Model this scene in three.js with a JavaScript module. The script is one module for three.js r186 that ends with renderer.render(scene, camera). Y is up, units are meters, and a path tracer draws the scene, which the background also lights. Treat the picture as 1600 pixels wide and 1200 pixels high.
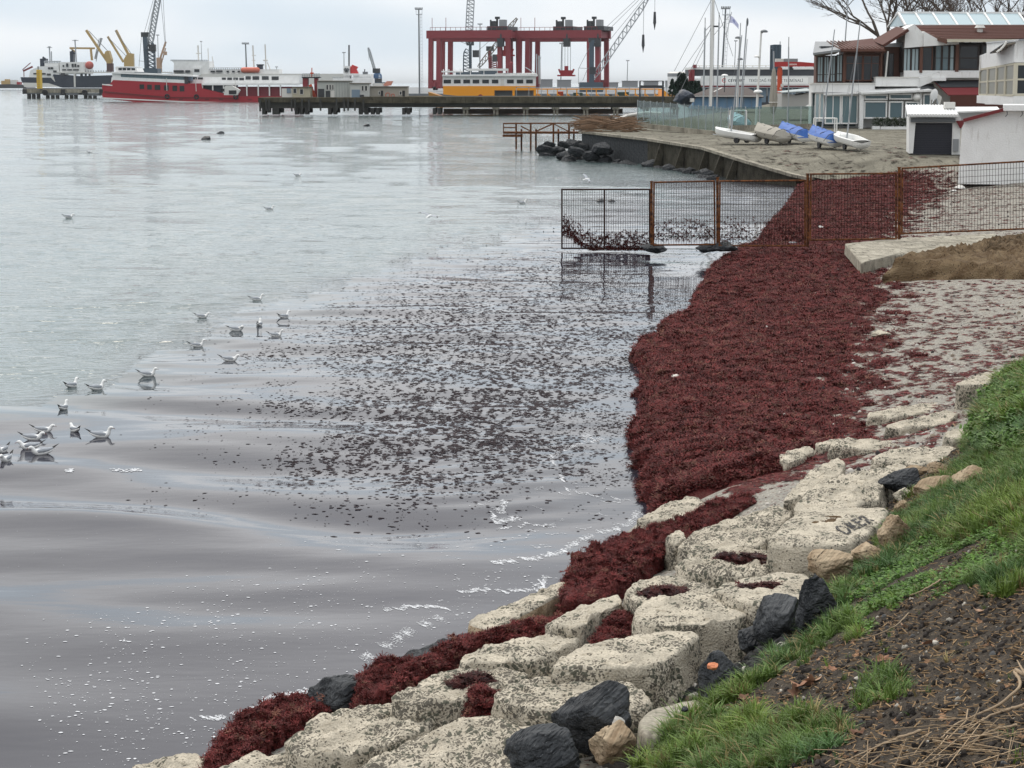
import * as THREE from 'three';
import { mergeGeometries, mergeVertices } from 'three/addons/utils/BufferGeometryUtils.js';
import { ImprovedNoise } from 'three/addons/math/ImprovedNoise.js';

// ---------------------------------------------------------------- camera, sky, sun, exposure
const scene = new THREE.Scene();
const EYE = 5.5, FOC = 3200, PITCH = Math.atan(472 / FOC), CP = Math.cos(PITCH), SP = Math.sin(PITCH);
const camera = new THREE.PerspectiveCamera(2 * Math.atan(600 / FOC) * 180 / Math.PI, 4 / 3, 0.1, 40000);
camera.position.set(0, EYE, 0); camera.rotation.x = -PITCH; scene.add(camera);
const renderer = new THREE.WebGLRenderer({ antialias: true });
renderer.setSize(1024, 768);
renderer.toneMapping = THREE.LinearToneMapping; renderer.toneMappingExposure = 1.12;
renderer.shadowMap.enabled = true;
scene.fog = new THREE.FogExp2(0xe6ecf0, 0.00005);
const V = (x, y, z) => new THREE.Vector3(x, y, z);
const SUN_DIR = V(-0.22, 0.78, -0.6).normalize();
const sun = new THREE.DirectionalLight(0xfff3e2, 1.15);
sun.position.copy(SUN_DIR).multiplyScalar(200).add(V(0, 0, -60)); sun.target.position.set(0, 0, -60);
sun.castShadow = true; sun.shadow.radius = 34; sun.shadow.mapSize.set(4096, 4096);
Object.assign(sun.shadow.camera, { left: -90, right: 90, top: 90, bottom: -90, near: 1, far: 500 });
scene.add(sun, sun.target);

// ---------------------------------------------------------------- random numbers and noise
let seed = 12345;
const rnd = () => { seed = (seed + 0x6D2B79F5) | 0; let t = Math.imul(seed ^ (seed >>> 15), 1 | seed); t = (t + Math.imul(t ^ (t >>> 7), 61 | t)) ^ t; return ((t ^ (t >>> 14)) >>> 0) / 4294967296; };
const rr = (a, b) => a + (b - a) * rnd();
const clamp = (x, a = 0, b = 1) => Math.min(b, Math.max(a, x));
const ss = (a, b, x) => { const t = clamp((x - a) / (b - a)); return t * t * (3 - 2 * t); };
const lerp = (a, b, t) => a + (b - a) * t;
const perlin = new ImprovedNoise();
const n3 = (x, y, z) => perlin.noise(x, y, z);
function fbm(x, y, z, o = 4) { let s = 0, a = 0.5, f = 1; for (let i = 0; i < o; i++) { s += a * perlin.noise(x * f + i * 17.3, y * f + i * 5.1, z * f - i * 9.7); a *= 0.5; f *= 2.03; } return s; }
// periodic 2-D noise for textures: px, py are whole periods
const hsh = (i, j, s) => { let h = (i * 374761393 + j * 668265263 + s * 982451653) | 0; h = Math.imul(h ^ (h >>> 13), 1274126177); return ((h ^ (h >>> 16)) >>> 0) / 4294967296; };
const GR = []; for (let i = 0; i < 256; i++) GR.push([Math.cos(i / 256 * 6.28318), Math.sin(i / 256 * 6.28318)]);
function pn(x, y, px, py, s = 0) {
  const ix = Math.floor(x), iy = Math.floor(y), fx = x - ix, fy = y - iy;
  const u = fx * fx * fx * (fx * (fx * 6 - 15) + 10), v = fy * fy * fy * (fy * (fy * 6 - 15) + 10);
  const g = (i, j, dx, dy) => { const q = GR[(hsh(((i % px) + px) % px, ((j % py) + py) % py, s) * 256) | 0]; return q[0] * dx + q[1] * dy; };
  return 1.5 * lerp(lerp(g(ix, iy, fx, fy), g(ix + 1, iy, fx - 1, fy), u), lerp(g(ix, iy + 1, fx, fy - 1), g(ix + 1, iy + 1, fx - 1, fy - 1), u), v);
}
function pf(u, v, px, py, o = 4, s = 0) { let t = 0, a = 0.5, f = 1; for (let i = 0; i < o; i++) { t += a * pn(u * px * f, v * py * f, px * f, py * f, s + i); a *= 0.5; f *= 2; } return t; }
// periodic cells: distance to the nearest jittered point and that point's number
function cell(u, v, p, s) {
  const x = u * p, y = v * p, ix = Math.floor(x), iy = Math.floor(y); let b = 9, id = 0, b2 = 9;
  for (let j = -1; j <= 1; j++) for (let i = -1; i <= 1; i++) {
    const a = ((ix + i) % p + p) % p, c = ((iy + j) % p + p) % p, dx = ix + i + hsh(a, c, s) - x, dy = iy + j + hsh(a, c, s + 7) - y, d = dx * dx + dy * dy;
    if (d < b) { b2 = b; b = d; id = hsh(a, c, s + 13); } else if (d < b2) b2 = d;
  }
  return [Math.sqrt(b), id, Math.sqrt(b2)];
}
const enc = (c) => Math.round(255 * (c <= 0.0031308 ? 12.92 * c : 1.055 * Math.pow(clamp(c), 1 / 2.4) - 0.055));
// fn(u, v) -> [r, g, b, height]; gives a colour texture and a height texture
function maps(n, fn, m = n) {
  const a = new Uint8Array(n * m * 4), b = new Uint8Array(n * m * 4);
  for (let j = 0; j < m; j++) for (let i = 0; i < n; i++) {
    const c = fn((i + 0.5) / n, (j + 0.5) / m), o = (j * n + i) * 4, h = Math.round(255 * clamp(c[3] ?? 0.5));
    a[o] = enc(c[0]); a[o + 1] = enc(c[1]); a[o + 2] = enc(c[2]); a[o + 3] = b[o + 3] = 255; b[o] = b[o + 1] = b[o + 2] = h;
  }
  const mk = (d, s) => { const t = new THREE.DataTexture(d, n, m, THREE.RGBAFormat); t.wrapS = t.wrapT = THREE.RepeatWrapping; t.magFilter = THREE.LinearFilter; t.minFilter = THREE.LinearMipmapLinearFilter; t.generateMipmaps = true; if (s) t.colorSpace = THREE.SRGBColorSpace; t.needsUpdate = true; return t; };
  return [mk(a, true), mk(b, false)];
}
// a material whose maps repeat every `size` metres
function mapped([c, b], size, bump, o = {}) {
  c = c && c.clone(); b = b && b.clone(); for (const t of [c, b]) if (t) { t.repeat.set(1 / size, 1 / size); t.needsUpdate = true; }
  return new THREE.MeshPhysicalMaterial({ map: c || null, bumpMap: b || null, bumpScale: bump, roughness: 0.9, specularIntensity: 0.2, ...o });
}
const flat = (r, g, b, rough = 0.6, o = {}) => { const m = new THREE.MeshPhysicalMaterial({ roughness: rough, specularIntensity: rough > 0.65 ? 0.25 : 0.8, ...o }); m.color.setRGB(r, g, b); return m; };
const mix3 = (a, b, t) => [lerp(a[0], b[0], t), lerp(a[1], b[1], t), lerp(a[2], b[2], t)];

// ---------------------------------------------------------------- sky: bright overcast, thin bluish openings
{
  const W = 1024, Hh = 512, d = new Float32Array(W * Hh * 4);
  for (let j = 0; j < Hh; j++) for (let i = 0; i < W; i++) {
    const el = ((j + 0.5) / Hh - 0.5) * Math.PI, az = ((i + 0.5) / W - 0.5) * 2 * Math.PI, o = (j * W + i) * 4;
    const y = Math.sin(el), x = Math.cos(az) * Math.cos(el), z = Math.sin(az) * Math.cos(el);
    const yy = Math.max(0, y), k = 1 / (yy + 0.09);
    const c1 = fbm(x * k * 0.55 + 3, 0.3, z * k * 0.55, 5), c2 = fbm(x * k * 0.2 - 8, 1.7, z * k * 0.2 + 2, 4);
    const cl = ss(-0.2, 0.17, c1 * 0.8 + c2 * 0.6 + 0.03);
    const g = 0.92 + 0.17 * ss(0.02, 0.1, yy) - 0.14 * ss(0.14, 0.34, yy) + 0.65 * ss(0.35, 0.95, yy);       // unseen brighter band and dip above the horizon, shaped for water reflections; brighter overhead
    const sunny = Math.pow(Math.max(0, x * SUN_DIR.x + y * SUN_DIR.y + z * SUN_DIR.z), 4) * 0.42;
    const low = Math.exp(-yy * 14);
    let c = mix3([0.66, 0.745, 0.82], [0.95, 0.955, 0.96], cl);
    c = mix3(c, [0.66, 0.735, 0.80], low * 0.3);
    for (let q = 0; q < 3; q++) d[o + q] = c[q] * g * (1 + sunny) * (y < -0.02 ? 0.45 : 1);
    d[o + 3] = 1;
  }
  const t = new THREE.DataTexture(d, W, Hh, THREE.RGBAFormat, THREE.FloatType);
  t.mapping = THREE.EquirectangularReflectionMapping; t.magFilter = t.minFilter = THREE.LinearFilter; t.needsUpdate = true;
  scene.background = t; scene.environment = t;
}

// ---------------------------------------------------------------- naming and placing
const used = {};
const numbered = (n) => { const k = used[n] = (used[n] ?? -1) + 1; return k ? n + '_' + String(k).padStart(3, '0') : n; };
function tag(o, label, category, group, kind) { o.userData = {}; if (label) o.userData.label = label; if (category) o.userData.category = category; if (group) o.userData.group = group; if (kind) o.userData.kind = kind; return o; }
function thing(name, pos, label, category, group, turn = 0) { const g = new THREE.Group(); g.name = numbered(name); g.position.copy(pos); g.rotation.y = turn; scene.add(g); return tag(g, label, category, group); }
function dup(o, pos, label, turn) { const c = o.clone(); c.name = numbered(o.name.replace(/_\d\d\d$/, '')); c.userData = { ...o.userData, label: label ?? o.userData.label }; if (pos) c.position.copy(pos); if (turn !== undefined) c.rotation.y = turn; scene.add(c); return c; }
function meshOf(name, g, mat, parent) { const m = new THREE.Mesh(g, mat); m.castShadow = m.receiveShadow = true; if (parent) { m.name = name; parent.add(m); } else { m.name = numbered(name); scene.add(m); } return m; }
const struct = (m) => { m.userData = { kind: 'structure' }; return m; };
const ray = (px, py) => { const u = px - 800, v = 600 - py; return V(u, v * CP - FOC * SP, -(FOC * CP + v * SP)); };
const P = (px, py, h = 0) => { const r = ray(px, py), t = (h - EYE) / r.y; return V(r.x * t, h, r.z * t); };
const D = (px, py, dist) => { const r = ray(px, py), t = -dist / r.z; return V(r.x * t, EYE + r.y * t, -dist); };
const toPx = (x, y, z) => { const dy = y - EYE, fw = -z; const cz = fw * CP - dy * SP, cy = dy * CP + fw * SP; return [800 + FOC * x / cz, 600 - FOC * cy / cz]; };
const inPoly = (p, x, y) => { let r = false; for (let i = 0, j = p.length - 1; i < p.length; j = i++) if ((p[i][1] > y) !== (p[j][1] > y) && x < (p[j][0] - p[i][0]) * (y - p[i][1]) / (p[j][1] - p[i][1]) + p[i][0]) r = !r; return r; };
const table = (t) => (x) => { if (x <= t[0][0]) return t[0][1]; for (let i = 1; i < t.length; i++) if (x <= t[i][0]) return lerp(t[i - 1][1], t[i][1], (x - t[i - 1][0]) / (t[i][0] - t[i - 1][0])); return t[t.length - 1][1]; };

// collects simple solids and joins them into one mesh with uv in metres
class MB {
  constructor() { this.g = []; }
  add(g, m) { g = g.index ? g.toNonIndexed() : g.clone(); if (m) g.applyMatrix4(m); for (const k of Object.keys(g.attributes)) if (k !== 'position' && k !== 'normal') g.deleteAttribute(k); this.g.push(g); return this; }
  b(x0, x1, y0, y1, z0, z1) { return this.add(new THREE.BoxGeometry(Math.abs(x1 - x0), Math.abs(y1 - y0), Math.abs(z1 - z0)), new THREE.Matrix4().makeTranslation((x0 + x1) / 2, (y0 + y1) / 2, (z0 + z1) / 2)); }
  bar(a, b, r, n = 6, r2 = r) {
    const d = b.clone().sub(a), l = d.length(), q = new THREE.Quaternion().setFromUnitVectors(V(0, 1, 0), d.normalize());
    return this.add(new THREE.CylinderGeometry(r2, r, l, n), new THREE.Matrix4().compose(a.clone().add(b).multiplyScalar(0.5), q, V(1, 1, 1)));
  }
  beam(a, b, w, h = w) { // square bar
    const d = b.clone().sub(a), l = d.length(), m = new THREE.Matrix4().lookAt(a, b, Math.abs(d.y) > 0.99 * l ? V(1, 0, 0) : V(0, 1, 0));
    m.setPosition(a.clone().add(b).multiplyScalar(0.5)); return this.add(new THREE.BoxGeometry(w, h, l), m);
  }
  path(pts, r, n = 6) { for (let i = 1; i < pts.length; i++) this.bar(pts[i - 1], pts[i], r, n); return this; }
  prism(poly, z0, z1) { const s = new THREE.Shape(poly.map((p) => new THREE.Vector2(p[0], p[1]))); return this.add(new THREE.ExtrudeGeometry(s, { depth: Math.abs(z1 - z0), bevelEnabled: false }), new THREE.Matrix4().makeTranslation(0, 0, Math.min(z0, z1))); }
  slab(poly, y0, y1) { const s = new THREE.Shape(poly.map((p) => new THREE.Vector2(p[0], -p[1]))); return this.add(new THREE.ExtrudeGeometry(s, { depth: y1 - y0, bevelEnabled: false }), new THREE.Matrix4().makeRotationX(-Math.PI / 2).setPosition(0, y0, 0)); }
  cyl(x, y0, y1, z, r, n = 12, r2 = r) { return this.bar(V(x, y0, z), V(x, y1, z), r, n, r2); }
  ball(x, y, z, r, sy = r, sz = r, n = 12) { return this.add(new THREE.SphereGeometry(1, n, Math.max(6, n * 0.6 | 0)), new THREE.Matrix4().makeScale(r, sy, sz).setPosition(x, y, z)); }
  ring(c, r, t, rx = 0, ry = 0) { return this.add(new THREE.TorusGeometry(r, t, 8, 18), new THREE.Matrix4().makeRotationFromEuler(new THREE.Euler(rx, ry, 0)).setPosition(c)); }
  quad(a, b, c, d, th = 0.05) { // a plate with thickness through four points
    const n = b.clone().sub(a).cross(d.clone().sub(a)).normalize().multiplyScalar(th / 2), p = [a, b, c, d], u = p.map((q) => q.clone().add(n)), l = p.map((q) => q.clone().sub(n)), v = [];
    const tri = (i, j, k) => v.push(...i.toArray(), ...j.toArray(), ...k.toArray()), face = (i, j, k, m) => { tri(i, j, k); tri(i, k, m); };
    face(u[0], u[1], u[2], u[3]); face(l[3], l[2], l[1], l[0]);
    for (let i = 0; i < 4; i++) { const j = (i + 1) % 4; face(l[i], l[j], u[j], u[i]); }
    const g = new THREE.BufferGeometry(); g.setAttribute('position', new THREE.Float32BufferAttribute(v, 3)); g.computeVertexNormals(); return this.add(g);
  }
  geo() {
    const g = mergeGeometries(this.g), p = g.attributes.position, n = g.attributes.normal, uv = new Float32Array(p.count * 2);
    for (let i = 0; i < p.count; i++) {
      const a = Math.abs(n.getX(i)), b = Math.abs(n.getY(i)), c = Math.abs(n.getZ(i));
      if (b >= a && b >= c) { uv[2 * i] = p.getX(i); uv[2 * i + 1] = p.getZ(i); } else if (a > c) { uv[2 * i] = p.getZ(i); uv[2 * i + 1] = p.getY(i); } else { uv[2 * i] = p.getX(i); uv[2 * i + 1] = p.getY(i); }
    }
    g.setAttribute('uv', new THREE.BufferAttribute(uv, 2)); return g;
  }
  build(name, mat, parent) { return meshOf(name, this.geo(), mat, parent); }
}
// a regular grid of points fn(i, j) -> [x, y, z]
function gridGeo(n, m, fn, uvScale = 1, colour) {
  const pos = new Float32Array((n + 1) * (m + 1) * 3), uv = new Float32Array((n + 1) * (m + 1) * 2), col = colour && new Float32Array((n + 1) * (m + 1) * 3), idx = [];
  for (let i = 0; i <= n; i++) for (let j = 0; j <= m; j++) {
    const k = i * (m + 1) + j, p = fn(i / n, j / m); pos.set(p, k * 3); uv[2 * k] = p[0] * uvScale; uv[2 * k + 1] = p[2] * uvScale;
    if (col) col.set(colour(p[0], p[1], p[2]), k * 3);
    if (i < n && j < m) idx.push(k, k + 1, k + m + 1, k + 1, k + m + 2, k + m + 1);
  }
  const g = new THREE.BufferGeometry(); g.setAttribute('position', new THREE.BufferAttribute(pos, 3)); g.setAttribute('uv', new THREE.BufferAttribute(uv, 2));
  if (col) g.setAttribute('color', new THREE.BufferAttribute(col, 3));
  g.setIndex(idx); g.computeVertexNormals();
  const nn = g.attributes.normal; let up = 0; for (let i = 0; i < nn.count; i += 37) up += nn.getY(i);
  if (up < 0) { const a = g.index.array; for (let i = 0; i < a.length; i += 3) { const t = a[i]; a[i] = a[i + 1]; a[i + 1] = t; } g.computeVertexNormals(); }
  return g;
}
const M4 = new THREE.Matrix4(), Q = new THREE.Quaternion(), EU = new THREE.Euler();
// many copies of one small shape: list of [x, y, z, rx, ry, rz, sx, sy, sz, r, g, b]
function copies(name, geo, mat, list, label, category) {
  const m = new THREE.InstancedMesh(geo, mat, list.length); m.name = numbered(name); const c = new THREE.Color(), colored = list[0]?.length > 9;
  list.forEach((l, i) => { Q.setFromEuler(EU.set(l[3], l[4], l[5], 'YXZ')); m.setMatrixAt(i, M4.compose(V(l[0], l[1], l[2]), Q, V(l[6], l[7], l[8]))); if (colored) m.setColorAt(i, c.setRGB(l[9], l[10], l[11])); });
  m.castShadow = m.receiveShadow = true; scene.add(m); return tag(m, label, category, null, 'stuff');
}

// ---------------------------------------------------------------- surfaces
const T_SAND = maps(1024, (u, v) => {
  const f = pf(u, v, 12, 12, 4, 1), g = pf(u, v, 180, 180, 2, 9), c = cell(u, v, 90, 3), c2 = cell(u, v, 34, 5);
  let k = mix3([0.285, 0.268, 0.23], [0.215, 0.208, 0.186], clamp(0.5 + f * 1.6)); k = k.map((q) => q * (1 + g * 0.35));
  if (c[1] > 0.86 && c[0] < 0.34) k = c[1] > 0.93 ? [0.5, 0.46, 0.42] : [0.07, 0.05, 0.045];
  const ex = pf(u, v, 40, 60, 3, 21); if (ex > 0.23) k = mix3(k, [0.1, 0.035, 0.03], clamp((ex - 0.23) * 9));
  return [...k, 0.5 + f * 0.5 + g * 0.2 + (c2[0] < 0.2 ? 0.1 : 0)];
});
const T_WEED = maps(1024, (u, v) => {
  const w = pf(u, v, 8, 8, 3, 3) * 0.06, f = pf(u + w, v - w, 40, 40, 4, 11), s = 1 - Math.abs(pf(u + w * 1.5, v + w, 60, 60, 3, 31)) * 2.4, b = pf(u, v, 6, 6, 3, 41);
  const t = clamp(0.45 + f * 0.8 + (s - 0.5) * 0.35);
  const k = mix3([0.09, 0.017, 0.018], mix3([0.155, 0.031, 0.03], [0.125, 0.042, 0.036], clamp(0.5 + b * 1.4)), t);
  return [...k, clamp(0.3 + s * 0.4 + f * 0.6)];
});
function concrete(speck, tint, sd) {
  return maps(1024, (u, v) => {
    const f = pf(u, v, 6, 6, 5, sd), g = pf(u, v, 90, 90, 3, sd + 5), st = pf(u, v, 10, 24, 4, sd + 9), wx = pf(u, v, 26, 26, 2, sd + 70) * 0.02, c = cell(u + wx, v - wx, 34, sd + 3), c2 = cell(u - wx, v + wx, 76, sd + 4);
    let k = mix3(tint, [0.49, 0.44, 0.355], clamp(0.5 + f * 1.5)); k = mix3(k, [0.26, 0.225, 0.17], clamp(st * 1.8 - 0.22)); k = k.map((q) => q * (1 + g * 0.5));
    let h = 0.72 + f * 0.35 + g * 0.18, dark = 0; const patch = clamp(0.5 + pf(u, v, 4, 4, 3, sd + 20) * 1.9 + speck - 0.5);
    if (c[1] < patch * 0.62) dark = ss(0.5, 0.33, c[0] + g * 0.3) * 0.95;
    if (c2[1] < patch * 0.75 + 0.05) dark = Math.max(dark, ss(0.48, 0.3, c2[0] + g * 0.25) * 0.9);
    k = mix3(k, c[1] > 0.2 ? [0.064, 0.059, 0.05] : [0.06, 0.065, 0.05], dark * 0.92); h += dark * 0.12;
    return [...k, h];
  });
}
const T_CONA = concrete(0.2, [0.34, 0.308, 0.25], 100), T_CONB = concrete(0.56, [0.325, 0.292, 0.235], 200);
const T_ROCK = maps(512, (u, v) => { const f = pf(u, v, 5, 5, 5, 61), g = pf(u, v, 60, 60, 3, 66), r = Math.abs(pf(u, v, 9, 9, 4, 69)); const q = clamp(0.5 + f + g * 0.6); return [...mix3([0.016, 0.018, 0.021], [0.07, 0.074, 0.079], q).map((c) => c + (hsh((u * 512) | 0, (v * 512) | 0, 5) > 0.996 ? 0.25 : 0)), clamp(r * 1.6 + g * 0.3 + 0.2)]; });
const T_TAN = maps(512, (u, v) => { const f = pf(u, v, 5, 5, 5, 71), g = pf(u, v, 50, 50, 3, 76), c = cell(u, v, 36, 77); let k = mix3([0.21, 0.15, 0.095], [0.42, 0.335, 0.235], clamp(0.5 + f * 1.3 + g * 0.5)); if (c[1] > 0.8 && c[0] < 0.25) k = k.map((q) => q * 0.35); return [...k, 0.5 + f * 0.6 + g * 0.3]; });
const T_SOIL = maps(1024, (u, v) => { const f = pf(u, v, 8, 8, 4, 81), g = pf(u, v, 110, 110, 3, 86), c = cell(u, v, 70, 87), e = cell(u, v, 30, 88); let k = mix3([0.028, 0.024, 0.02], [0.085, 0.07, 0.055], clamp(0.45 + f * 0.9 + g * 0.8)); if (c[1] > 0.93 && c[0] < 0.3) k = c[1] > 0.985 ? [0.4, 0.37, 0.32] : [0.16, 0.115, 0.075]; return [...k, clamp(0.4 + f * 0.4 + g * 0.4 + (0.4 - e[0]) * 0.5)]; });
const T_QUAY = maps(1024, (u, v) => { const f = pf(u, v, 4, 4, 5, 91), g = pf(u, v, 70, 70, 3, 96), s = pf(u, v, 30, 5, 4, 98); let k = mix3([0.17, 0.155, 0.125], [0.33, 0.305, 0.25], clamp(0.5 + f * 1.3)); k = mix3(k, [0.07, 0.062, 0.05], clamp(s * 2.4 - 0.3)); return [...k.map((q) => q * (1 + g * 0.45)), 0.5 + g * 0.5 + f * 0.3]; });
const T_PLASTER = maps(512, (u, v) => { const f = pf(u, v, 4, 4, 5, 121), g = pf(u, v, 60, 60, 3, 126), s = pf(u, v, 24, 3, 4, 128); let k = mix3([0.66, 0.66, 0.65], [0.76, 0.765, 0.76], clamp(0.5 + f)); k = mix3(k, [0.42, 0.40, 0.37], clamp(s * 1.9 - 0.5)); return [...k.map((q) => q * (1 + g * 0.08)), 0.5 + g * 0.4]; });
const T_RUST = maps(256, (u, v) => { const f = pf(u, v, 6, 6, 4, 131), g = pf(u, v, 40, 40, 2, 136); return [...mix3([0.045, 0.02, 0.013], [0.20, 0.078, 0.028], clamp(0.42 + f * 1.6 + g * 0.5)), 0.5 + g * 0.5]; });
const T_RIPPLE = maps(1024, (u, v) => { const w = pf(u, v, 5, 5, 2, 151) * 0.03; const a = pf(u + w, v + w * 0.5, 9, 26, 3, 152), b = pf(u, v - w, 20, 44, 3, 156); return [1, 1, 1, 0.5 + a * 0.45 + b * 0.3]; });
const M = {
  sand: mapped(T_SAND, 2.6, 0.03, { roughness: 0.85 }), weed: mapped(T_WEED, 1.1, 0.05, { roughness: 0.75 }),
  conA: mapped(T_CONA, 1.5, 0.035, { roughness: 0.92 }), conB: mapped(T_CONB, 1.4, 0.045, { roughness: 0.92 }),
  conSmooth: mapped(T_QUAY, 2.4, 0.008, { roughness: 0.9, color: 0xffffff }), rock: mapped(T_ROCK, 0.9, 0.03, { roughness: 0.62 }), tan: mapped(T_TAN, 0.8, 0.03),
  soil: mapped(T_SOIL, 1.3, 0.03, { roughness: 0.95 }), quay: mapped(T_QUAY, 5, 0.03), plaster: mapped(T_PLASTER, 6, 0.008, { roughness: 0.8 }), rust: mapped(T_RUST, 0.7, 0.003, { roughness: 0.85 }),
  earth: mapped(T_TAN, 2.2, 0.06, { color: 0x9f978c }),
};
M.conSmooth.color.setRGB(1.15, 1.15, 1.15);

// ---------------------------------------------------------------- the lie of the land
const W0 = table([[-135, -12], [-121, 16.9], [-93, 12.4], [-70.5, 8.3], [-65.3, 6.7], [-56.8, 5.2], [-48.9, 4.2], [-42.3, 2.5], [-34.3, 2.15], [-31.2, 1.85], [-26.35, 1.95], [-23.8, 1.15], [-21.6, 0.8], [-19.8, -0.6], [-18, -1.75], [-16, -2.6], [-10, -6]].map((q) => [q[0] === -135 ? -135 : q[0], q[0] === -135 ? 20 : q[1]]));
const SC = table([[1012, 796], [998, 770], [990, 735], [994, 712], [980, 688], [984, 672], [1001, 645], [992, 622], [998, 605], [1003, 585], [986, 566], [990, 545], [1014, 538], [1032, 527], [1022, 514], [1040, 504], [1066, 497], [1078, 478], [1083, 462], [1098, 440], [1112, 415], [1135, 402], [1180, 382], [1200, 350], [1228, 320], [1240, 300], [1256, 277], [1262, 268]].map(([x, y]) => { const p = P(x, y, 0); return [p.z, p.x]; }).sort((a, b) => a[0] - b[0]));
const W = (z) => (z < -26.8 && z > -118 ? Math.max(W0(z), SC(z) + 0.2) : W0(z));
const bankD = (x, z) => (x - 0.9) * 0.936 + (z + 13.19) * 0.351 - 0.12 + 0.1 * n3(x * 0.9, 3, z * 0.5);
const B = (z) => 1.03 - (z + 13.19) * 0.375;
const landH = table([[-170, 2], [-140, 1.9], [-113, 1.55], [-90, 1.2], [-60, 1.25], [-45, 1.1], [-32, 1.05], [-13, 1]]);
function beachH(x, z) { return beach0(x, z) + 0.13 * ss(-27.5, -25.5, z) * ss(0.2, 1.2, x - W(z)); }
function beach0(x, z) {
  const w = W(z), b = Math.max(B(Math.max(z, -62)), w + 3) + Math.max(0, -62 - z) * 0.12, s = (x - w) / (b - w);
  return landH(z) * (s < 0 ? s * 1.2 : Math.pow(Math.min(s, 1), 0.9)) + (s > 1 ? (s - 1) * 0.1 : 0) + 0.03 * n3(x * 0.8, 1, z * 0.35) + 0.012 * n3(x * 3, 2, z * 1.4);
}
const bankRise = (d) => 1.0 + 0.24 * ss(-0.12, 0.2, d) + 0.58 * Math.min(Math.max(d, 0), 3.6) + 0.1 * Math.max(0, d - 3.6);
function bankH(x, z) { const d = bankD(x, z); return d < -0.2 ? beachH(x, z) - 0.1 : lerp(beachH(x, z) - 0.08, bankRise(d), ss(-0.2, 0.05, d)) + 0.06 * fbm(x * 1.3, 4, z * 1.3, 3) + 0.025 * fbm(x * 6, 4, z * 6, 3); }
const groundH = (x, z) => (z > -45 && bankD(x, z) > -0.1 ? bankH(x, z) : beachH(x, z));
// where the view through a photo point meets the ground (or a height above it)
function PG(px, py, off = 0, H = groundH) {
  const r = ray(px, py).normalize(); let t = 4, s = 0.4;
  for (let i = 0; i < 4000; i++) { const x = r.x * t, z = r.z * t, y = EYE + r.y * t; if (y < Math.max(H(x, z), -0.0) + off) { if (s < 0.004) break; t -= s; s *= 0.3; } else if (t > 400) break; t += s; }
  return V(r.x * t, EYE + r.y * t, r.z * t);
}
// beach sheet
{
  const N = 420, MM = 110, zf = (i) => -11 * Math.pow(128 / 11, i);
  const g = gridGeo(N, MM, (i, j) => { const z = zf(i), a = W(z) - 1.6 - 0.02 * -z, b = Math.max(B(z) + 0.8, W(z) + 4) + (z < -40 ? 14 : 0), x = lerp(a, b, j); return [x, beachH(x, z), z]; });
  const m = meshOf('beach', g, M.sand); struct(m);
}
// grassy bank on which the viewer stands
{
  const g = gridGeo(260, 170, (i, j) => { const z = lerp(4, -46, i), x = B(z) - 0.5 + 9 * j * (0.4 + 0.6 * j); return [x, bankH(x, z), z]; });
  struct(meshOf('bank_soil', g, M.soil));
}

// ---------------------------------------------------------------- water
// the murky, weed-laden water lies inside this line
const murkLine = [[-200, 560], [0, 640], [200, 585], [350, 500], [470, 445], [620, 415], [760, 375], [880, 320], [960, 285], [1060, 277], [1400, 270]].map(([x, y]) => P(x, y));
const murkPoly = [...murkLine, [1700, 400], [1700, 2000], [-2500, 2000], [-900, 640]].map((q) => q.isVector3 ? [q.x, q.z] : (q = P(q[0], q[1]), [q.x, q.z]));
function murk(x, z) {
  let d = 1e9, side = 0; const a = Math.atan2(x, -z);
  for (let i = 1; i < murkLine.length; i++) { const p = murkLine[i - 1], q = murkLine[i], ux = q.x - p.x, uz = q.z - p.z, t = clamp(((x - p.x) * ux + (z - p.z) * uz) / (ux * ux + uz * uz)), dx = x - p.x - ux * t, dz = z - p.z - uz * t, e = dx * dx + dz * dz; if (e < d) { d = e; side = ux * (z - p.z) - uz * (x - p.x); } }
  d = Math.sqrt(d) * (side > 0 ? 1 : -1);
  d = Math.abs(d) * (inPoly(murkPoly, x, z) ? 1 : -1);
  return ss(-0.35, 0.5, (d / (2 + 0.1 * -z)) + 0.55 * fbm(x * 0.25, 7, z * 0.09, 3));
}
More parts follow.
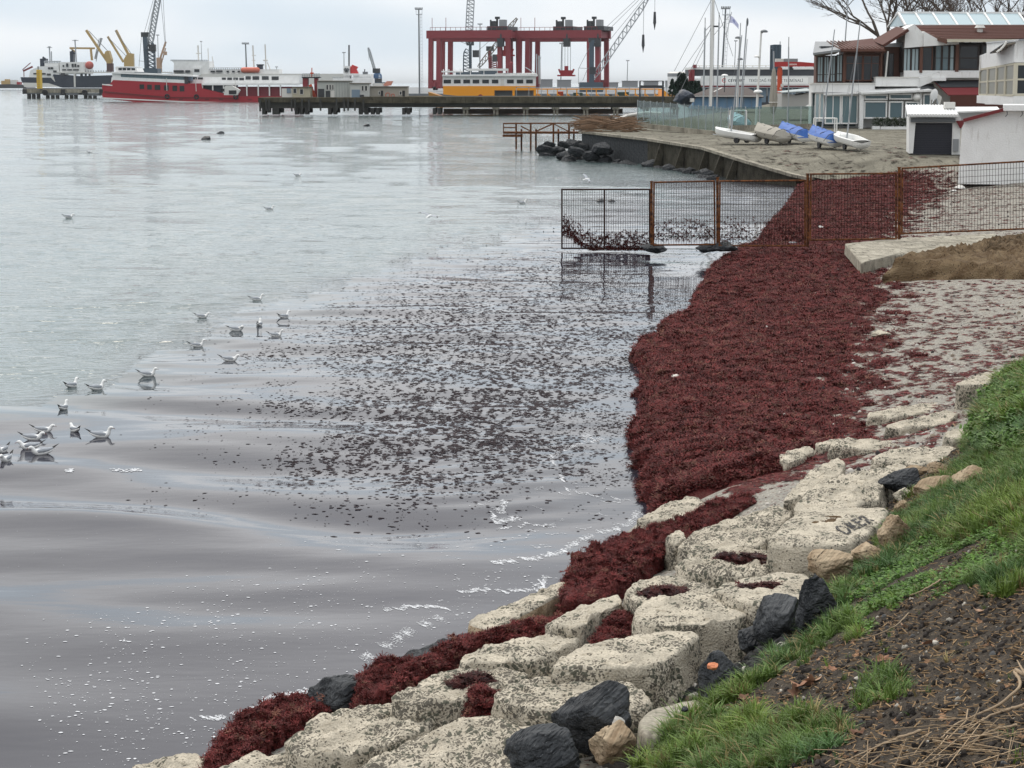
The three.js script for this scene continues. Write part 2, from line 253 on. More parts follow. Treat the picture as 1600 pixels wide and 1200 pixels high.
// coarse table of the murk, for speed
const MK = new Map(); function murkAt(x, z) { const i = Math.round(x / 0.7), j = Math.round(z / 1.1), k = i * 4096 + j; let v = MK.get(k); if (v === undefined) MK.set(k, v = murk(i * 0.7, j * 1.1)); return v; }
const WAVES = []; { const s0 = seed; seed = 77; for (const [l, k, n] of [[6.2, 0.022, 2], [4.2, 0.024, 2], [2.8, 0.026, 3], [1.7, 0.017, 3], [1.05, 0.017, 3], [0.7, 0.016, 3]]) for (let i = 0; i < n; i++) { const L = l * rr(0.8, 1.25), a = rr(-0.55, 0.55) + 0.12; WAVES.push([Math.sin(a) * 6.283 / L, Math.cos(a) * 6.283 / L, rr(0, 6.28), k * L / 6.283 * rr(0.7, 1.2), L]); } seed = s0; }
function wave(x, z) {
  const r = -z, far = 1, wx = x + 0.9 * n3(x * 0.16, 5, z * 0.1), wz = z + 1.1 * n3(x * 0.13, 9, z * 0.13);
  const env = 0.55 + 1.0 * clamp(0.5 + n3(x * 0.11, 2.5, z * 0.07)), env2 = 0.25 + 1.5 * clamp(0.4 + 1.1 * n3(x * 0.22 + 9, 6.5, z * 0.12));
  const longs = 0.95 - 0.4 * ss(26, 50, r), farR = 1 + 2.6 * ss(60, 150, r), ripple = 0.3 + 1.5 * (1 - (r > 200 ? 0 : murkAt(x, z))) + 1.1 * ss(-2.5, 0.5, x) * ss(22, 30, r);
  let h = 0; for (const w of WAVES) { if (w[4] < 1.5 && r > 80) continue; h += Math.sin(wx * w[0] + wz * w[1] + w[2]) * w[3] * (w[4] > 2.3 ? env * longs : w[4] > 1.4 ? env * farR : env2 * ripple); }
  h *= 1; const calm = x > W(z) - 3 ? ss(0, 3, W(z) - x) * 0.75 + 0.25 : 1;
  return h * (0.25 + 0.75 * far) * calm;
}
const M_WATER2 = mapped([null, T_RIPPLE[1]], 9, 0.003, { roughness: 0.06, ior: 1.333, specularIntensity: 1, vertexColors: true });
const M_WATER = mapped([null, T_RIPPLE[1]], 6, 0.05, { roughness: 0.06, ior: 1.333, specularIntensity: 1, vertexColors: true });
{
  const N = 800, MM = 400;
  const zf = (i) => { const k = i * N; return k < 540 ? -11.5 * Math.pow(110 / 11.5, k / 540) : -110 * Math.pow(8000 / 110, (k - 540) / 260); };
  const mcol = (x, y, z) => { if (z < -170) return [0.085, 0.12, 0.12]; const m = murk(x, z), b = fbm(x * 0.2, 3, z * 0.07, 3); return mix3([0.085 + b * 0.04, 0.12 + b * 0.05, 0.12 + b * 0.05], [0.024 + b * 0.014, 0.023 + b * 0.012, 0.033 + b * 0.014], m); };
  const g = gridGeo(N, MM, (i, j) => { const z = zf(i), x = -z * lerp(-0.42, 0.42, j); return [x, z < -3000 ? 0 : wave(x, z), z]; }, 1, mcol);
  // smooth, weed-thick water near the shore; fine ripples on the open water
  const ia = g.index.array, pa = g.attributes.position, calmI = [], openI = [];
  for (let i = 0; i < ia.length; i += 3) { const x = pa.getX(ia[i]), z = pa.getZ(ia[i]); (z > -80 && murkAt(x, z) > 0.5 ? calmI : openI).push(ia[i], ia[i + 1], ia[i + 2]); }
  const all = new Uint32Array(calmI.length + openI.length); all.set(calmI); all.set(openI, calmI.length); g.setIndex(new THREE.BufferAttribute(all, 1)); g.addGroup(0, calmI.length, 0); g.addGroup(calmI.length, openI.length, 1);
  struct(meshOf('sea', g, [M_WATER2, M_WATER]));
}
const onWater = (px, py) => { const p = P(px, py); p.y = wave(p.x, p.z); return p; };

// ---------------------------------------------------------------- washed-up red seaweed
function tuftGeo(n, flatness, sd) { // a tangle of thin curled strands, about 1 m across before scaling
  const s0 = seed; seed = sd; const v = [];
  for (let i = 0; i < n; i++) {
    let a = rr(0, 6.28), p = V(rr(-0.28, 0.28), rr(0, 0.12), rr(-0.28, 0.28)); const w = rr(0.035, 0.075); let up = rr(0.2, 1) * flatness;
    for (let k = 0; k < 3; k++) {
      const q = p.clone().add(V(Math.cos(a) * 0.2, up * 0.22, Math.sin(a) * 0.2)), o = V(-Math.sin(a) * w, rr(-0.02, 0.03), Math.cos(a) * w);
      const A = p.clone().add(o), Bq = p.clone().sub(o), C = q.clone().add(o.multiplyScalar(k === 2 ? 0.2 : 0.8)), E = q.clone().sub(o);
      for (const t of [A, Bq, C, Bq, E, C]) v.push(t.x, t.y, t.z);
      p = q; a += rr(-1.1, 1.1); up -= rr(0.2, 0.7) * flatness;
    }
  }
  seed = s0; const g = new THREE.BufferGeometry(); g.setAttribute('position', new THREE.Float32BufferAttribute(v, 3)); g.computeVertexNormals(); return g;
}
const M_STRAND = flat(0.088, 0.013, 0.014, 0.7, { side: THREE.DoubleSide }), M_STRANDI = flat(1, 1, 1, 0.7, { side: THREE.DoubleSide });
const weedCol = () => { const k = rr(0.35, 1.35), t = rnd(); return t < 0.72 ? [0.128 * k, 0.0265 * k, 0.025 * k] : t < 0.9 ? [0.082 * k, 0.017 * k, 0.018 * k] : [0.15 * k, 0.066 * k, 0.046 * k]; };
const TUFT = tuftGeo(16, 1, 5), TUFT2 = tuftGeo(16, 0.35, 6);
// right-hand limit of the solid mat, by distance
const R = table([[1105, 792], [1165, 768], [1225, 720], [1262, 680], [1288, 620], [1308, 570], [1325, 520], [1338, 470], [1332, 420], [1318, 385], [1380, 340], [1440, 300], [1440, 272]].map(([x, y]) => { const p = PG(x, y, 0.15); return [p.z, p.x]; }).sort((a, b) => a[0] - b[0]));
const SCARP = (z) => SC(z) + 0.26 * n3(1, 8, z * 0.9) + 0.2 * n3(5, 8, z * 2.3) * ss(-70, -50, z);
function weedT(x, z) {
  const d = x - SCARP(z), r = (R(z) - 0.3 - x) / (0.45 + 0.014 * -z), lump = fbm(x * 1.1, 6, z * 0.8, 4), fine = fbm(x * 7, 2, z * 5, 3);
  const shelf = 0.3 + 0.22 * ss(0.0, 0.4, d) * ss(-30, -45, z) * ss(1.6 + 0.5 * n3(2, 2, z * 0.4), 2.1, d), low = ss(-38, -48, z) * ss(-75, -60, z);
  const T = (lerp(0.3, shelf * 0.5 + 0.04, low) + lump * 0.2) * ss(0, 0.2, d) * (1 - 0.72 * ss(0.4, 3.0, d)) + fine * 0.05;
  const nearEnd = ss(-25.0, -25.9, z + 0.35 * n3(x * 2, 1, 3));
  const farThin = 1 - 0.5 * ss(-62, -80, z);
  return ((T * farThin) * ss(-1.5, 1.0, r + fbm(x * 2.6, 9, z * 1.0, 4) * 3.0) - 0.02) * nearEnd - 0.05 * (1 - nearEnd);
}
const weedTop = (x, z) => Math.max(beachH(x, z), -0.06) + weedT(x, z);
{
  const N = 620, MM = 150, zf = (i) => -24.4 * Math.pow(112 / 24.4, i);
  const g = gridGeo(N, MM, (i, j) => { const z = zf(i), a = SCARP(z) - 0.05, b = R(z) + 1.6 + 0.03 * -z, x = lerp(a, b, Math.pow(j, 1.35)), e = ss(0, 0.04, j); return [x - (1 - e) * 0 + 0.05 * fbm(x * 4, z * 4, 3, 2), lerp(-0.15, weedTop(x, z), e), z]; });
  tag(meshOf('seaweed', g, M.weed), 'thick mat of dark red seaweed covering the shore from the rocks to the fence', 'seaweed', null, 'stuff');
}
{
  const L = [];
  for (let k = 0; k < 150000 && L.length < 62000; k++) {
    const z = -25.4 * Math.pow(112 / 25.4, Math.pow(rnd(), 1.25)), a = SCARP(z), b = R(z) + 2.2, x = lerp(a - 0.02, b, rnd()), T = weedT(x, z);
    if (T < 0.012 && !(x > R(z) - 1 && T > -0.012 && rnd() < 0.5)) continue;
    const s = rr(0.05, 0.13) * (1 + -z * 0.008), y = weedTop(x, z) - 0.012;
    L.push([x, y, z, rr(-0.3, 0.3), rr(0, 6.28), rr(-0.3, 0.3), s, s * rr(0.5, 1), s, ...weedCol()]);
  }
  copies('seaweed_strands', TUFT, M_STRANDI, L, 'tangled strands standing up all over the red seaweed mat', 'seaweed');
  const S = [];
  for (let k = 0; k < 260000 && S.length < 40000; k++) {
    const z = -24 * Math.pow(100 / 24, rnd()), x = lerp(R(z) - 0.6, Math.max(B(z), R(z) + 2), Math.pow(rnd(), 1.25)), d = (x - R(z)) / (1.2 + 0.05 * -z);
    if (z > -60 && bankD(x, z) > -0.15) continue;
    const pn_ = fbm(x * 3.4, 11, z * 1.5, 4) + 0.3 * fbm(x * 0.6, 3, z * 0.3, 2);
    if (pn_ + rr(-0.14, 0.14) < -0.06 + 0.17 * clamp(d)) continue;
    const s = (Math.pow(rnd(), 2.2) * 0.08 + 0.016) * (1 + -z * 0.006);
    S.push([x, beachH(x, z) + 0.004, z, rr(-0.1, 0.1), rr(0, 6.28), rr(-0.1, 0.1), s * rr(0.8, 1.6), s * rr(0.35, 0.7), s, ...weedCol()]);
  }
  copies('seaweed_scraps', TUFT2, M_STRANDI, S, 'scattered red seaweed scraps lying on the grey sand', 'seaweed');
}
// weed floating in the water
function flakeGeo(sd) { const s0 = seed; seed = sd; const v = [], n = 9, p = []; for (let i = 0; i < n; i++) { const a = i / n * 6.283, r = rr(0.3, 0.62); p.push(V(Math.cos(a) * r * 1.3, 0, Math.sin(a) * r * 0.8)); } for (let i = 0; i < n; i++) { const a = p[i], b = p[(i + 1) % n]; v.push(0, 0.16, 0, b.x, b.y, b.z, a.x, a.y, a.z); } seed = s0; const g = new THREE.BufferGeometry(); g.setAttribute('position', new THREE.Float32BufferAttribute(v, 3)); g.computeVertexNormals(); return g; }
{
  // dense drifts given by outlines on the water
  const dense = [[430, 560, 640, 445, 860, 400, 1000, 430, 1060, 480, 960, 560, 700, 590], [500, 640, 640, 570, 900, 540, 960, 590, 860, 670, 640, 720, 520, 690], [560, 700, 700, 640, 830, 660, 800, 740, 690, 790, 580, 770]].map((a) => { const o = []; for (let i = 0; i < a.length; i += 2) o.push([a[i], a[i + 1]]); return o; });
  const L = [];
  const denseW = dense.map((p) => p.map(([x, y]) => { const q = P(x, y); return [q.x, q.z]; }));
  for (let k = 0; k < 1500000 && L.length < 90000; k++) {
    const z = -21.5 * Math.pow(85 / 21.5, rnd()), x = lerp(-0.21 * -z, W(z) - 0.1, Math.pow(rnd(), 0.75));
    const m = murk(x, z); if (m < 0.3) continue;
    const [px, py] = toPx(x, 0, z); if (px < 40 || rnd() < ss(690, 850, py)) continue;
    const wob = x + fbm(x * 0.5, 2, z * 0.3, 3) * 2.4 + rr(-0.8, 0.8), wz = z + fbm(x * 0.3, 8, z * 0.2, 3) * 8 + rr(-3, 3);
    let inside = denseW.some((p) => inPoly(p, wob + rr(-0.5, 0.5), wz + rr(-3.5, 3.5)));
    const clump = fbm(x * 1.1, 4, z * 0.5, 4), right = ss(480, 650, px) * ss(860, 700, py);
    const fineC = fbm(x * 7.5, 14, z * 2.4, 2), edgeF = 0;
    const pr = inside ? 0.3 + clump * 0.7 + fineC * 1.9 : right * (0.06 + clump * 0.45) + 0.015 * ss(160, 420, px) + clump * 0.1 * (px > 200) * (py > 500);
    if (rnd() > pr) continue;
    const s = Math.pow(rnd(), 3) * 0.056 + 0.009, k2 = rr(0.5, 1.3);
    const big = inside ? 1.1 : 0.8;
    L.push([x, wave(x, z) + 0.004, z, 0, rr(-0.5, 0.5) + (rnd() < 0.3 ? rr(0, 3) : 0), 0, s * big * rr(0.7, 1.3), s * 0.5, s * big * rr(0.8, 1.9), 0.032 * k2, 0.023 * k2, 0.026 * k2]);
  }
  copies('floating_seaweed', flakeGeo(3), flat(1, 1, 1, 0.85), L, 'dark scraps of seaweed drifting on the grey water by the shore', 'seaweed');
}
// foam: flecks, and broken lines where wavelets turn over
{
  const L = [], s1 = seed, m = flat(0.55, 0.56, 0.58, 0.8), g = new THREE.SphereGeometry(0.5, 7, 4);
  const fleck = (px, py, s, e = 1) => { const p = P(px, py), w = wave(p.x, p.z); if (p.x > SCARP(p.z) && p.z < -25) return; L.push([p.x, w + 0.003, p.z, 0, rr(-0.5, 0.5), 0, s * e * rr(0.8, 1.8), s * 0.22, s * rr(0.8, 1.5)]); };
  const area = [[80, 1180], [60, 1010], [250, 930], [520, 850], [760, 835], [890, 880], [860, 930], [640, 1010], [480, 1090], [340, 1170], [200, 1200]];
  for (let k = 0, n = 0; k < 20000 && n < 1900; k++) { const x = rr(20, 900), y = rr(830, 1200); if (!inPoly(area, x + rr(-40, 40), y + rr(-30, 30))) continue; if (n3(x * 0.012, 4, y * 0.02) + rr(-0.5, 0.5) < -0.1) continue; n++; fleck(x, y, Math.pow(rnd(), 4) * 0.026 + 0.005); }
  for (let k = 0; k < 500; k++) fleck(rr(0, 900), rr(700, 1000), rr(0.003, 0.008));
  const line = (pts, w, dens, size) => { for (let i = 1; i < pts.length; i++) { const [x0, y0] = pts[i - 1], [x1, y1] = pts[i], n = Math.ceil(Math.hypot(x1 - x0, (y1 - y0) * 2) * dens * 3.6); for (let k = 0; k < n; k++) { const t = rnd(), x = lerp(x0, x1, t), y = lerp(y0, y1, t); if (n3(x * 0.05, 3, y * 0.09) < -0.22) continue; const q = (rnd() + rnd() - 1) * w; fleck(x + q * 1.6 + n3(x * 0.08, 1, y * 0.1) * 8, y + q * 0.9 + n3(x * 0.1, 5, y * 0.1) * 4, Math.pow(rnd(), 1.6) * 0.3 * size + 0.003, 1.5); } } };
  line([[918, 677], [938, 686], [905, 693], [880, 702], [862, 712], [868, 735], [880, 755], [890, 768]], 3, 2.2, 0.045);
  line([[905, 684], [920, 679], [933, 688]], 4, 3, 0.05);
  line([[793, 778], [786, 794], [770, 802], [768, 812], [800, 808], [812, 804]], 4, 2.6, 0.05);
  line([[735, 793], [750, 790], [765, 784]], 2, 1.2, 0.03); line([[768, 820], [800, 818], [828, 815], [850, 818], [880, 808]], 2, 1.4, 0.035);
  line([[900, 770], [940, 775], [985, 782], [1000, 792]], 3, 1.2, 0.04); line([[830, 770], [860, 762], [900, 757]], 2, 0.8, 0.03);
  line([[1000, 797], [985, 815], [960, 825], [930, 832], [905, 845], [880, 862]], 4, 2, 0.045); line([[770, 885], [800, 880], [830, 876], [860, 868], [885, 862]], 4, 2.4, 0.05);
  line([[715, 925], [735, 925], [760, 922], [790, 926], [830, 922], [860, 905]], 3, 2, 0.04); line([[600, 952], [640, 946], [675, 945], [700, 952]], 3, 2.4, 0.036);
  line([[565, 1035], [585, 1018], [605, 1005], [622, 1000], [640, 985], [665, 975], [690, 962]], 6, 2.4, 0.03); line([[300, 1125], [340, 1122], [400, 1108], [430, 1088], [480, 1080], [530, 1066], [560, 1048]], 4, 2.2, 0.034);
  line([[840, 908], [852, 918], [838, 925]], 2, 2, 0.04);
  for (let k = 0; k < 60; k++) { const x = rr(800, 1000), y = rr(690, 860); if (rnd() < 0.6) line([[x, y], [x + rr(10, 40), y + rr(-3, 3)]], 1, 0.8, 0.028); }
  copies('sea_foam', g, m, L, 'white flecks and broken lines of foam floating on the near water', 'foam');
  const F = []; for (const [cx, cy, rx] of [[190, 733, 22], [108, 736, 8], [212, 731, 12]]) for (let k = 0; k < 34; k++) { const p = onWater(cx + (rnd() + rnd() - 1) * rx, cy + (rnd() + rnd() - 1) * 3); F.push([p.x, p.y + 0.004, p.z, 0, rr(-1, 1), 0, rr(0.015, 0.07), 0.01, rr(0.015, 0.05)]); }
  copies('foam_patch', g, m, F, 'small white foam patch floating alone left of the floating seaweed', 'foam');
}

// ---------------------------------------------------------------- rocks and blocks of the shore
// a worn block: top outline given as photo points at one height, sides going down into the shore
function blockGeo(top, th, o = {}) { // top: world points (V) in order; th: thickness
  const { rough = 0.035, round = 2, bulge = 0.012, batter = 0.06, N = 150, RT = 20, sd = 1, lumps = 0.025, freq = 1 } = o;
  let pts = top.map((p) => p.clone()), c = V(0, 0, 0); pts.forEach((p) => c.add(p)); c.multiplyScalar(1 / pts.length);
  for (let k = 0; k < round; k++) { const q = []; for (let i = 0; i < pts.length; i++) { const a = pts[i], b = pts[(i + 1) % pts.length], t = Math.min(0.25, (k ? 0.03 : 0.075) / a.distanceTo(b)); q.push(a.clone().lerp(b, t), a.clone().lerp(b, 1 - t)); } pts = q; }
  let area = 0; for (let i = 0; i < pts.length; i++) { const a = pts[i], b = pts[(i + 1) % pts.length]; area += a.x * b.z - b.x * a.z; } if (area > 0) pts.reverse();
  const len = [0]; for (let i = 0; i < pts.length; i++) len.push(len[i] + pts[i].distanceTo(pts[(i + 1) % pts.length]));
  const Lt = len[pts.length], edge = (s) => { s *= Lt; let i = 0; while (i < pts.length - 1 && len[i + 1] < s) i++; return pts[i].clone().lerp(pts[(i + 1) % pts.length], (s - len[i]) / Math.max(1e-6, len[i + 1] - len[i])); };
  const SD = 9, rows = RT + SD, pos = [], uv = [], idx = [], ed = []; for (let k = 0; k < N; k++) ed.push(edge(k / N));
  const minR = Math.min(...ed.map((e) => Math.hypot(e.x - c.x, e.z - c.z)));
  const er = Math.min(0.022, th * 0.4, minR * 0.3);
  for (let ii = 0; ii <= rows + 1; ii++) for (let k = 0; k <= N; k++) {
    const i = ii > RT ? ii - 1 : ii, twin = ii === RT + 1;
    const e = ed[k % N], dx = e.x - c.x, dz = e.z - c.z, R0 = Math.hypot(dx, dz), ux = dx / R0, uz = dz / R0; let r, y, nx, ny;
    if (i <= RT) { const f = Math.pow(i / RT, 0.8); r = R0 * f; const q = Math.max(0, r - (R0 - er)) / er; y = lerp(c.y, e.y, f) + bulge * (1 - f * f) - er * (1 - Math.sqrt(Math.max(0, 1 - q * q * 0.96))); nx = q * 0.8; ny = 1 - q * 0.5; }
    else { const f = (i - RT) / SD; r = R0 + batter * f * th + 0.004; y = e.y - er - f * (th - er); nx = 1; ny = 0; }
    const x = c.x + ux * r, z = c.z + uz * r, F = freq;
    const big = fbm(x * 1.7 * F + sd, y * 1.7 * F, z * 1.7 * F, 3) * lumps, fine = fbm(x * 8 * F, y * 8 * F + sd, z * 8 * F, 4) * rough * 1.6;
    const pit = Math.max(0, fbm(x * 5 + sd * 3, y * 5, z * 5, 2) - 0.16) * -0.14 * (o.pits ?? 1), d = (big + fine + pit) * ss(rows + 0.5, rows - 3, i);
    pos.push(x + ux * d * nx, y + d * ny, z + uz * d * nx);
    if (ii <= RT) uv.push(x + sd * 0.37, z + sd * 0.71); else uv.push(k / N * Lt + sd * 0.13, y + sd * 0.29);
    if (ii <= rows && ii !== RT && k < N) { const a = ii * (N + 1) + k; idx.push(a, a + N + 1, a + 1, a + 1, a + N + 1, a + N + 2); }
  }
  const g = new THREE.BufferGeometry(); g.setAttribute('position', new THREE.Float32BufferAttribute(pos, 3)); g.setAttribute('uv', new THREE.Float32BufferAttribute(uv, 2));
  g.setIndex(idx); g.computeVertexNormals();
  // normals run on across the seam
  const n = g.attributes.normal; for (let k = 0; k <= N; k++) { const a = RT * (N + 1) + k, b = a + N + 1; for (const s of ['X', 'Y', 'Z']) { const m = (n['get' + s](a) + n['get' + s](b)) / 2; n['set' + s](a, m); n['set' + s](b, m); } }
  for (let i = 0; i <= rows + 1; i++) { const a = i * (N + 1), b = a + N; for (const s of ['X', 'Y', 'Z']) { const m = (n['get' + s](a) + n['get' + s](b)) / 2; n['set' + s](a, m); n['set' + s](b, m); } }
  if (n.getY(N * 3) < 0) { const ia = g.index.array; for (let i = 0; i < ia.length; i += 3) { const t = ia[i]; ia[i] = ia[i + 1]; ia[i + 1] = t; } g.computeVertexNormals(); }
  const sideFrom = RT * N * 6; g.addGroup(0, sideFrom, 0); g.addGroup(sideFrom, rows * N * 6 - sideFrom, 1); return g;
}
const pairs = (a) => { const o = []; for (let i = 0; i < a.length; i += 2) o.push([a[i], a[i + 1]]); return o; };
// photo outline of the top face -> world outline; off = height of the top over the shore
function topOf(list, off, tilt) {
  const q = pairs(list), cx = q.reduce((s, p) => s + p[0], 0) / q.length, cy = q.reduce((s, p) => s + p[1], 0) / q.length, h = Math.max(PG(cx, cy, off, beachH).y, 0.05);
  return q.map(([x, y]) => { const p = P(x, y, h); if (tilt) { const m = P(cx, cy, h); const dh = (p.x - m.x) * tilt[0] + (p.z - m.z) * tilt[1]; return P(x, y, h + dh); } return p; });
}
const local = (g, c) => { g.translate(-c.x, -c.y, -c.z); return g; };
let blockNo = 0;
function block(list, off, th, label, o = {}) {
  off *= 0.82; const t = topOf(list, off, o.tilt), c = V(0, 0, 0); t.forEach((p) => c.add(p)); c.multiplyScalar(1 / t.length); c.y -= th;
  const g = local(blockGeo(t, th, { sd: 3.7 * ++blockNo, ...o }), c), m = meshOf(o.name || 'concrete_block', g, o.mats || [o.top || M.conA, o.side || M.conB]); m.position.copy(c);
  return tag(m, label, o.cat || 'block', o.group === undefined ? 'worn concrete blocks of the breakwater' : o.group);
}
block([442, 1165, 490, 1122, 560, 1102, 640, 1094, 674, 1104, 684, 1126, 660, 1142, 600, 1164, 540, 1180, 480, 1184], 0.34, 0.45, 'broad worn concrete block beside the lowest strip of red seaweed', { top: M.conB, rough: 0.05 });
block([325, 1205, 395, 1174, 455, 1178, 520, 1196, 530, 1225, 340, 1232], 0.26, 0.4, 'worn block cut by the bottom edge, below the lowest seaweed strip', { top: M.conB });
block([190, 1204, 250, 1184, 318, 1174, 346, 1180, 330, 1210, 220, 1232], 0.16, 0.4, 'pale low block at the water in the bottom left corner of the rocks');
block([535, 1204, 600, 1172, 670, 1138, 742, 1118, 815, 1120, 878, 1146, 868, 1184, 790, 1232, 600, 1240], 0.34, 0.5, 'largest sandy brown block with pitted top in front of the grey boulders', { top: M.conB, rough: 0.06, bulge: 0.05 });
block([606, 1096, 640, 1066, 700, 1044, 800, 1040, 830, 1054, 775, 1074, 745, 1088, 690, 1098], 0.42, 0.5, 'pitted block with a weedy hollow above the small black stone', { top: M.conB, bulge: -0.02 });
block([762, 1084, 800, 1063, 860, 1056, 955, 1056, 1012, 1080, 1022, 1094, 1000, 1108, 900, 1110, 815, 1104], 0.42, 0.55, 'block with a shallow puddle on top beside the grey boulder', { top: M.conB, bulge: -0.02 });
block([714, 1036, 730, 1017, 800, 999, 895, 984, 914, 996, 870, 1016, 838, 1032, 770, 1033], 0.45, 0.6, 'pale block with dark speckled face left of the big white slab block', { rough: 0.04 });
block([853, 1042, 915, 1006, 1000, 989, 1086, 985, 1096, 994, 1060, 1018, 1022, 1040, 940, 1043], 0.5, 0.65, 'big pale block with clean flat top beside the dark gravel', { rough: 0.03, pits: 0.6 });
block([845, 978, 900, 950, 962, 929, 978, 937, 930, 960, 905, 980], 0.5, 0.6, 'narrow upright block between two tongues of red seaweed', { tilt: [0.25, 0.1] });
block([725, 972, 790, 946, 880, 906, 893, 920, 838, 948, 770, 986], 0.25, 0.5, 'mossy yellowish block at the edge of the water', { side: M.tan, tilt: [0.05, 0] });
block([600, 1032, 680, 1002, 740, 985, 765, 992, 700, 1020, 640, 1046], 0.1, 0.4, 'low wet rock awash below the mossy yellowish block', { top: M.rock, side: M.rock, name: 'wet_rock', cat: 'rock', group: null });
block([972, 922, 1003, 902, 1045, 897, 1100, 908, 1118, 920, 1070, 938, 1002, 946], 0.5, 0.55, 'block with purple weed in its hollow beside the upper seaweed heap', { top: M.conB, bulge: -0.03 });
block([986, 962, 1012, 934, 1110, 916, 1176, 938, 1190, 954, 1110, 972, 1010, 978], 0.52, 0.7, 'speckled block with a black stone stuck in its front face', { rough: 0.04 });
block([1112, 920, 1160, 902, 1230, 892, 1274, 904, 1268, 926, 1242, 944, 1178, 946], 0.5, 0.65, 'smooth pale block with a puddle and purple weed left of upright black rock', { rough: 0.025, pits: 0.5 });
block([1055, 856, 1082, 830, 1150, 806, 1215, 790, 1240, 798, 1218, 826, 1195, 850, 1115, 860], 0.42, 0.5, 'speckled block left of the slab with painted letters', { top: M.conB });
block([1050, 884, 1080, 862, 1170, 857, 1262, 864, 1268, 884, 1200, 898, 1120, 900], 0.36, 0.5, 'weed littered block under the slab with painted letters', { top: M.conB, rough: 0.06 });
block([1222, 782, 1264, 736, 1308, 713, 1322, 721, 1316, 738, 1270, 770], 0.3, 0.45, 'long narrow block leaning along the edge of the red mat', {});
block([1236, 796, 1266, 760, 1340, 735, 1412, 724, 1424, 734, 1384, 752, 1372, 780, 1308, 800], 0.42, 0.5, 'rough block joined behind the slab with painted letters', { rough: 0.05 });
block([1358, 716, 1395, 700, 1455, 697, 1505, 702, 1498, 722, 1430, 726], 0.35, 0.35, 'flat pale slab behind the small black rock', { pits: 0.4 });
block([1378, 666, 1420, 655, 1478, 640, 1498, 645, 1482, 660, 1430, 668], 0.14, 0.3, 'dark speckled ridge of rock lying in the sand', { top: M.conA });
block([1474, 676, 1490, 668, 1530, 668, 1540, 676, 1520, 684, 1480, 684], 0.4, 0.45, 'grey square block at the foot of the green plants', { side: M.conA, top: M.conA });
block([1490, 600, 1530, 584, 1575, 578, 1590, 590, 1545, 600], 0.35, 0.4, 'white block half hidden behind the tall green plants', { pits: 0.3 });
block([1215, 714, 1232, 704, 1262, 696, 1274, 703, 1250, 717, 1228, 723], 0.17, 0.3, 'pale rock surrounded by red seaweed', { name: 'rock', cat: 'rock', group: null });
block([990, 814, 1030, 790, 1085, 774, 1108, 785, 1100, 800, 1050, 812], 0.3, 0.6, 'block jutting into the water at the near end of the red mat', { side: M.conB });
block([1040, 838, 1058, 826, 1072, 836, 1064, 850, 1046, 850], 0.36, 0.3, 'small pale stone poking out of the upper seaweed heap', { name: 'rock', cat: 'rock', group: null });
block([845, 932, 868, 914, 895, 903, 905, 915, 880, 938], 0.16, 0.4, 'low pitted block at the waterline below the upper seaweed heap', { top: M.conB });
block([1290, 695, 1330, 684, 1400, 688, 1420, 696, 1360, 702], 0.1, 0.2, 'thin slab flush with the sand above the flat pale slab', { pits: 0.3 });
block([1270, 694, 1300, 686, 1328, 684, 1324, 692, 1290, 698], 0.16, 0.25, 'weathered stone at the right edge of the red mat', {});
block([1350, 648, 1400, 636, 1470, 628, 1500, 634, 1450, 644, 1390, 652], 0.06, 0.2, 'flat rock barely showing through the sand', { pits: 0.2 });
block([995, 1130, 1010, 1112, 1050, 1098, 1096, 1090, 1106, 1098, 1070, 1118, 1045, 1150, 1010, 1160], 0.3, 0.4, 'smooth grey concrete slab beside the grass at the bottom', { top: M.conSmooth, side: M.conSmooth, rough: 0.008, lumps: 0.02, pits: 0, name: 'concrete_slab', cat: 'slab', group: null });
block([950, 985, 966, 978, 990, 988, 985, 1000, 960, 1002], 0.2, 0.3, 'small grey wedge of concrete behind the big pale block', { top: M.conSmooth, side: M.conSmooth, group: null, name: 'concrete_wedge', N: 50 });
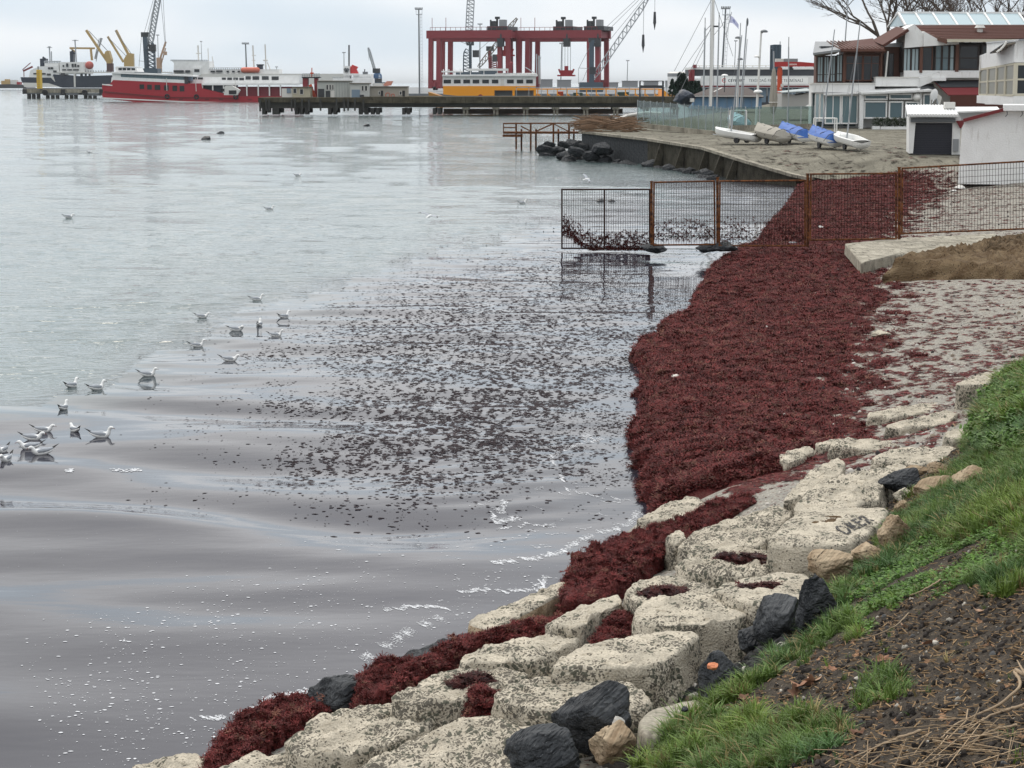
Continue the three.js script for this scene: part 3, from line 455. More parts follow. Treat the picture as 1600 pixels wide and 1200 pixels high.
// slab with painted letters: a hollow on top and the letters as flat print
{
  const o = block([1196, 846, 1222, 818, 1252, 797, 1320, 793, 1388, 794, 1386, 808, 1356, 834, 1330, 850, 1262, 853], 0.5, 0.42, 'pale slab with dark painted letters and a square hollow', { pits: 0.3, rough: 0.02, lumps: 0.02, side: M.conA });
  const hole = topOf([1262, 822, 1282, 808, 1318, 806, 1312, 818, 1290, 827], 0.418);
  const hg = blockGeo(hole, 0.05, { sd: 3, N: 60, rough: 0.02, pits: 0 }); local(hg, o.position); meshOf('hollow', hg, [M.earth, M.earth], o);
  const cv = document.createElement('canvas'); cv.width = 512; cv.height = 160; const c = cv.getContext('2d'); c.clearRect(0, 0, 512, 160);
  c.fillStyle = 'rgba(40,40,44,0.95)'; c.font = 'bold 150px sans-serif'; c.fillText('OXER', 26, 134);
  c.globalCompositeOperation = 'destination-out'; for (let k = 0; k < 900; k++) { c.beginPath(); c.arc(rnd() * 512, rnd() * 160, rnd() * 5, 0, 7); c.fill(); } c.globalCompositeOperation = 'source-over';
  const tx = new THREE.CanvasTexture(cv); tx.colorSpace = THREE.SRGBColorSpace;
  const lm = new THREE.MeshStandardMaterial({ map: tx, transparent: true, roughness: 0.9 });
  const q = topOf([1300, 838, 1316, 842, 1384, 802, 1360, 799], 0.53), n = 14, pos = [], uv = [], idx = []; // bl, br.. laid on the face
  const [bl, br, tr, tl] = [topOf([1292, 828], 0.41)[0], topOf([1322, 843], 0.41)[0], topOf([1384, 812], 0.41)[0], topOf([1356, 800], 0.41)[0]];
  const ray_ = new THREE.Raycaster(), target = o; o.updateMatrixWorld(true);
  // letters read from bottom left to top right
  const A = br, Bv = tr, C = tl, E = bl;
  for (let i = 0; i <= n; i++) for (let j = 0; j <= 8; j++) { const u = i / n, v = j / 8, p = A.clone().lerp(Bv, u).lerp(E.clone().lerp(C, u), v); ray_.set(V(p.x, p.y + 1, p.z), V(0, -1, 0)); const h = ray_.intersectObject(target, false)[0]; pos.push(p.x, (h ? h.point.y : p.y) + 0.006, p.z); uv.push(u, v); if (i < n && j < 8) { const k = i * 9 + j; idx.push(k, k + 9, k + 1, k + 1, k + 9, k + 10); } }
  const g = new THREE.BufferGeometry(); g.setAttribute('position', new THREE.Float32BufferAttribute(pos, 3)); g.setAttribute('uv', new THREE.Float32BufferAttribute(uv, 2)); g.setIndex(idx); g.computeVertexNormals(); local(g, o.position); meshOf('painted_letters', g, lm, o);
}
// boulders: a solid cut by random planes, roughened
function boulderGeo(sx, sy, sz, sd, o = {}) {
  const s0 = seed; seed = sd * 7919; const { planes = 13, rough = 0.05, detail = 5, up = 0 } = o, P_ = [];
  for (let i = 0; i < planes; i++) { const d = V(rr(-1, 1), rr(-0.9, 1), rr(-1, 1)).normalize(); P_.push([d, rr(0.66, 1)]); }
  seed = s0; let g = new THREE.IcosahedronGeometry(1, 18); g.deleteAttribute('normal'); g.deleteAttribute('uv'); g = mergeVertices(g, 1e-4); const p = g.attributes.position, uv = [];
  for (let i = 0; i < p.count; i++) {
    const d = V(p.getX(i), p.getY(i), p.getZ(i)).normalize(); let r = 1.25; for (const [n, k] of P_) { const c = d.dot(n); if (c > 0.05) r = Math.min(r, k / c); }
    r = r * 0.9 + 0.1 + fbm(d.x * 1.6 + sd, d.y * 1.6, d.z * 1.6, 3) * 0.22 + fbm(d.x * 5 + sd, d.y * 5, d.z * 5, 4) * rough * 2;
    p.setXYZ(i, d.x * r * sx, d.y * r * sy, d.z * r * sz);
    const v = V(p.getX(i), p.getY(i), p.getZ(i)); uv.push(v.x * 0.8 + v.z * 0.6 + sd, v.y + v.z * 0.35 + sd * 0.3);
  }
  g.setAttribute('uv', new THREE.Float32BufferAttribute(uv, 2)); g.computeVertexNormals(); return g;
}
// photo box x0..x1, y0..y1; the rock stands on the shore where the middle of its lower edge is
function boulder(x0, y0, x1, y1, mat, label, o = {}) {
  const base = PG((x0 + x1) / 2, y1 - (y1 - y0) * 0.12, o.lift ?? 0), s = -base.z / FOC, w = (x1 - x0) * s / 2, h = (y1 - y0) * s / 2 * (o.hk ?? 1);
  const g = boulderGeo(w * 0.98, h * 1.1, w * (o.deep ?? 0.85), o.sd ?? ++blockNo, o); g.rotateZ(o.roll ?? 0);
  const m = meshOf(o.name || 'boulder', g, mat); m.position.set(base.x, base.y + h * 0.8, base.z - w * 0.25); m.rotation.y = o.turn ?? 0;
  return tag(m, label, o.cat || 'rock', o.group ?? null);
}
boulder(488, 1058, 596, 1118, M.rock, 'black boulder half buried in the lowest strip of red seaweed', { sd: 4, hk: 1.05 });
boulder(698, 1088, 758, 1124, M.rock, 'small black stone wedged between the pitted blocks', { sd: 9 });
boulder(872, 1080, 1004, 1172, M.rock, 'big dark grey boulder beside the smooth grey slab', { sd: 12, deep: 0.7, lift: 0.15 });
boulder(785, 1150, 922, 1232, M.rock, 'grey boulder cut by the bottom edge of the photo', { sd: 15, deep: 0.7, lift: 0.2 });
boulder(1240, 900, 1302, 1004, M.rock, 'upright pointed black rock at the edge of the grass', { sd: 21, deep: 0.6 });
boulder(1176, 938, 1256, 1008, M.rock, 'ribbed black rock leaning on the upright pointed rock', { sd: 25, roll: 0.35 });
boulder(1148, 984, 1210, 1016, M.rock, 'low black rock lying in the dark gravel', { sd: 27 });
boulder(1088, 1028, 1162, 1096, M.rock, 'round black rock with an orange chip on top, by the grass', { sd: 31, planes: 7 });
boulder(1050, 960, 1078, 986, M.rock, 'black stone stuck in the front of a speckled block', { sd: 33, lift: 0.3 });
boulder(1376, 738, 1452, 774, M.rock, 'small black rock below the flat pale slab', { sd: 35, deep: 0.6 });
boulder(1184, 822, 1206, 858, M.rock, 'thin black stone jammed left of the slab with painted letters', { sd: 37, roll: -0.4 });
boulder(1266, 862, 1342, 904, M.tan, 'tan boulder under the slab with painted letters', { sd: 41, lift: 0.1 });
boulder(1098, 984, 1150, 1024, M.tan, 'round tan stone right of the big pale block', { sd: 43 });
boulder(918, 1132, 996, 1196, M.tan, 'rusty brown stone lying against the big grey boulder', { sd: 46, lift: 0.2, roll: 0.5 });
boulder(1428, 738, 1504, 778, M.tan, 'long tan rock with a pointed end beside the small black rock', { sd: 48, roll: 0.3, hk: 0.7 });
boulder(1486, 722, 1552, 762, M.tan, 'tan slab of stone half covered by grass', { sd: 52, roll: 0.25, hk: 0.75 });
boulder(1330, 852, 1388, 886, M.tan, 'tan rock behind the tan boulder, in a pile', { sd: 54, group: null });
boulder(1372, 806, 1424, 862, M.tan, 'largest tan rock of the pile right of the lettered slab', { sd: 56 });
boulder(1396, 782, 1428, 808, M.tan, 'small tan stone at the top of the pile', { sd: 58 });
boulder(1386, 744, 1430, 768, M.tan, 'light tan stone in front of the small black rock', { sd: 60, lift: -0.05 });
boulder(1418, 728, 1452, 746, M.tan, 'knobbly tan stone behind the small black rock', { sd: 62 });
boulder(1450, 724, 1484, 744, M.tan, 'brown stone beside the knobbly tan stone', { sd: 63 });
boulder(1396, 764, 1426, 784, M.conA, 'pale stone below the light tan stone', { sd: 66 });
// chips lying on the rocks
boulder(1106, 1036, 1124, 1048, flat(0.62, 0.24, 0.13, 0.8), 'orange chip of brick on the round black rock', { sd: 70, name: 'brick_chip', cat: 'chip', lift: 0.25 });
boulder(956, 1118, 976, 1140, flat(0.62, 0.6, 0.56, 0.7), 'white splinter stuck behind the rusty brown stone', { sd: 71, name: 'white_splinter', cat: 'splinter', lift: 0.35, deep: 0.3, roll: 0.7 });
boulder(1064, 1104, 1075, 1112, M.rock, 'tiny black pebble on the smooth grey slab', { sd: 72, name: 'pebble', cat: 'pebble', lift: 0.32 });
boulder(1046, 586, 1064, 596, flat(0.6, 0.57, 0.52, 0.8), 'white pebble lying on the red seaweed mat', { sd: 73, name: 'pebble', cat: 'pebble', lift: 0.16 });
boulder(1362, 518, 1392, 528, M.conA, 'pale flat stone among scraps of red seaweed', { sd: 74, name: 'stone', cat: 'stone' });
// heaps of seaweed between the blocks
const tuftList = []; M.weedWet = mapped(T_WEED, 0.7, 0.03, { roughness: 0.35, specularIntensity: 0.7, color: 0x93707f });
function weedHeap(list, off, th, label, wet) {
  const t = topOf(list, off), c = V(0, 0, 0); t.forEach((p) => c.add(p)); c.multiplyScalar(1 / t.length); c.y -= th;
  const gw = blockGeo(t, th, { sd: 5.3 * ++blockNo, rough: wet ? 0.03 : 0.09, lumps: wet ? 0.04 : 0.14, bulge: 0.0, batter: 0.25, freq: 1.5, N: 130, pits: 0 }), m = meshOf('seaweed', local(gw, c), wet ? M.weedWet : M.weed); gw.clearGroups(); m.position.copy(c);
  tag(m, label, 'seaweed', null, 'stuff');
  const p = gw.attributes.position; for (let k = 0; k < (wet ? 700 : 2600); k++) { const i = (rnd() * p.count) | 0, s = rr(0.035, 0.08); tuftList.push([p.getX(i) + c.x + rr(-0.03, 0.03), p.getY(i) + c.y - 0.01, p.getZ(i) + c.z + rr(-0.03, 0.03), rr(-0.5, 0.5), rr(0, 6.28), rr(-0.5, 0.5), s, s * (wet ? rr(0.1, 0.3) : rr(0.6, 1.1)), s, ...weedCol().map((q) => (wet ? q * 0.5 + 0.008 : q))]); }
}
weedHeap([312, 1200, 345, 1150, 400, 1108, 450, 1086, 500, 1082, 520, 1100, 480, 1122, 440, 1140, 400, 1168, 350, 1196], 0.16, 0.35, 'red seaweed tongue lowest on the rocks, left of black boulder');
weedHeap([555, 1055, 590, 1036, 640, 1034, 700, 1008, 722, 990, 760, 994, 720, 1014, 680, 1040, 630, 1066, 590, 1096], 0.22, 0.35, 'red seaweed tongue right of the black boulder, along the low wet rock');
weedHeap([724, 1004, 760, 994, 820, 980, 880, 962, 910, 962, 900, 978, 850, 990, 780, 1004], 0.24, 0.3, 'thin red seaweed strip under the mossy yellowish block');
weedHeap([878, 934, 888, 892, 912, 856, 965, 832, 1030, 824, 1050, 834, 1056, 850, 1010, 872, 985, 896, 960, 922, 910, 940], 0.26, 0.45, 'upper heap of red seaweed spilling between the blocks');
weedHeap([1000, 836, 1040, 814, 1075, 806, 1110, 786, 1165, 766, 1185, 782, 1130, 806, 1080, 836, 1040, 852, 1005, 850], 0.2, 0.3, 'red seaweed tail joining the mat to the upper heap');
weedHeap([925, 1004, 960, 965, 980, 948, 992, 954, 985, 976, 965, 998], 0.3, 0.3, 'red seaweed pocket right of the narrow upright block');
weedHeap([740, 1078, 772, 1078, 768, 1094, 752, 1100], 0.34, 0.2, 'small triangle of red seaweed above the small black stone');
weedHeap([1150, 915, 1215, 908, 1245, 912, 1215, 918, 1165, 921], 0.42, 0.03, 'purple weed lying in the puddle of the smooth pale block', true);
weedHeap([1000, 922, 1040, 914, 1080, 918, 1060, 928, 1015, 930], 0.415, 0.03, 'purple weed in the hollow of the block by the upper heap', true);
weedHeap([1110, 866, 1170, 862, 1260, 872, 1250, 884, 1180, 876], 0.3, 0.04, 'ragged weed litter under the slab with painted letters', true);
weedHeap([500, 1128, 560, 1116, 585, 1122, 560, 1136, 520, 1140], 0.285, 0.04, 'thin dark weed on the broad worn block', true);
weedHeap([690, 1066, 740, 1052, 775, 1056, 740, 1068], 0.35, 0.04, 'dark weed in the hollow of the pitted block', true);
copies('seaweed_strands', TUFT, M_STRANDI, tuftList, 'loose strands on the seaweed heaps between the blocks', 'seaweed');

// dark gravel between the big pale block and the grass
{
  const g = boulderGeo(0.5, 0.35, 0.45, 99, { planes: 9 }), gg = new THREE.IcosahedronGeometry(0.5, 1), L = [], poly = [[1030, 1085], [1060, 1040], [1100, 1010], [1150, 985], [1230, 1000], [1250, 1010], [1170, 1060], [1110, 1095], [1060, 1100]];
  for (let k = 0; k < 9000 && L.length < 3000; k++) { const x = rr(1000, 1260), y = rr(980, 1110); if (!inPoly(poly, x, y)) continue; const p = PG(x, y), s = Math.pow(rnd(), 2.5) * 0.07 + 0.014, t = rnd(), c = t < 0.82 ? [0.03, 0.03, 0.03] : t < 0.94 ? [0.12, 0.09, 0.07] : [0.4, 0.37, 0.33]; L.push([p.x, p.y + s * 0.2, p.z, rr(0, 6), rr(0, 6), rr(0, 6), s * rr(0.7, 1.3), s * 0.7, s, ...((k) => c.map((q) => q * k))(rr(0.6, 1.4))]); }
  const poly2 = [[1010, 1180], [990, 1150], [920, 1190], [1000, 1215]]; for (let k = 0; k < 2000; k++) { const x = rr(900, 1020), y = rr(1130, 1215); if (!inPoly(poly2, x, y)) continue; const p = PG(x, y), s = rr(0.012, 0.05); L.push([p.x, p.y, p.z, rr(0, 6), rr(0, 6), rr(0, 6), s, s, s, 0.05, 0.045, 0.04]); }
  copies('gravel', gg, flat(1, 1, 1, 0.85, { flatShading: true }), L, 'dark gravel between the big pale block and the grass', 'gravel');
  // small stones and shells strewn over the sand
  const S = []; for (let k = 0; k < 2600; k++) { const z = -18 * Math.pow(5, rnd()), x = lerp(W(z) + 1.5, B(z) + 0.2, Math.sqrt(rnd())), s = Math.pow(rnd(), 3) * 0.07 + 0.012, c = rnd() < 0.35 ? [0.05, 0.045, 0.045] : rnd() < 0.5 ? [0.5, 0.47, 0.43] : [0.22, 0.18, 0.14]; S.push([x, groundH(x, z) + (x < R(z) ? Math.max(0, weedT(x, z)) : 0) + s * 0.15, z, rr(0, 6), rr(0, 6), rr(0, 6), s, s * 0.6, s, ...c]); }
  copies('pebbles', gg, flat(1, 1, 1, 0.85, { flatShading: true }), S, 'small pebbles and shell bits strewn over sand and seaweed', 'pebbles');
}
// concrete apron and earth mound at the foot of the fence
block([1320, 380, 1400, 372, 1610, 362, 1615, 368, 1560, 376, 1480, 388, 1400, 398, 1346, 410], 0.18, 0.3, 'pale broken concrete apron at the foot of the fence', { top: M.conSmooth, side: M.conSmooth, rough: 0.02, lumps: 0.03, pits: 0, name: 'concrete_apron', cat: 'slab', group: null });
block([1398, 404, 1440, 394, 1500, 384, 1570, 370, 1640, 360, 1680, 400, 1620, 424, 1540, 412, 1450, 404], 0.42, 0.9, 'crumbling brown earth mound below the concrete apron', { top: M.earth, side: M.earth, rough: 0.12, lumps: 0.3, batter: 0.9, pits: 2, name: 'earth_mound', cat: 'mound', group: null });

// ---------------------------------------------------------------- plants, leaves and litter on the bank
function grassGeo(n, sd, o = {}) { // one tuft of bent blades, 1 m tall before scaling
  const { lean = 0.55, w = 0.028, spread = 0.16 } = o, s0 = seed; seed = sd; const v = [], nn = [];
  for (let i = 0; i < n; i++) {
    const a = rr(0, 6.28), dx = Math.cos(a), dz = Math.sin(a), h = rr(0.45, 1), bend = rr(0.15, 1) * lean, x0 = rr(-1, 1) * spread, z0 = rr(-1, 1) * spread, ww = w * rr(0.6, 1.2), pts = [];
    for (let k = 0; k <= 4; k++) { const t = k / 4, r = bend * t * t * 1.1, y = h * (t - 0.3 * bend * t * t * t); pts.push([V(x0 + dx * r, y, z0 + dz * r), ww * (1 - t * t * 0.95)]); }
    const sx = -dz, sz = dx;
    for (let k = 0; k < 4; k++) { const [p, wp] = pts[k], [q, wq] = pts[k + 1], A = [p.x + sx * wp, p.y, p.z + sz * wp], Bq = [p.x - sx * wp, p.y, p.z - sz * wp], C = [q.x + sx * wq, q.y, q.z + sz * wq], E = [q.x - sx * wq, q.y, q.z - sz * wq]; v.push(...A, ...Bq, ...C, ...Bq, ...E, ...C); }
  }
  seed = s0; const g = new THREE.BufferGeometry(); g.setAttribute('position', new THREE.Float32BufferAttribute(v, 3)); g.computeVertexNormals(); return g;
}
function leafyGeo(n, sd, o = {}) { // low cluster of broad leaves on stalks
  const { size = 0.22, up = 0.5 } = o, s0 = seed; seed = sd; const v = [];
  for (let i = 0; i < n; i++) {
    const a = rr(0, 6.28), r = rr(0.05, 0.45), c = V(Math.cos(a) * r, rr(0.1, up), Math.sin(a) * r), t = V(Math.cos(a), rr(-0.5, 0.5), Math.sin(a)).normalize(), s = V(-t.z, rr(-0.3, 0.3), t.x).normalize(), L = size * rr(0.6, 1.2), wd = L * 0.42;
    const p = [[-1, 0], [-0.4, 0.9], [0.3, 0.8], [1, 0], [0.3, -0.8], [-0.4, -0.9]].map(([f, g]) => c.clone().add(t.clone().multiplyScalar(f * L * 0.6)).add(s.clone().multiplyScalar(g * wd)).add(V(0, -Math.abs(g) * L * 0.12 - f * f * L * 0.1, 0)));
    for (let k = 1; k < 5; k++) v.push(...p[0].toArray(), ...p[k].toArray(), ...p[k + 1].toArray());
  }
  seed = s0; const g = new THREE.BufferGeometry(); g.setAttribute('position', new THREE.Float32BufferAttribute(v, 3)); g.computeVertexNormals(); return g;
}
const M_LEAF = (() => { const m = new THREE.MeshPhysicalMaterial({ roughness: 0.6, side: THREE.DoubleSide, specularIntensity: 0.35, transmission: 0.28, thickness: 0 }); m.color.setRGB(1, 1, 1); return m; })();
const GRASS_MAIN = pairs([1008, 1196, 1040, 1150, 1085, 1112, 1150, 1076, 1200, 1035, 1255, 1000, 1290, 950, 1310, 910, 1372, 862, 1400, 815, 1440, 778, 1490, 735, 1520, 690, 1550, 620, 1600, 580, 1640, 560, 1640, 840, 1590, 850, 1540, 850, 1500, 862, 1460, 885, 1430, 920, 1390, 952, 1340, 985, 1290, 1015, 1230, 1050, 1180, 1084, 1140, 1100]);
const GRASS_LOW = pairs([1000, 1210, 1030, 1160, 1090, 1140, 1150, 1120, 1200, 1135, 1260, 1120, 1330, 1118, 1320, 1160, 1270, 1180, 1200, 1200, 1150, 1215]);
const GRASS_TONGUE = pairs([1380, 945, 1450, 880, 1520, 850, 1610, 835, 1610, 925, 1560, 925, 1500, 915, 1450, 935, 1400, 960]);
const GRASS_SPOT = pairs([1330, 1085, 1380, 1060, 1425, 1062, 1415, 1090, 1370, 1110, 1340, 1105]);
const CLOVER = pairs([1320, 960, 1360, 900, 1440, 850, 1540, 830, 1600, 840, 1600, 890, 1530, 900, 1470, 930, 1400, 970, 1340, 980]);
{
  const G = [[], [], []], C = [], T = [];
  for (let k = 0; k < 700000 && G[0].length + G[1].length + G[2].length < 21000; k++) {
    const z = lerp(-7, -36, rnd()), x = B(z) - 0.25 + 4.2 * Math.pow(rnd(), 1.3), d = bankD(x, z); if (d < -0.12) continue;
    const y = bankH(x, z), [px, py] = toPx(x, y, z); if (px > 1650 || py > 1260) continue;
    const jx = px + fbm(x * 2, 3, z * 2, 2) * 60, jy = py + fbm(x * 2, 8, z * 2, 2) * 50;
    const main = inPoly(GRASS_MAIN, jx, jy), low = inPoly(GRASS_LOW, jx, jy), tong = inPoly(GRASS_TONGUE, jx, jy), spot = inPoly(GRASS_SPOT, jx, jy);
    const stray = rnd() < 0.006;
    if (!(main || low || tong || spot || stray)) continue;
    const dens = fbm(x * 1.8, 5, z * 1.8, 3); if (dens < -0.2) continue; if (spot && rnd() < 0.5) continue; if (dens < -0.12 && rnd() < 0.65) continue;
    const clov = inPoly(CLOVER, jx, jy), tall = ss(760, 640, py) * ss(1480, 1540, px), v = rr(0.6, 1.3), dry = rnd() < 0.1;
    if (clov && rnd() < 0.78) { const s = rr(0.04, 0.1); C.push([x, y - 0.01, z, rr(-0.3, 0.1), rr(0, 6.28), rr(-0.3, 0.1), s, s * rr(0.7, 1.4), s, 0.10 * v, 0.20 * v, 0.03 * v]); continue; }
    const s = rr(0.06, 0.185) * (low ? 1.05 : 1) * (1 + tall * 0.6) * (clov ? 0.6 : 1) * (stray ? 0.6 : 1) * (0.75 + dens);
    const blu = fbm(x * 0.9, 2, z * 0.9, 2);
    const c = dry ? [0.26 * v, 0.21 * v, 0.09 * v] : mix3([0.16 * v, 0.235 * v, 0.04 * v], [0.075 * v, 0.15 * v, 0.045 * v], clamp(0.5 + blu * 2));
    G[(rnd() * 3) | 0].push([x, y - 0.01, z, rr(-0.25, 0.25), rr(0, 6.28), rr(-0.35, 0.15), s, s * rr(0.8, 1.3), s, ...c]);
    if (tall > 0.3 && rnd() < 0.09) { const q = rr(0.07, 0.17), w = rr(0.6, 1.5); T.push([x, y, z, rr(-0.5, 0.5), rr(0, 6.28), rr(-0.5, 0.5), q, q * rr(0.9, 2), q, 0.085 * w, 0.165 * w, 0.03 * w]); }
  }
  G.forEach((l, i) => copies('grass', grassGeo(13, 31 + i, { lean: [0.6, 0.95, 1.15][i], w: [0.026, 0.034, 0.046][i] }), M_LEAF, l, ['upright green grass along the edge of the bank', 'bent green grass along the edge of the bank', 'broad drooping grass blades along the edge of the bank'][i], 'grass'));
  copies('clover', leafyGeo(16, 51), M_LEAF, C, 'light green clover patch between the grass and the bare soil', 'ground cover');
  copies('broad_leaved_weeds', leafyGeo(22, 52, { size: 0.34, up: 1 }), M_LEAF, T, 'taller broad leaved weeds at the far right end of the bank', 'plants');
  // stones, crumbs of earth and chips on the bare soil
  const S = [], gg = new THREE.IcosahedronGeometry(0.5, 1), gp = gg.attributes.position; for (let i = 0; i < gp.count; i++) { const f = 0.75 + 0.5 * hsh(Math.round(gp.getX(i) * 50), Math.round(gp.getY(i) * 50 + gp.getZ(i) * 331), 3); gp.setXYZ(i, gp.getX(i) * f, gp.getY(i) * f, gp.getZ(i) * f); } gg.computeVertexNormals();
  const F = []; // dry straw and leaf crumbs
  for (let k = 0; k < 60000 && S.length < 15000; k++) {
    const z = lerp(-6.5, -24, Math.pow(rnd(), 1.5)), x = B(z) - 0.05 + 4 * rnd(), y = bankH(x, z), [px, py] = toPx(x, y, z); if (px < 980 || px > 1640 || py > 1240 || py < 700) continue;
    if (inPoly(GRASS_MAIN, px, py) && rnd() < 0.8) continue;
    const s = Math.pow(rnd(), 6) * 0.042 + 0.003, t = rnd(), c = t < 0.84 ? [0.036, 0.031, 0.028] : t < 0.94 ? [0.10, 0.07, 0.045] : t < 0.975 ? [0.08, 0.08, 0.08] : [0.42, 0.39, 0.34], q = rr(0.6, 1.3);
    S.push([x, y + s * 0.1, z, rr(0, 6), rr(0, 6), rr(0, 6), s * rr(0.7, 1.5), s * 0.7, s, c[0] * q, c[1] * q, c[2] * q]);
    if (rnd() < 0.3) { const q2 = rr(0.5, 1.1), l = rr(0.02, 0.09); F.push([x, y + 0.006, z, rr(-0.25, 0.25), rr(0, 6.28), rr(-0.2, 0.2), l, rr(0.002, 0.004), rr(0.0025, 0.006), 0.3 * q2, 0.2 * q2, 0.11 * q2]); }
  }
  copies('soil_crumbs', gg, flat(1, 1, 1, 0.95, { flatShading: true }), S, 'crumbs of earth and small stones on the bare dark soil', 'soil');
  copies('straw', new THREE.BoxGeometry(1, 1, 1), flat(1, 1, 1, 0.9), F, 'bits of dry straw lying on the bare dark soil', 'straw');
}
// larger dead leaves: curled sheets with lobes
{
  const leafShape = (sd) => { const s0 = seed; seed = sd; const n = 22, v = [], p = []; for (let i = 0; i < n; i++) { const a = i / n * 6.283, lobes = 0.62 + 0.38 * Math.abs(Math.cos(a * 2.5)), r = 0.5 * lobes * rr(0.85, 1.1); p.push(V(Math.cos(a) * r, 0.22 * r * Math.sin(a * 3 + sd) + 0.3 * r * r * 2, Math.sin(a) * r * 0.8)); } for (let i = 0; i < n; i++) { const a = p[i], b = p[(i + 1) % n]; v.push(0, 0, 0, b.x, b.y, b.z, a.x, a.y, a.z); } seed = s0; const g = new THREE.BufferGeometry(); g.setAttribute('position', new THREE.Float32BufferAttribute(v, 3)); g.computeVertexNormals(); return g; };
  const gs = [leafShape(1), leafShape(2), leafShape(3)], ms = [flat(0.26, 0.14, 0.09, 0.8, { side: THREE.DoubleSide }), flat(0.34, 0.22, 0.15, 0.8, { side: THREE.DoubleSide }), flat(0.16, 0.09, 0.06, 0.8, { side: THREE.DoubleSide })];
  const spot = [[1255, 1076, 0.16, 'curled reddish dead leaf where the grass gives way to soil'], [1270, 1068, 0.13, 'dead leaf leaning on the curled reddish one'], [1243, 1088, 0.11, 'flat brown dead leaf just below the curled reddish one'], [1378, 1034, 0.09, 'brown dead leaf at the right end of the grass'], [1336, 965, 0.1, 'reddish dead leaf caught in the grass'], [1162, 1094, 0.09, 'small dead leaf on the thin turf above the smooth slab'], [1180, 1102, 0.08, 'folded dead leaf beside the small one on thin turf'], [1496, 672, 0.2, 'pinkish dead leaf among the tall plants'], [1562, 906, 0.07, 'small dead leaf below the green tongue of grass'], [1452, 1010, 0.09, 'dead leaf on bare soil in the middle of the slope'], [1530, 960, 0.08, 'dead leaf on bare soil nearest the right edge'], [1340, 1150, 0.08, 'dead leaf right of the lowest grass clump'], [1300, 1050, 0.07, 'small leaf above the lowest grass clump'], [1416, 985, 0.08, 'dark dead leaf under the clover']];
  spot.forEach(([px, py, s, l], i) => { const p = PG(px, py), m = meshOf('dead_leaf', gs[i % 3], ms[i % 3]); m.position.set(p.x, p.y + 0.015, p.z); m.scale.setScalar(s * 1.1); m.rotation.set(rr(-0.5, 0.7), rr(0, 6), rr(-0.4, 0.4)); tag(m, l, 'leaf', 'dead leaves on the bank'); });
  // small litter leaves as one mass
  const L = []; for (let k = 0; k < 900; k++) { const z = rr(-7, -17), x = B(z) + rr(0.1, 3.6), y = bankH(x, z), [px, py] = toPx(x, y, z); if (px > 1620 || py > 1220 || px < 1050 || (inPoly(GRASS_MAIN, px, py) && rnd() < 0.7)) continue; const s = rr(0.015, 0.05), q = rr(0.5, 1.2); L.push([x, y + 0.008, z, rr(-0.6, 0.6), rr(0, 6), rr(-0.6, 0.6), s, s, s, 0.27 * q, 0.16 * q, 0.095 * q]); }
  copies('leaf_litter', gs[1], flat(1, 1, 1, 0.85, { side: THREE.DoubleSide }), L, 'small bits of brown leaf littering the soil slope', 'leaf litter');
}
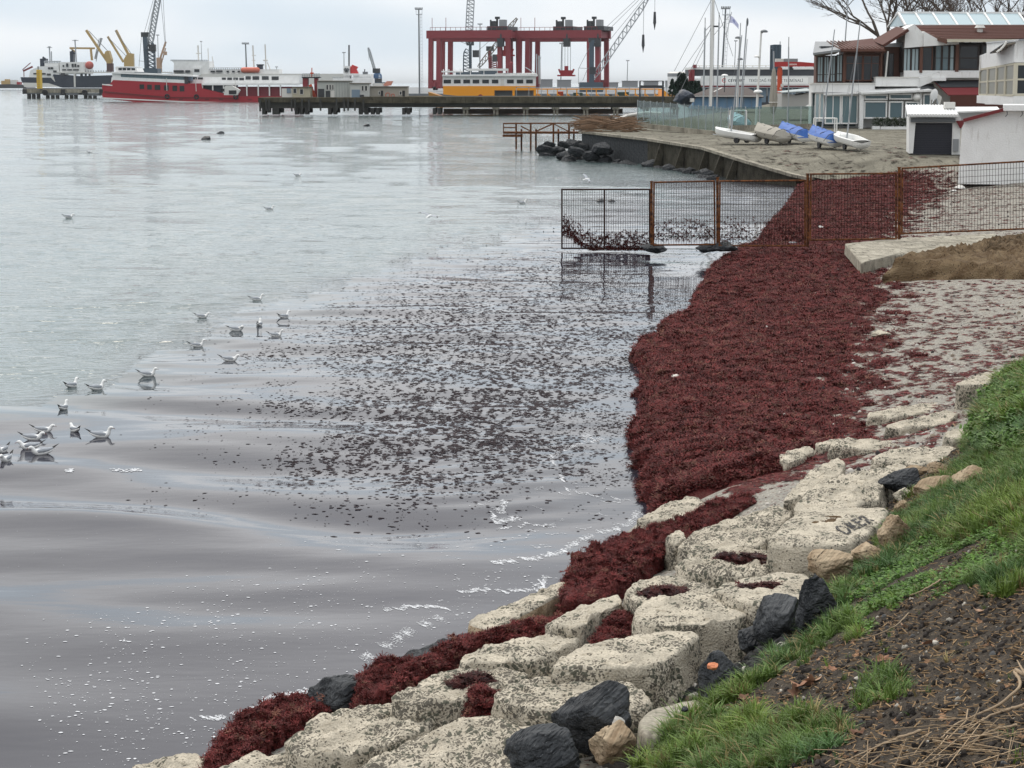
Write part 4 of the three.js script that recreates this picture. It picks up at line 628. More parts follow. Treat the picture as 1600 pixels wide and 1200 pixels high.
// dry twigs and uprooted roots at the lower right
{
  const twig = (pts, r, label) => { const w = pts.map(([x, y, up], i) => { const p = PG(x, y); p.y += (up ?? 0.02); return p; }), c = new THREE.CatmullRomCurve3(w), n = 40, geo = new THREE.TubeGeometry(c, n, r, 7, false), p = geo.attributes.position; for (let i = 0; i <= n; i++) for (let j = 0; j <= 7; j++) { const k = i * 8 + j, q = c.getPointAt(i / n), f = (1 - 0.65 * i / n) * (1 + 0.25 * n3(i * 0.6, 3, r * 900)); p.setXYZ(k, q.x + (p.getX(k) - q.x) * f, q.y + (p.getY(k) - q.y) * f + 0.006 * n3(i * 0.4, 1, 4), q.z + (p.getZ(k) - q.z) * f); } geo.computeVertexNormals(); geo.translate(-w[0].x, -w[0].y, -w[0].z); const m = meshOf('dry_twig', geo, M.twig); m.position.copy(w[0]); return tag(m, label, 'twig', 'dry twigs on the soil'); };
  M.twig = flat(0.33, 0.25, 0.17, 0.9);
  twig([[1604, 1072, 0.05], [1585, 1068, 0.06], [1590, 1090, 0.04], [1560, 1108], [1530, 1122], [1500, 1135], [1470, 1160]], 0.011, 'thickest dry root with a hooked end, at the right edge');
  twig([[1606, 1110, 0.03], [1580, 1118, 0.03], [1550, 1124], [1520, 1140], [1498, 1146]], 0.008, 'dry root running under the hooked one');
  twig([[1604, 1082, 0.07], [1596, 1076, 0.09], [1588, 1064, 0.1]], 0.006, 'short upright stub of root at the right edge');
  twig([[1440, 1148, 0.02], [1400, 1164, 0.03], [1350, 1182], [1300, 1205]], 0.007, 'dry twig lowest on the slope, left of the straw heap');
  twig([[1590, 1140, 0.02], [1550, 1152, 0.03], [1510, 1172], [1470, 1200]], 0.006, 'thin twig lying across the straw heap');
  twig([[1420, 965, 0.03], [1395, 985, 0.02], [1360, 1000], [1330, 1006]], 0.005, 'thin twig along the upper edge of the bare soil');
  twig([[1470, 915, 0.04], [1440, 930, 0.03], [1420, 935]], 0.006, 'short dark twig under the tongue of grass');
  const L = [], poly = pairs([1600, 1100, 1540, 1115, 1470, 1140, 1410, 1160, 1350, 1185, 1330, 1215, 1610, 1215]);
  for (let k = 0; k < 9000 && L.length < 85; k++) { const x = rr(1320, 1620), y = rr(1095, 1215); if (!inPoly(poly, x + rr(-20, 20), y + rr(-15, 15))) continue; if (n3(x * 0.02 + y * 0.03, 2, y * 0.04) < -0.12 && rnd() < 0.7) continue; const p = PG(x, y), l = rr(0.08, 0.45), q = rr(0.6, 1.4); L.push([p.x, p.y + rr(0.004, 0.05), p.z, rr(-0.2, 0.2), 0.5 + rr(-0.9, 0.9), rr(-0.3, 0.2), l, rr(0.0025, 0.005), rr(0.003, 0.007), 0.29 * q, 0.215 * q, 0.14 * q]); }
  copies('dry_straw', new THREE.CylinderGeometry(0.5, 0.5, 1, 5).rotateZ(Math.PI / 2), flat(1, 1, 1, 0.9), L, 'heap of dry straw and roots in the bottom right corner', 'straw');
}

// ---------------------------------------------------------------- a flat working frame at a given distance: coordinates read off an enlarged view of the photo
const ZV = { a: [4, 0, 0], b: [5, 380, 0], c: [3.8095, 640, 0], d: [5, 1000, 0], e: [4, 1240, 0], f: [3.0769, 760, 160], p: [1, 0, 0] };
function frame(view, bx, by, dist) {
  const [k, ox, oy] = ZV[view], pt = (x, y, d = dist) => D(ox + x / k, oy + y / k, d), o = pt(bx, by);
  const X = (x) => pt(x, by).x - o.x, Y = (y) => pt(bx, y).y - o.y;
  return { o, X, Y, s: dist / FOC / k, pt: (x, y, dz = 0) => V(X(x), Y(y), dz),
    box: (mb, x0, x1, y0, y1, z0, z1) => mb.b(X(x0), X(x1), Y(y1), Y(y0), z0, z1),
    bar: (mb, x0, y0, x1, y1, r, z0 = 0, z1 = z0, n = 6) => mb.bar(V(X(x0), Y(y0), z0), V(X(x1), Y(y1), z1), r, n),
    beam: (mb, x0, y0, x1, y1, w, z0 = 0, z1 = z0) => mb.beam(V(X(x0), Y(y0), z0), V(X(x1), Y(y1), z1), w),
    poly: (mb, list, z0, z1) => mb.prism(pairs(list).map(([x, y]) => [X(x), Y(y)]), z0, z1) };
}
const C = {
  white: mapped(T_PLASTER, 5, 0.004, { roughness: 0.6 }), offwhite: flat(0.58, 0.57, 0.54, 0.6), cream: flat(0.5, 0.47, 0.38, 0.7), black: flat(0.012, 0.012, 0.014, 0.5), dark: flat(0.03, 0.033, 0.038, 0.5), grey: flat(0.22, 0.23, 0.24, 0.6), midgrey: flat(0.13, 0.14, 0.15, 0.6), steel: flat(0.34, 0.36, 0.38, 0.45, { metalness: 0.2 }),
  glassDark: flat(0.018, 0.022, 0.027, 0.08), red: flat(0.30, 0.012, 0.022, 0.5), crane: flat(0.20, 0.028, 0.036, 0.6), orange: flat(0.72, 0.28, 0.012, 0.5), orangeDark: flat(0.33, 0.15, 0.02, 0.6), brown: flat(0.085, 0.034, 0.027, 0.7), brownWood: flat(0.10, 0.04, 0.025, 0.6), blue: flat(0.022, 0.10, 0.36, 0.6), navy: flat(0.016, 0.024, 0.04, 0.5), yellow: flat(0.62, 0.40, 0.03, 0.6), ochre: flat(0.42, 0.29, 0.12, 0.6), lightblue: flat(0.36, 0.48, 0.54, 0.6), bluegrey: flat(0.16, 0.22, 0.28, 0.6), pile: flat(0.05, 0.05, 0.047, 0.9), wood: flat(0.17, 0.15, 0.125, 0.9), redorange: flat(0.48, 0.065, 0.022, 0.6), tarp: flat(0.33, 0.31, 0.27, 0.8), boat: flat(0.68, 0.68, 0.66, 0.35), darkred: flat(0.16, 0.032, 0.035, 0.7), craneBlue: flat(0.05, 0.075, 0.10, 0.5),
};
const M_GLASS = (() => { const m = new THREE.MeshPhysicalMaterial({ roughness: 0.12, transmission: 1, thickness: 0, ior: 1.5 }); m.color.setRGB(0.66, 0.76, 0.75); return m; })();

// ---------------------------------------------------------------- rusty mesh fence running from the water up the beach
{
  const base = D(1018, 388, 65), F = thing('mesh_fence', base, 'rusty wire mesh fence crossing the seaweed from the water to the beach', 'fence');
  const q = (x, y, d) => D(x, y, d).sub(base), frames = [
    [878, 296, 878, 388, 67.5, 1015, 296, 1015, 388, 66, 'dark'], [1022, 285, 1021, 383, 64, 1116, 283, 1117, 382, 63, 'r'], [1125, 283, 1124, 384, 62.8, 1258, 282, 1258, 384, 61.8, 'r'], [1267, 272, 1266, 375, 61.5, 1400, 271, 1400, 373, 60.8, 'r'], [1410, 263, 1409, 365, 60.5, 1640, 250, 1640, 356, 58.8, 'r']];
  const rustD = flat(0.035, 0.02, 0.016, 0.85), wire = flat(0.028, 0.018, 0.015, 0.85), hang = [];
  frames.forEach(([a, b, c, d, e, f, g, h, i, j, kind], n) => {
    const TL = q(a, b, e), BL = q(c, d, e), TR = q(f, g, j), BR = q(h, i, j), mb = new MB(), r = 0.027;
    mb.bar(TL, TR, r, 8).bar(BL, BR, r, 8).bar(TL, BL, r, 8).bar(TR, BR, r, 8); if (!n) mb.bar(TL.clone().lerp(TR, 0.49), BL.clone().lerp(BR, 0.49), r, 8);
    for (const p of [TL, TR, BL, BR]) mb.ball(p.x, p.y, p.z, r * 1.1, r * 1.1, r * 1.1, 8);
    const panel = mb.build('panel_frame', kind === 'dark' ? rustD : M.rust, F), w = new MB(), NV = Math.round(TL.distanceTo(TR) / 0.085), NH = 11;
    const bend = (u, v) => { const p = TL.clone().lerp(TR, u).lerp(BL.clone().lerp(BR, u), v); p.z += 0.03 * Math.sin(u * 9 + n) * Math.sin(v * 3.14); return p; };
    for (let k = 1; k < NV; k++) for (let m = 0; m < 3; m++) w.bar(bend(k / NV, m / 3), bend(k / NV, (m + 1) / 3), 0.0062, 4);
    for (let k = 1; k < NH; k++) for (let m = 0; m < 4; m++) w.bar(bend(m / 4, k / NH), bend((m + 1) / 4, k / NH), 0.006, 4);
    w.build('wire_mesh', wire, panel).userData = { kind: 'stuff' };
    const N = [1500, 520, 560, 90, 14][n];
    for (let k = 0; k < N; k++) { const u = rnd(), sag = n === 0 ? 0.72 + 0.28 * ss(0, 0.35, u) : 0.88, v = clamp(sag - Math.pow(rnd(), n ? 1.6 : 2.2) * 0.3 + rr(-0.04, 0.06), 0, 1.0), p = bend(u, v).add(base), s = rr(0.06, 0.15) * (n ? 0.8 : 1); if (n === 0 && v > 0.98 && u < 0.3) continue; hang.push([p.x, p.y, p.z, rr(-0.3, 0.3) + Math.PI, rr(0, 6.28), rr(-0.3, 0.3), s * 0.6, s * 1.5, s * 0.6, ...weedCol().map((t) => t * 0.7)]); }
  });
  const posts = [[1018, 284, 392, 65], [1121, 278, 390, 63], [1262, 272, 386, 61.6], [1405, 262, 374, 60.6]];
  for (const [x, y0, y1, d] of posts) { const mb = new MB(), t = q(x, y0, d), b = q(x, y1, d); mb.beam(b, t, 0.075, 0.075); mb.b(t.x - 0.055, t.x + 0.055, t.y, t.y + 0.02, t.z - 0.055, t.z + 0.055); mb.build('post', M.rust, F); }
  for (const [x, y, d] of [[1022, 388, 65], [1106, 387, 63.4], [1134, 386, 62.9]]) { const p = D(x, y, d); const m = meshOf('footing', boulderGeo(0.38, 0.14, 0.3, 60 + x), M.rock, F); m.position.copy(p.sub(base)); }
  copies('hanging_seaweed', TUFT, M_STRANDI, hang, 'dark seaweed caught on the lower wires of the fence', 'seaweed');
}

// ---------------------------------------------------------------- gulls
function sweep(sec, n = 14) { // sec: [x, y, z, halfWidth, halfHeight]
  const pos = [], idx = [], m = sec.length;
  for (let i = 0; i < m; i++) {
    const a = sec[Math.max(0, i - 1)], b = sec[Math.min(m - 1, i + 1)], t = V(b[0] - a[0], b[1] - a[1], b[2] - a[2]).normalize(), side = V(-t.z, 0, t.x).normalize(); if (side.lengthSq() < 0.5) side.set(0, 0, 1); const up = side.clone().cross(t).normalize();
    for (let k = 0; k <= n; k++) { const g = k / n * 6.28318, p = V(sec[i][0], sec[i][1], sec[i][2]).addScaledVector(side, Math.cos(g) * sec[i][3]).addScaledVector(up, Math.sin(g) * sec[i][4]); pos.push(p.x, p.y, p.z); if (i < m - 1 && k < n) { const q = i * (n + 1) + k; idx.push(q, q + 1, q + n + 1, q + 1, q + n + 2, q + n + 1); } }
  }
  const g = new THREE.BufferGeometry(); g.setAttribute('position', new THREE.Float32BufferAttribute(pos, 3)); g.setIndex(idx); g.computeVertexNormals();
  // outward
  const nn = g.attributes.normal; if (nn.getY(Math.floor(m / 2) * (n + 1) + Math.floor(n / 4)) < 0) { const a = g.index.array; for (let i = 0; i < a.length; i += 3) { const t = a[i]; a[i] = a[i + 1]; a[i + 1] = t; } g.computeVertexNormals(); }
  return g;
}
const G_WHITE = flat(0.74, 0.74, 0.73, 0.75), G_GREY = flat(0.36, 0.38, 0.41, 0.75), G_BLACK = flat(0.015, 0.015, 0.017, 0.6), G_BILL = flat(0.16, 0.03, 0.02, 0.5);
function makeGull(pose, label) {
  const t = thing('gull', V(0, 0, 0), label, 'gull', 'gulls swimming on the bay');
  const bodyS = [[-0.185, 0.075, 0, 0.004, 0.003], [-0.15, 0.062, 0, 0.026, 0.01], [-0.1, 0.046, 0, 0.043, 0.028], [-0.04, 0.034, 0, 0.058, 0.045], [0.02, 0.03, 0, 0.063, 0.052], [0.07, 0.036, 0, 0.055, 0.05]];
  const neck = pose === 'up' ? [[0.104, 0.062, 0, 0.038, 0.037], [0.118, 0.1, 0, 0.026, 0.026], [0.126, 0.13, 0, 0.024, 0.024], [0.143, 0.147, 0, 0.027, 0.025], [0.163, 0.146, 0, 0.022, 0.021], [0.18, 0.14, 0, 0.011, 0.011], [0.185, 0.138, 0, 0.003, 0.003]]
    : pose === 'preen' ? [[0.11, 0.06, 0.01, 0.04, 0.037], [0.138, 0.084, 0.02, 0.028, 0.026], [0.15, 0.1, 0.034, 0.025, 0.023], [0.142, 0.104, 0.055, 0.026, 0.024], [0.122, 0.096, 0.066, 0.021, 0.02], [0.105, 0.086, 0.07, 0.01, 0.01], [0.1, 0.084, 0.071, 0.003, 0.003]]
      : [[0.108, 0.058, 0, 0.04, 0.038], [0.124, 0.082, 0, 0.03, 0.029], [0.134, 0.1, 0, 0.026, 0.026], [0.152, 0.112, 0, 0.027, 0.025], [0.172, 0.11, 0, 0.022, 0.021], [0.189, 0.104, 0, 0.011, 0.011], [0.194, 0.102, 0, 0.003, 0.003]];
  meshOf('body', sweep([...bodyS, ...neck]), G_WHITE, t);
  const e = neck[neck.length - 1], h = neck[neck.length - 3], d = V(e[0] - h[0], e[1] - h[1], e[2] - h[2]).normalize(), mb = new MB(), E = V(e[0], e[1], e[2]).addScaledVector(d, -0.006);
  mb.bar(E, E.clone().addScaledVector(d, 0.034).add(V(0, -0.006, 0)), 0.0065, 6, 0.0015); mb.build('bill', G_BILL, t);
  for (const s of [-1, 1]) {
    const up = pose === 'preen' ? 0.01 : 0.035;
    const w = meshOf('wing', sweep([[0.085, 0.05, s * 0.03, 0.006, 0.008], [0.06, 0.058, s * 0.048, 0.016, 0.026], [0.0, 0.064, s * 0.05, 0.02, 0.034], [-0.07, 0.068, s * 0.036, 0.018, 0.026], [-0.13, 0.08, s * 0.02, 0.011, 0.014], [-0.16, 0.088, s * 0.014, 0.008, 0.009]], 10), G_GREY, t);
    meshOf('wing_tip', sweep([[-0.15, 0.086, s * 0.015, 0.01, 0.011], [-0.19, 0.094 + up * 0.5, s * 0.008, 0.007, 0.007], [-0.235, 0.1 + up, s * 0.002, 0.002, 0.002]], 8), G_BLACK, w);
    const eye = new MB(); eye.ball((e[0] + h[0]) / 2 - d.x * 0.012, (e[1] + h[1]) / 2 + 0.006, (e[2] + h[2]) / 2 + s * (Math.abs(d.z) > 0.3 ? 0.006 : 0.019), 0.0042, 0.0042, 0.0042, 6); eye.build('eye', G_BLACK, t);
  }
  return t;
}
const gullProto = {};
const gulls = [
  [401, 466, 0.2, 'up', 'farthest gull of the loose line, alone above the others'], [316, 496, 0.05, 'low', 'leftmost gull of the far group, swimming right'], [444, 494, 0.9, 'up', 'rightmost gull of the far group with neck raised'], [369, 513, -0.1, 'preen', 'gull bending its head to preen in the far group'], [405, 507, 1.5, 'up', 'small gull seen from behind beside the preening one'], [431, 523, 0.0, 'up', 'gull swimming right just below the far group'], [308, 537, 0.15, 'up', 'gull with dark reflection below the leftmost one of the far group'], [359, 561, 0.05, 'low', 'plump gull swimming right below the far group'], [231, 585, 0.0, 'up', 'lone gull between the far group and the near flock'],
  [112, 602, 1.1, 'up', 'gull seen from behind, left of a similar pair'], [151, 607, 0.7, 'up', 'gull looking right, the right one of a similar pair'], [99, 636, 1.35, 'up', 'gull seen from behind just above the near flock'], [68, 671, 0.05, 'low', 'gull swimming right at the top of the near flock'], [117, 671, 2.2, 'low', 'gull turned away with its tail raised, between two others'], [158, 683, 0.0, 'up', 'largest looking gull, at the right end of the near flock'], [51, 684, 0.05, 'low', 'gull close behind the one at the top of the near flock'], [47, 698, 3.3, 'low', 'gull swimming left, lowest but one in the near flock'], [66, 706, 3.6, 'low', 'gull swimming left with its black tail raised, lowest of the near flock'], [4, 702, 4.4, 'up', 'gull cut by the left edge of the photo'], [10, 721, 4.5, 'low', 'gull facing the viewer near the left edge'],
  [107, 338, 0.3, 'low', 'far gull on the open water at the left'], [421, 324, 0.2, 'up', 'far gull swimming left of the flying one'], [465, 272, 0.2, 'low', 'tiny far gull in the middle of the bay'], [816, 315, 0.4, 'up', 'small far gull left of the fence'], [140, 236, 0.0, 'low', 'very far gull on the bay at the left'],
];
for (const [x, y, turn, pose, label] of gulls) { const p = onWater(x, y + 3), k = p.z < -75 ? 1.25 : rr(0.94, 1.08); const g = gullProto[pose] ? dup(gullProto[pose], null, label) : (gullProto[pose] = makeGull(pose, label)); p.y -= 0.004; g.position.copy(p); g.rotation.y = turn; g.scale.setScalar(k); }
function flyingGull(px, py, dist, turn, bank, label) {
  const t = thing('gull', D(px, py, dist), label, 'gull', 'gulls flying low over the bay', turn); t.rotation.x = bank;
  meshOf('body', sweep([[-0.2, 0.01, 0, 0.004, 0.003], [-0.15, 0.005, 0, 0.03, 0.01], [-0.07, 0, 0, 0.042, 0.036], [0.02, 0, 0, 0.05, 0.046], [0.09, 0.008, 0, 0.035, 0.034], [0.13, 0.014, 0, 0.026, 0.026], [0.165, 0.012, 0, 0.02, 0.02], [0.18, 0.01, 0, 0.004, 0.004]]), G_WHITE, t);
  new MB().bar(V(0.176, 0.01, 0), V(0.21, 0.004, 0), 0.006, 6, 0.0015).build('bill', G_BILL, t);
  for (const s of [-1, 1]) { const w = meshOf('wing', sweep([[0.03, 0.02, s * 0.03, 0.07, 0.01], [0.05, 0.06, s * 0.16, 0.065, 0.008], [0.04, 0.08, s * 0.28, 0.052, 0.006], [0.0, 0.075, s * 0.38, 0.034, 0.004]], 10), G_GREY, t); meshOf('wing_tip', sweep([[0.004, 0.076, s * 0.37, 0.035, 0.005], [-0.03, 0.07, s * 0.44, 0.02, 0.003], [-0.06, 0.065, s * 0.48, 0.003, 0.002]], 8), G_BLACK, w); }
}
flyingGull(670, 338, 80, 1.0, 0.35, 'gull flying low with spread wings in the middle of the bay');
flyingGull(916, 280, 100, 0.4, 0.5, 'gull flying low above the left end of the fence');
// specks on the far water
for (const [x, y, s, l] of [[323, 218, 0.45, 'dark float on the far water, right one under the red ferry'], [344, 209, 0.4, 'dark float on the far water, beside a similar one'], [573, 197, 0.4, 'dark float on the far water in front of the pier'], [937, 316, 0.2, 'dark stone showing above the water behind the fence, left'], [955, 316, 0.16, 'dark stone showing above the water behind the fence, right']]) { const p = onWater(x, y), m = meshOf('float', boulderGeo(s, s * 0.7, s, x), C.dark); m.position.copy(p); tag(m, l, 'float'); }
// rubbish on the sand behind the fence
for (const [x, y, w, l, mt] of [[1500, 296, 20, 'white plastic rag on the sand behind the fence', 'offwhite'], [1490, 300, 10, 'small white scrap beside the plastic rag', 'offwhite'], [1586, 284, 22, 'dark log lying on the sand by the white wall', 'brown'], [1282, 360, 8, 'white bottle end on the red seaweed behind the fence', 'offwhite'], [1240, 387, 14, 'grey stone on the red seaweed below the fence', 'grey']]) { const p = PG(x, y), s = -p.z / FOC * w / 2, m = meshOf('litter', boulderGeo(s, s * 0.45, s * 0.7, x), C[mt]); m.position.set(p.x, p.y + s * 0.25 + (x < 1300 ? 0.1 : 0), p.z); tag(m, l, 'litter'); }

// ---------------------------------------------------------------- slipway, quay wall, rocks at its foot
const EDGE = table([[-430, 60], [-300, 36], [-200, 17], [-170, 9.5], [-163, 5.6], [-151, 5.2], [-138, 9.2], [-126, 11.9], [-115.6, 13.2], [-110, 15.3], [-104, 19.5]]);
const SLIPH = table([[-200, 2.1], [-150, 1.95], [-138, 1.78], [-126, 1.57], [-115.6, 1.2], [-110, 0.62], [-104, -0.1]]);
const slipH = (x, z) => lerp(SLIPH(z), Math.max(SLIPH(z), landH(z) + 0.02), ss(0, 7, x - EDGE(z)));
{
  const g = gridGeo(120, 60, (i, j) => { const z = lerp(-104, -430, i * i * 0.75 + i * 0.25), x = EDGE(z) + j * j * 140; return [x, slipH(x, z) + 0.015 * n3(x * 0.4, 2, z * 0.3), z]; });
  struct(meshOf('slipway', g, mapped(T_QUAY, 8, 0.04, { color: 0xcfd0ce })));
  const SD = []; for (let k = 0; k < 1700; k++) { const z = rr(-106, -134), x = EDGE(z) + 0.4 + Math.pow(rnd(), 1.2) * 13, n = fbm(x * 0.7, 3, z * 0.35, 3); if (n < 0.02 + 0.25 * ss(-118, -130, z)) continue; const q = rr(0.5, 1.3), s = rr(0.08, 0.3); SD.push([x, slipH(x, z) + 0.03, z, rr(-0.1, 0.1), rr(0, 6), rr(-0.1, 0.1), s * 1.4, s * 0.3, s, ...(rnd() < 0.6 ? [0.06 * q, 0.045 * q, 0.035 * q] : weedCol())]); } copies('slipway_debris', TUFT2, M_STRANDI, SD, 'dark weed and rubbish strewn over the lower slipway', 'debris');
  const Wl = thing('quay_wall', V(9.2, 0, -138), 'weathered concrete quay wall with buttresses beside the slipway', 'wall'), o = Wl.position, seg = (z0, z1, nm, mt, inset = 0.02) => { const N = Math.ceil(Math.abs(z1 - z0) / 1.6), mb = new MB(); for (let k = 0; k < N; k++) { const a = lerp(z0, z1, k / N), b = lerp(z0, z1, (k + 1) / N), A = V(EDGE(a) + inset, -0.6, a).sub(o), Bq = V(EDGE(b) + inset, -0.6, b).sub(o), T = V(EDGE(b) + inset, SLIPH(b) - 0.16, b).sub(o), U = V(EDGE(a) + inset, SLIPH(a) - 0.16, a).sub(o); mb.quad(A, Bq, T, U, 0.3); } return mb.build(nm, mt, Wl); };
  const wallM = mapped(T_QUAY, 3, 0.05, { color: 0x84837f });
  seg(-110, -138, 'wall_face', wallM); seg(-138, -151, 'stone_wall', M.rock, 0.05);
  { const mb = new MB(); for (let z = -109; z > -151; z -= 1) { const a = V(EDGE(z) - 0.1, SLIPH(z) - 0.08, z).sub(o), b = V(EDGE(z - 1) - 0.1, SLIPH(z - 1) - 0.08, z - 1).sub(o); mb.beam(a, b, 0.5, 0.16); } mb.build('coping', M.quay, Wl); }
  for (const z of [-117.5, -121, -125, -130, -134.5]) { const mb = new MB(), h = SLIPH(z) - 0.2, x = EDGE(z); mb.beam(V(x - 0.75, -0.6, z).sub(o), V(x - 0.12, h, z).sub(o), 0.4, 0.4); mb.build('buttress', wallM, Wl); }
  const bl = 'dark weedy boulder at the foot of the quay wall', ps = [];
  for (let k = 0; k < 24; k++) { const z = lerp(-118, -153, k / 23) + rr(-0.6, 0.6); ps.push([EDGE(z) - rr(0.5, 1.6), rr(-0.15, 0.1), z, rr(0.5, 1.0)]); }
  for (let k = 0; k < 26; k++) { const z = rr(-142, -164); ps.push([EDGE(z) - rr(0.2, 3.6), rr(-0.1, 0.9), z, rr(0.5, 1.1)]); }
  const protoB = [71, 72, 73].map((s) => boulderGeo(1, 0.62, 0.9, s)); ps.forEach(([x, y, z, s], i) => { const m = meshOf('boulder', protoB[i % 3], M.rock); m.position.set(x, y, z); m.scale.setScalar(s * 0.62); m.rotation.y = rr(0, 6); tag(m, bl, 'rock', 'dark boulders at the foot of the quay'); });
  // rusty scrap, brushwood heaped at the root of the jetty
  const L = []; for (let k = 0; k < 420; k++) { const p = PG(rr(905, 1000), rr(196, 207), 0, (x, z) => slipH(x, z)), l = rr(0.3, 2.2), q = rr(0.4, 1.1); L.push([p.x, p.y + rr(0, 0.8), p.z, rr(-0.3, 0.3), rr(-0.6, 0.6), rr(-0.25, 0.25), l, rr(0.02, 0.07), rr(0.02, 0.07), 0.22 * q, 0.14 * q, 0.09 * q]); }
  copies('brushwood', new THREE.BoxGeometry(1, 1, 1), flat(1, 1, 1, 0.9), L, 'heap of brushwood and driftwood at the root of the rusty jetty', 'driftwood');
  const dw = thing('driftwood_log', PG(985, 190, 0.4, slipH), 'bleached forked log lying on the driftwood heap', 'log'); new MB().path([V(-1.4, 0.1, 0), V(-0.2, 0.5, 0.2), V(1.2, 0.7, -0.1), V(2.4, 0.65, 0)], 0.11, 8).build('trunk', C.offwhite, dw); new MB().path([V(-0.2, 0.5, 0.2), V(-0.9, 0.2, 0.5), V(-1.6, -0.1, 0.7)], 0.07, 8).build('fork', C.offwhite, dw);
}
// rusty jetty
{
  const f = frame('f', 145, 215, 168), T = thing('rusty_jetty', f.o, 'narrow rusty footbridge on thin piles standing in the water', 'jetty'), DZ = -1.6, r = 0.075;
  { const mb = new MB(); mb.b(f.X(80), f.X(590), f.Y(151), f.Y(141), DZ, 0); mb.build('deck', M.rust, T); }
  for (const [x, y] of [[143, 215], [213, 222], [322, 225], [397, 212]]) { new MB().bar(f.pt(x, 100), f.pt(x, y + 12), r, 8).build('pile', M.rust, T); new MB().bar(f.pt(x + 26, 130, DZ), f.pt(x + 26, y + 14, DZ), r, 8).build('pile', M.rust, T); }
  for (const z of [0, DZ]) { const mb = new MB(); f.bar(mb, 82, 102, 590, 100, 0.045, z); for (const x of [82, 143, 213, 322, 397, 470, 530, 588]) f.bar(mb, x, 100, x, 145, 0.045, z); f.bar(mb, 165, 115, 215, 140, 0.04, z); f.bar(mb, 240, 140, 322, 103, 0.04, z); f.bar(mb, 322, 103, 395, 140, 0.04, z); f.bar(mb, 82, 122, 143, 122, 0.035, z); mb.build('railing', z ? M.rust : M.rust, T); }
  { const mb = new MB(); f.box(mb, 78, 175, 156, 166, DZ, 0.2); mb.build('landing', M.rust, T); }
}
// ---------------------------------------------------------------- glass screen along the slipway
function glassRun(a, b, n, h, label) { // a, b: base points
  const T = thing('glass_screen', a, label, 'glass screen'), d = b.clone().sub(a);
  for (let k = 0; k <= n; k++) { const p = d.clone().multiplyScalar(k / n); new MB().b(p.x - 0.03, p.x + 0.03, p.y - 0.1, p.y + h, p.z - 0.03, p.z + 0.03).build('post', C.steel, T); }
  for (let k = 0; k < n; k++) { const p = d.clone().multiplyScalar((k + 0.03) / n), q = d.clone().multiplyScalar((k + 0.97) / n), up = V(0, h - 0.06, 0); const mb = new MB(); mb.quad(p.clone().add(V(0, 0.15, 0)), q.clone().add(V(0, 0.15, 0)), q.clone().add(up), p.clone().add(up), 0.012); mb.build('pane', M_GLASS, T); }
  { const mb = new MB(); mb.beam(V(0, 0, 0.05), d.clone().add(V(0, 0, 0.05)), 0.25, 0.36); mb.build('kerb', M.quay, T); }
}
glassRun(D(996, 195, 154), D(1138, 211, 139), 13, 1.85, 'greenish glass wind screen on thin posts along the edge of the slipway');
glassRun(D(1142, 200, 150), D(1272, 197, 156), 6, 1.55, 'glass wind screen behind the row of covered dinghies');
// ---------------------------------------------------------------- dinghies
function hullGeo(Ln, beam, dep, inner) {
  const S = 16, K = 10, pos = [], idx = [];
  for (let i = 0; i <= S; i++) { const t = i / S, w = beam / 2 * (t < 0.55 ? lerp(0.78, 1, ss(0, 0.55, t)) : Math.pow(Math.max(0, 1 - Math.pow((t - 0.55) / 0.45, 2.2)), 0.75)), sheer = dep * (1 + 0.25 * t * t), keel = dep * 0.55 * Math.pow(Math.max(0, (t - 0.72) / 0.28), 2);
    for (let k = 0; k <= K; k++) { const a = (k / K - 0.5) * Math.PI, z = Math.sin(a) * Math.max(w, 0.012), y = lerp(sheer, keel, Math.pow(Math.cos(a), 0.6)); pos.push(t * Ln, y * (inner ? 1 : 1) + (inner ? 0.05 : 0), z * (inner ? 0.88 : 1)); if (i < S && k < K) { const q = i * (K + 1) + k; idx.push(q, q + 1, q + K + 1, q + 1, q + K + 2, q + K + 1); } } }
  const c0 = pos.length / 3; pos.push(0, dep * 0.7, 0); for (let k = 0; k < K; k++) idx.push(c0, k + 1, k);
  const g = new THREE.BufferGeometry(); g.setAttribute('position', new THREE.Float32BufferAttribute(pos, 3)); g.setIndex(idx); g.computeVertexNormals(); return g;
}
function deckGeo(Ln, beam, dep, crown, rough, hollow) {
  return gridGeo(26, 14, (t, s) => { const w = beam / 2 * 0.99 * (t < 0.55 ? lerp(0.78, 1, ss(0, 0.55, t)) : Math.pow(Math.max(0, 1 - Math.pow((t - 0.55) / 0.45, 2.2)), 0.75)), q = s * 2 - 1, sh = dep * (1 + 0.25 * t * t); let y = sh + crown * (1 - q * q) + rough * fbm(t * 7, q * 3, 2, 3) * (1 - Math.abs(q) ** 4); if (hollow && t > 0.05 && t < 0.66 && Math.abs(q) < 0.72) y = lerp(y, dep * 0.35, ss(0.72, 0.6, Math.abs(q)) * ss(0.66, 0.6, t) * ss(0.03, 0.08, t)); if (rough) y = lerp(dep * 0.6, y, ss(0, 0.06, t)); return [t * Ln - (rough && t < 0.02 ? 0.03 : 0), y, q * w]; });
}
const M_BOAT2 = flat(0.68, 0.68, 0.66, 0.35, { side: THREE.DoubleSide });
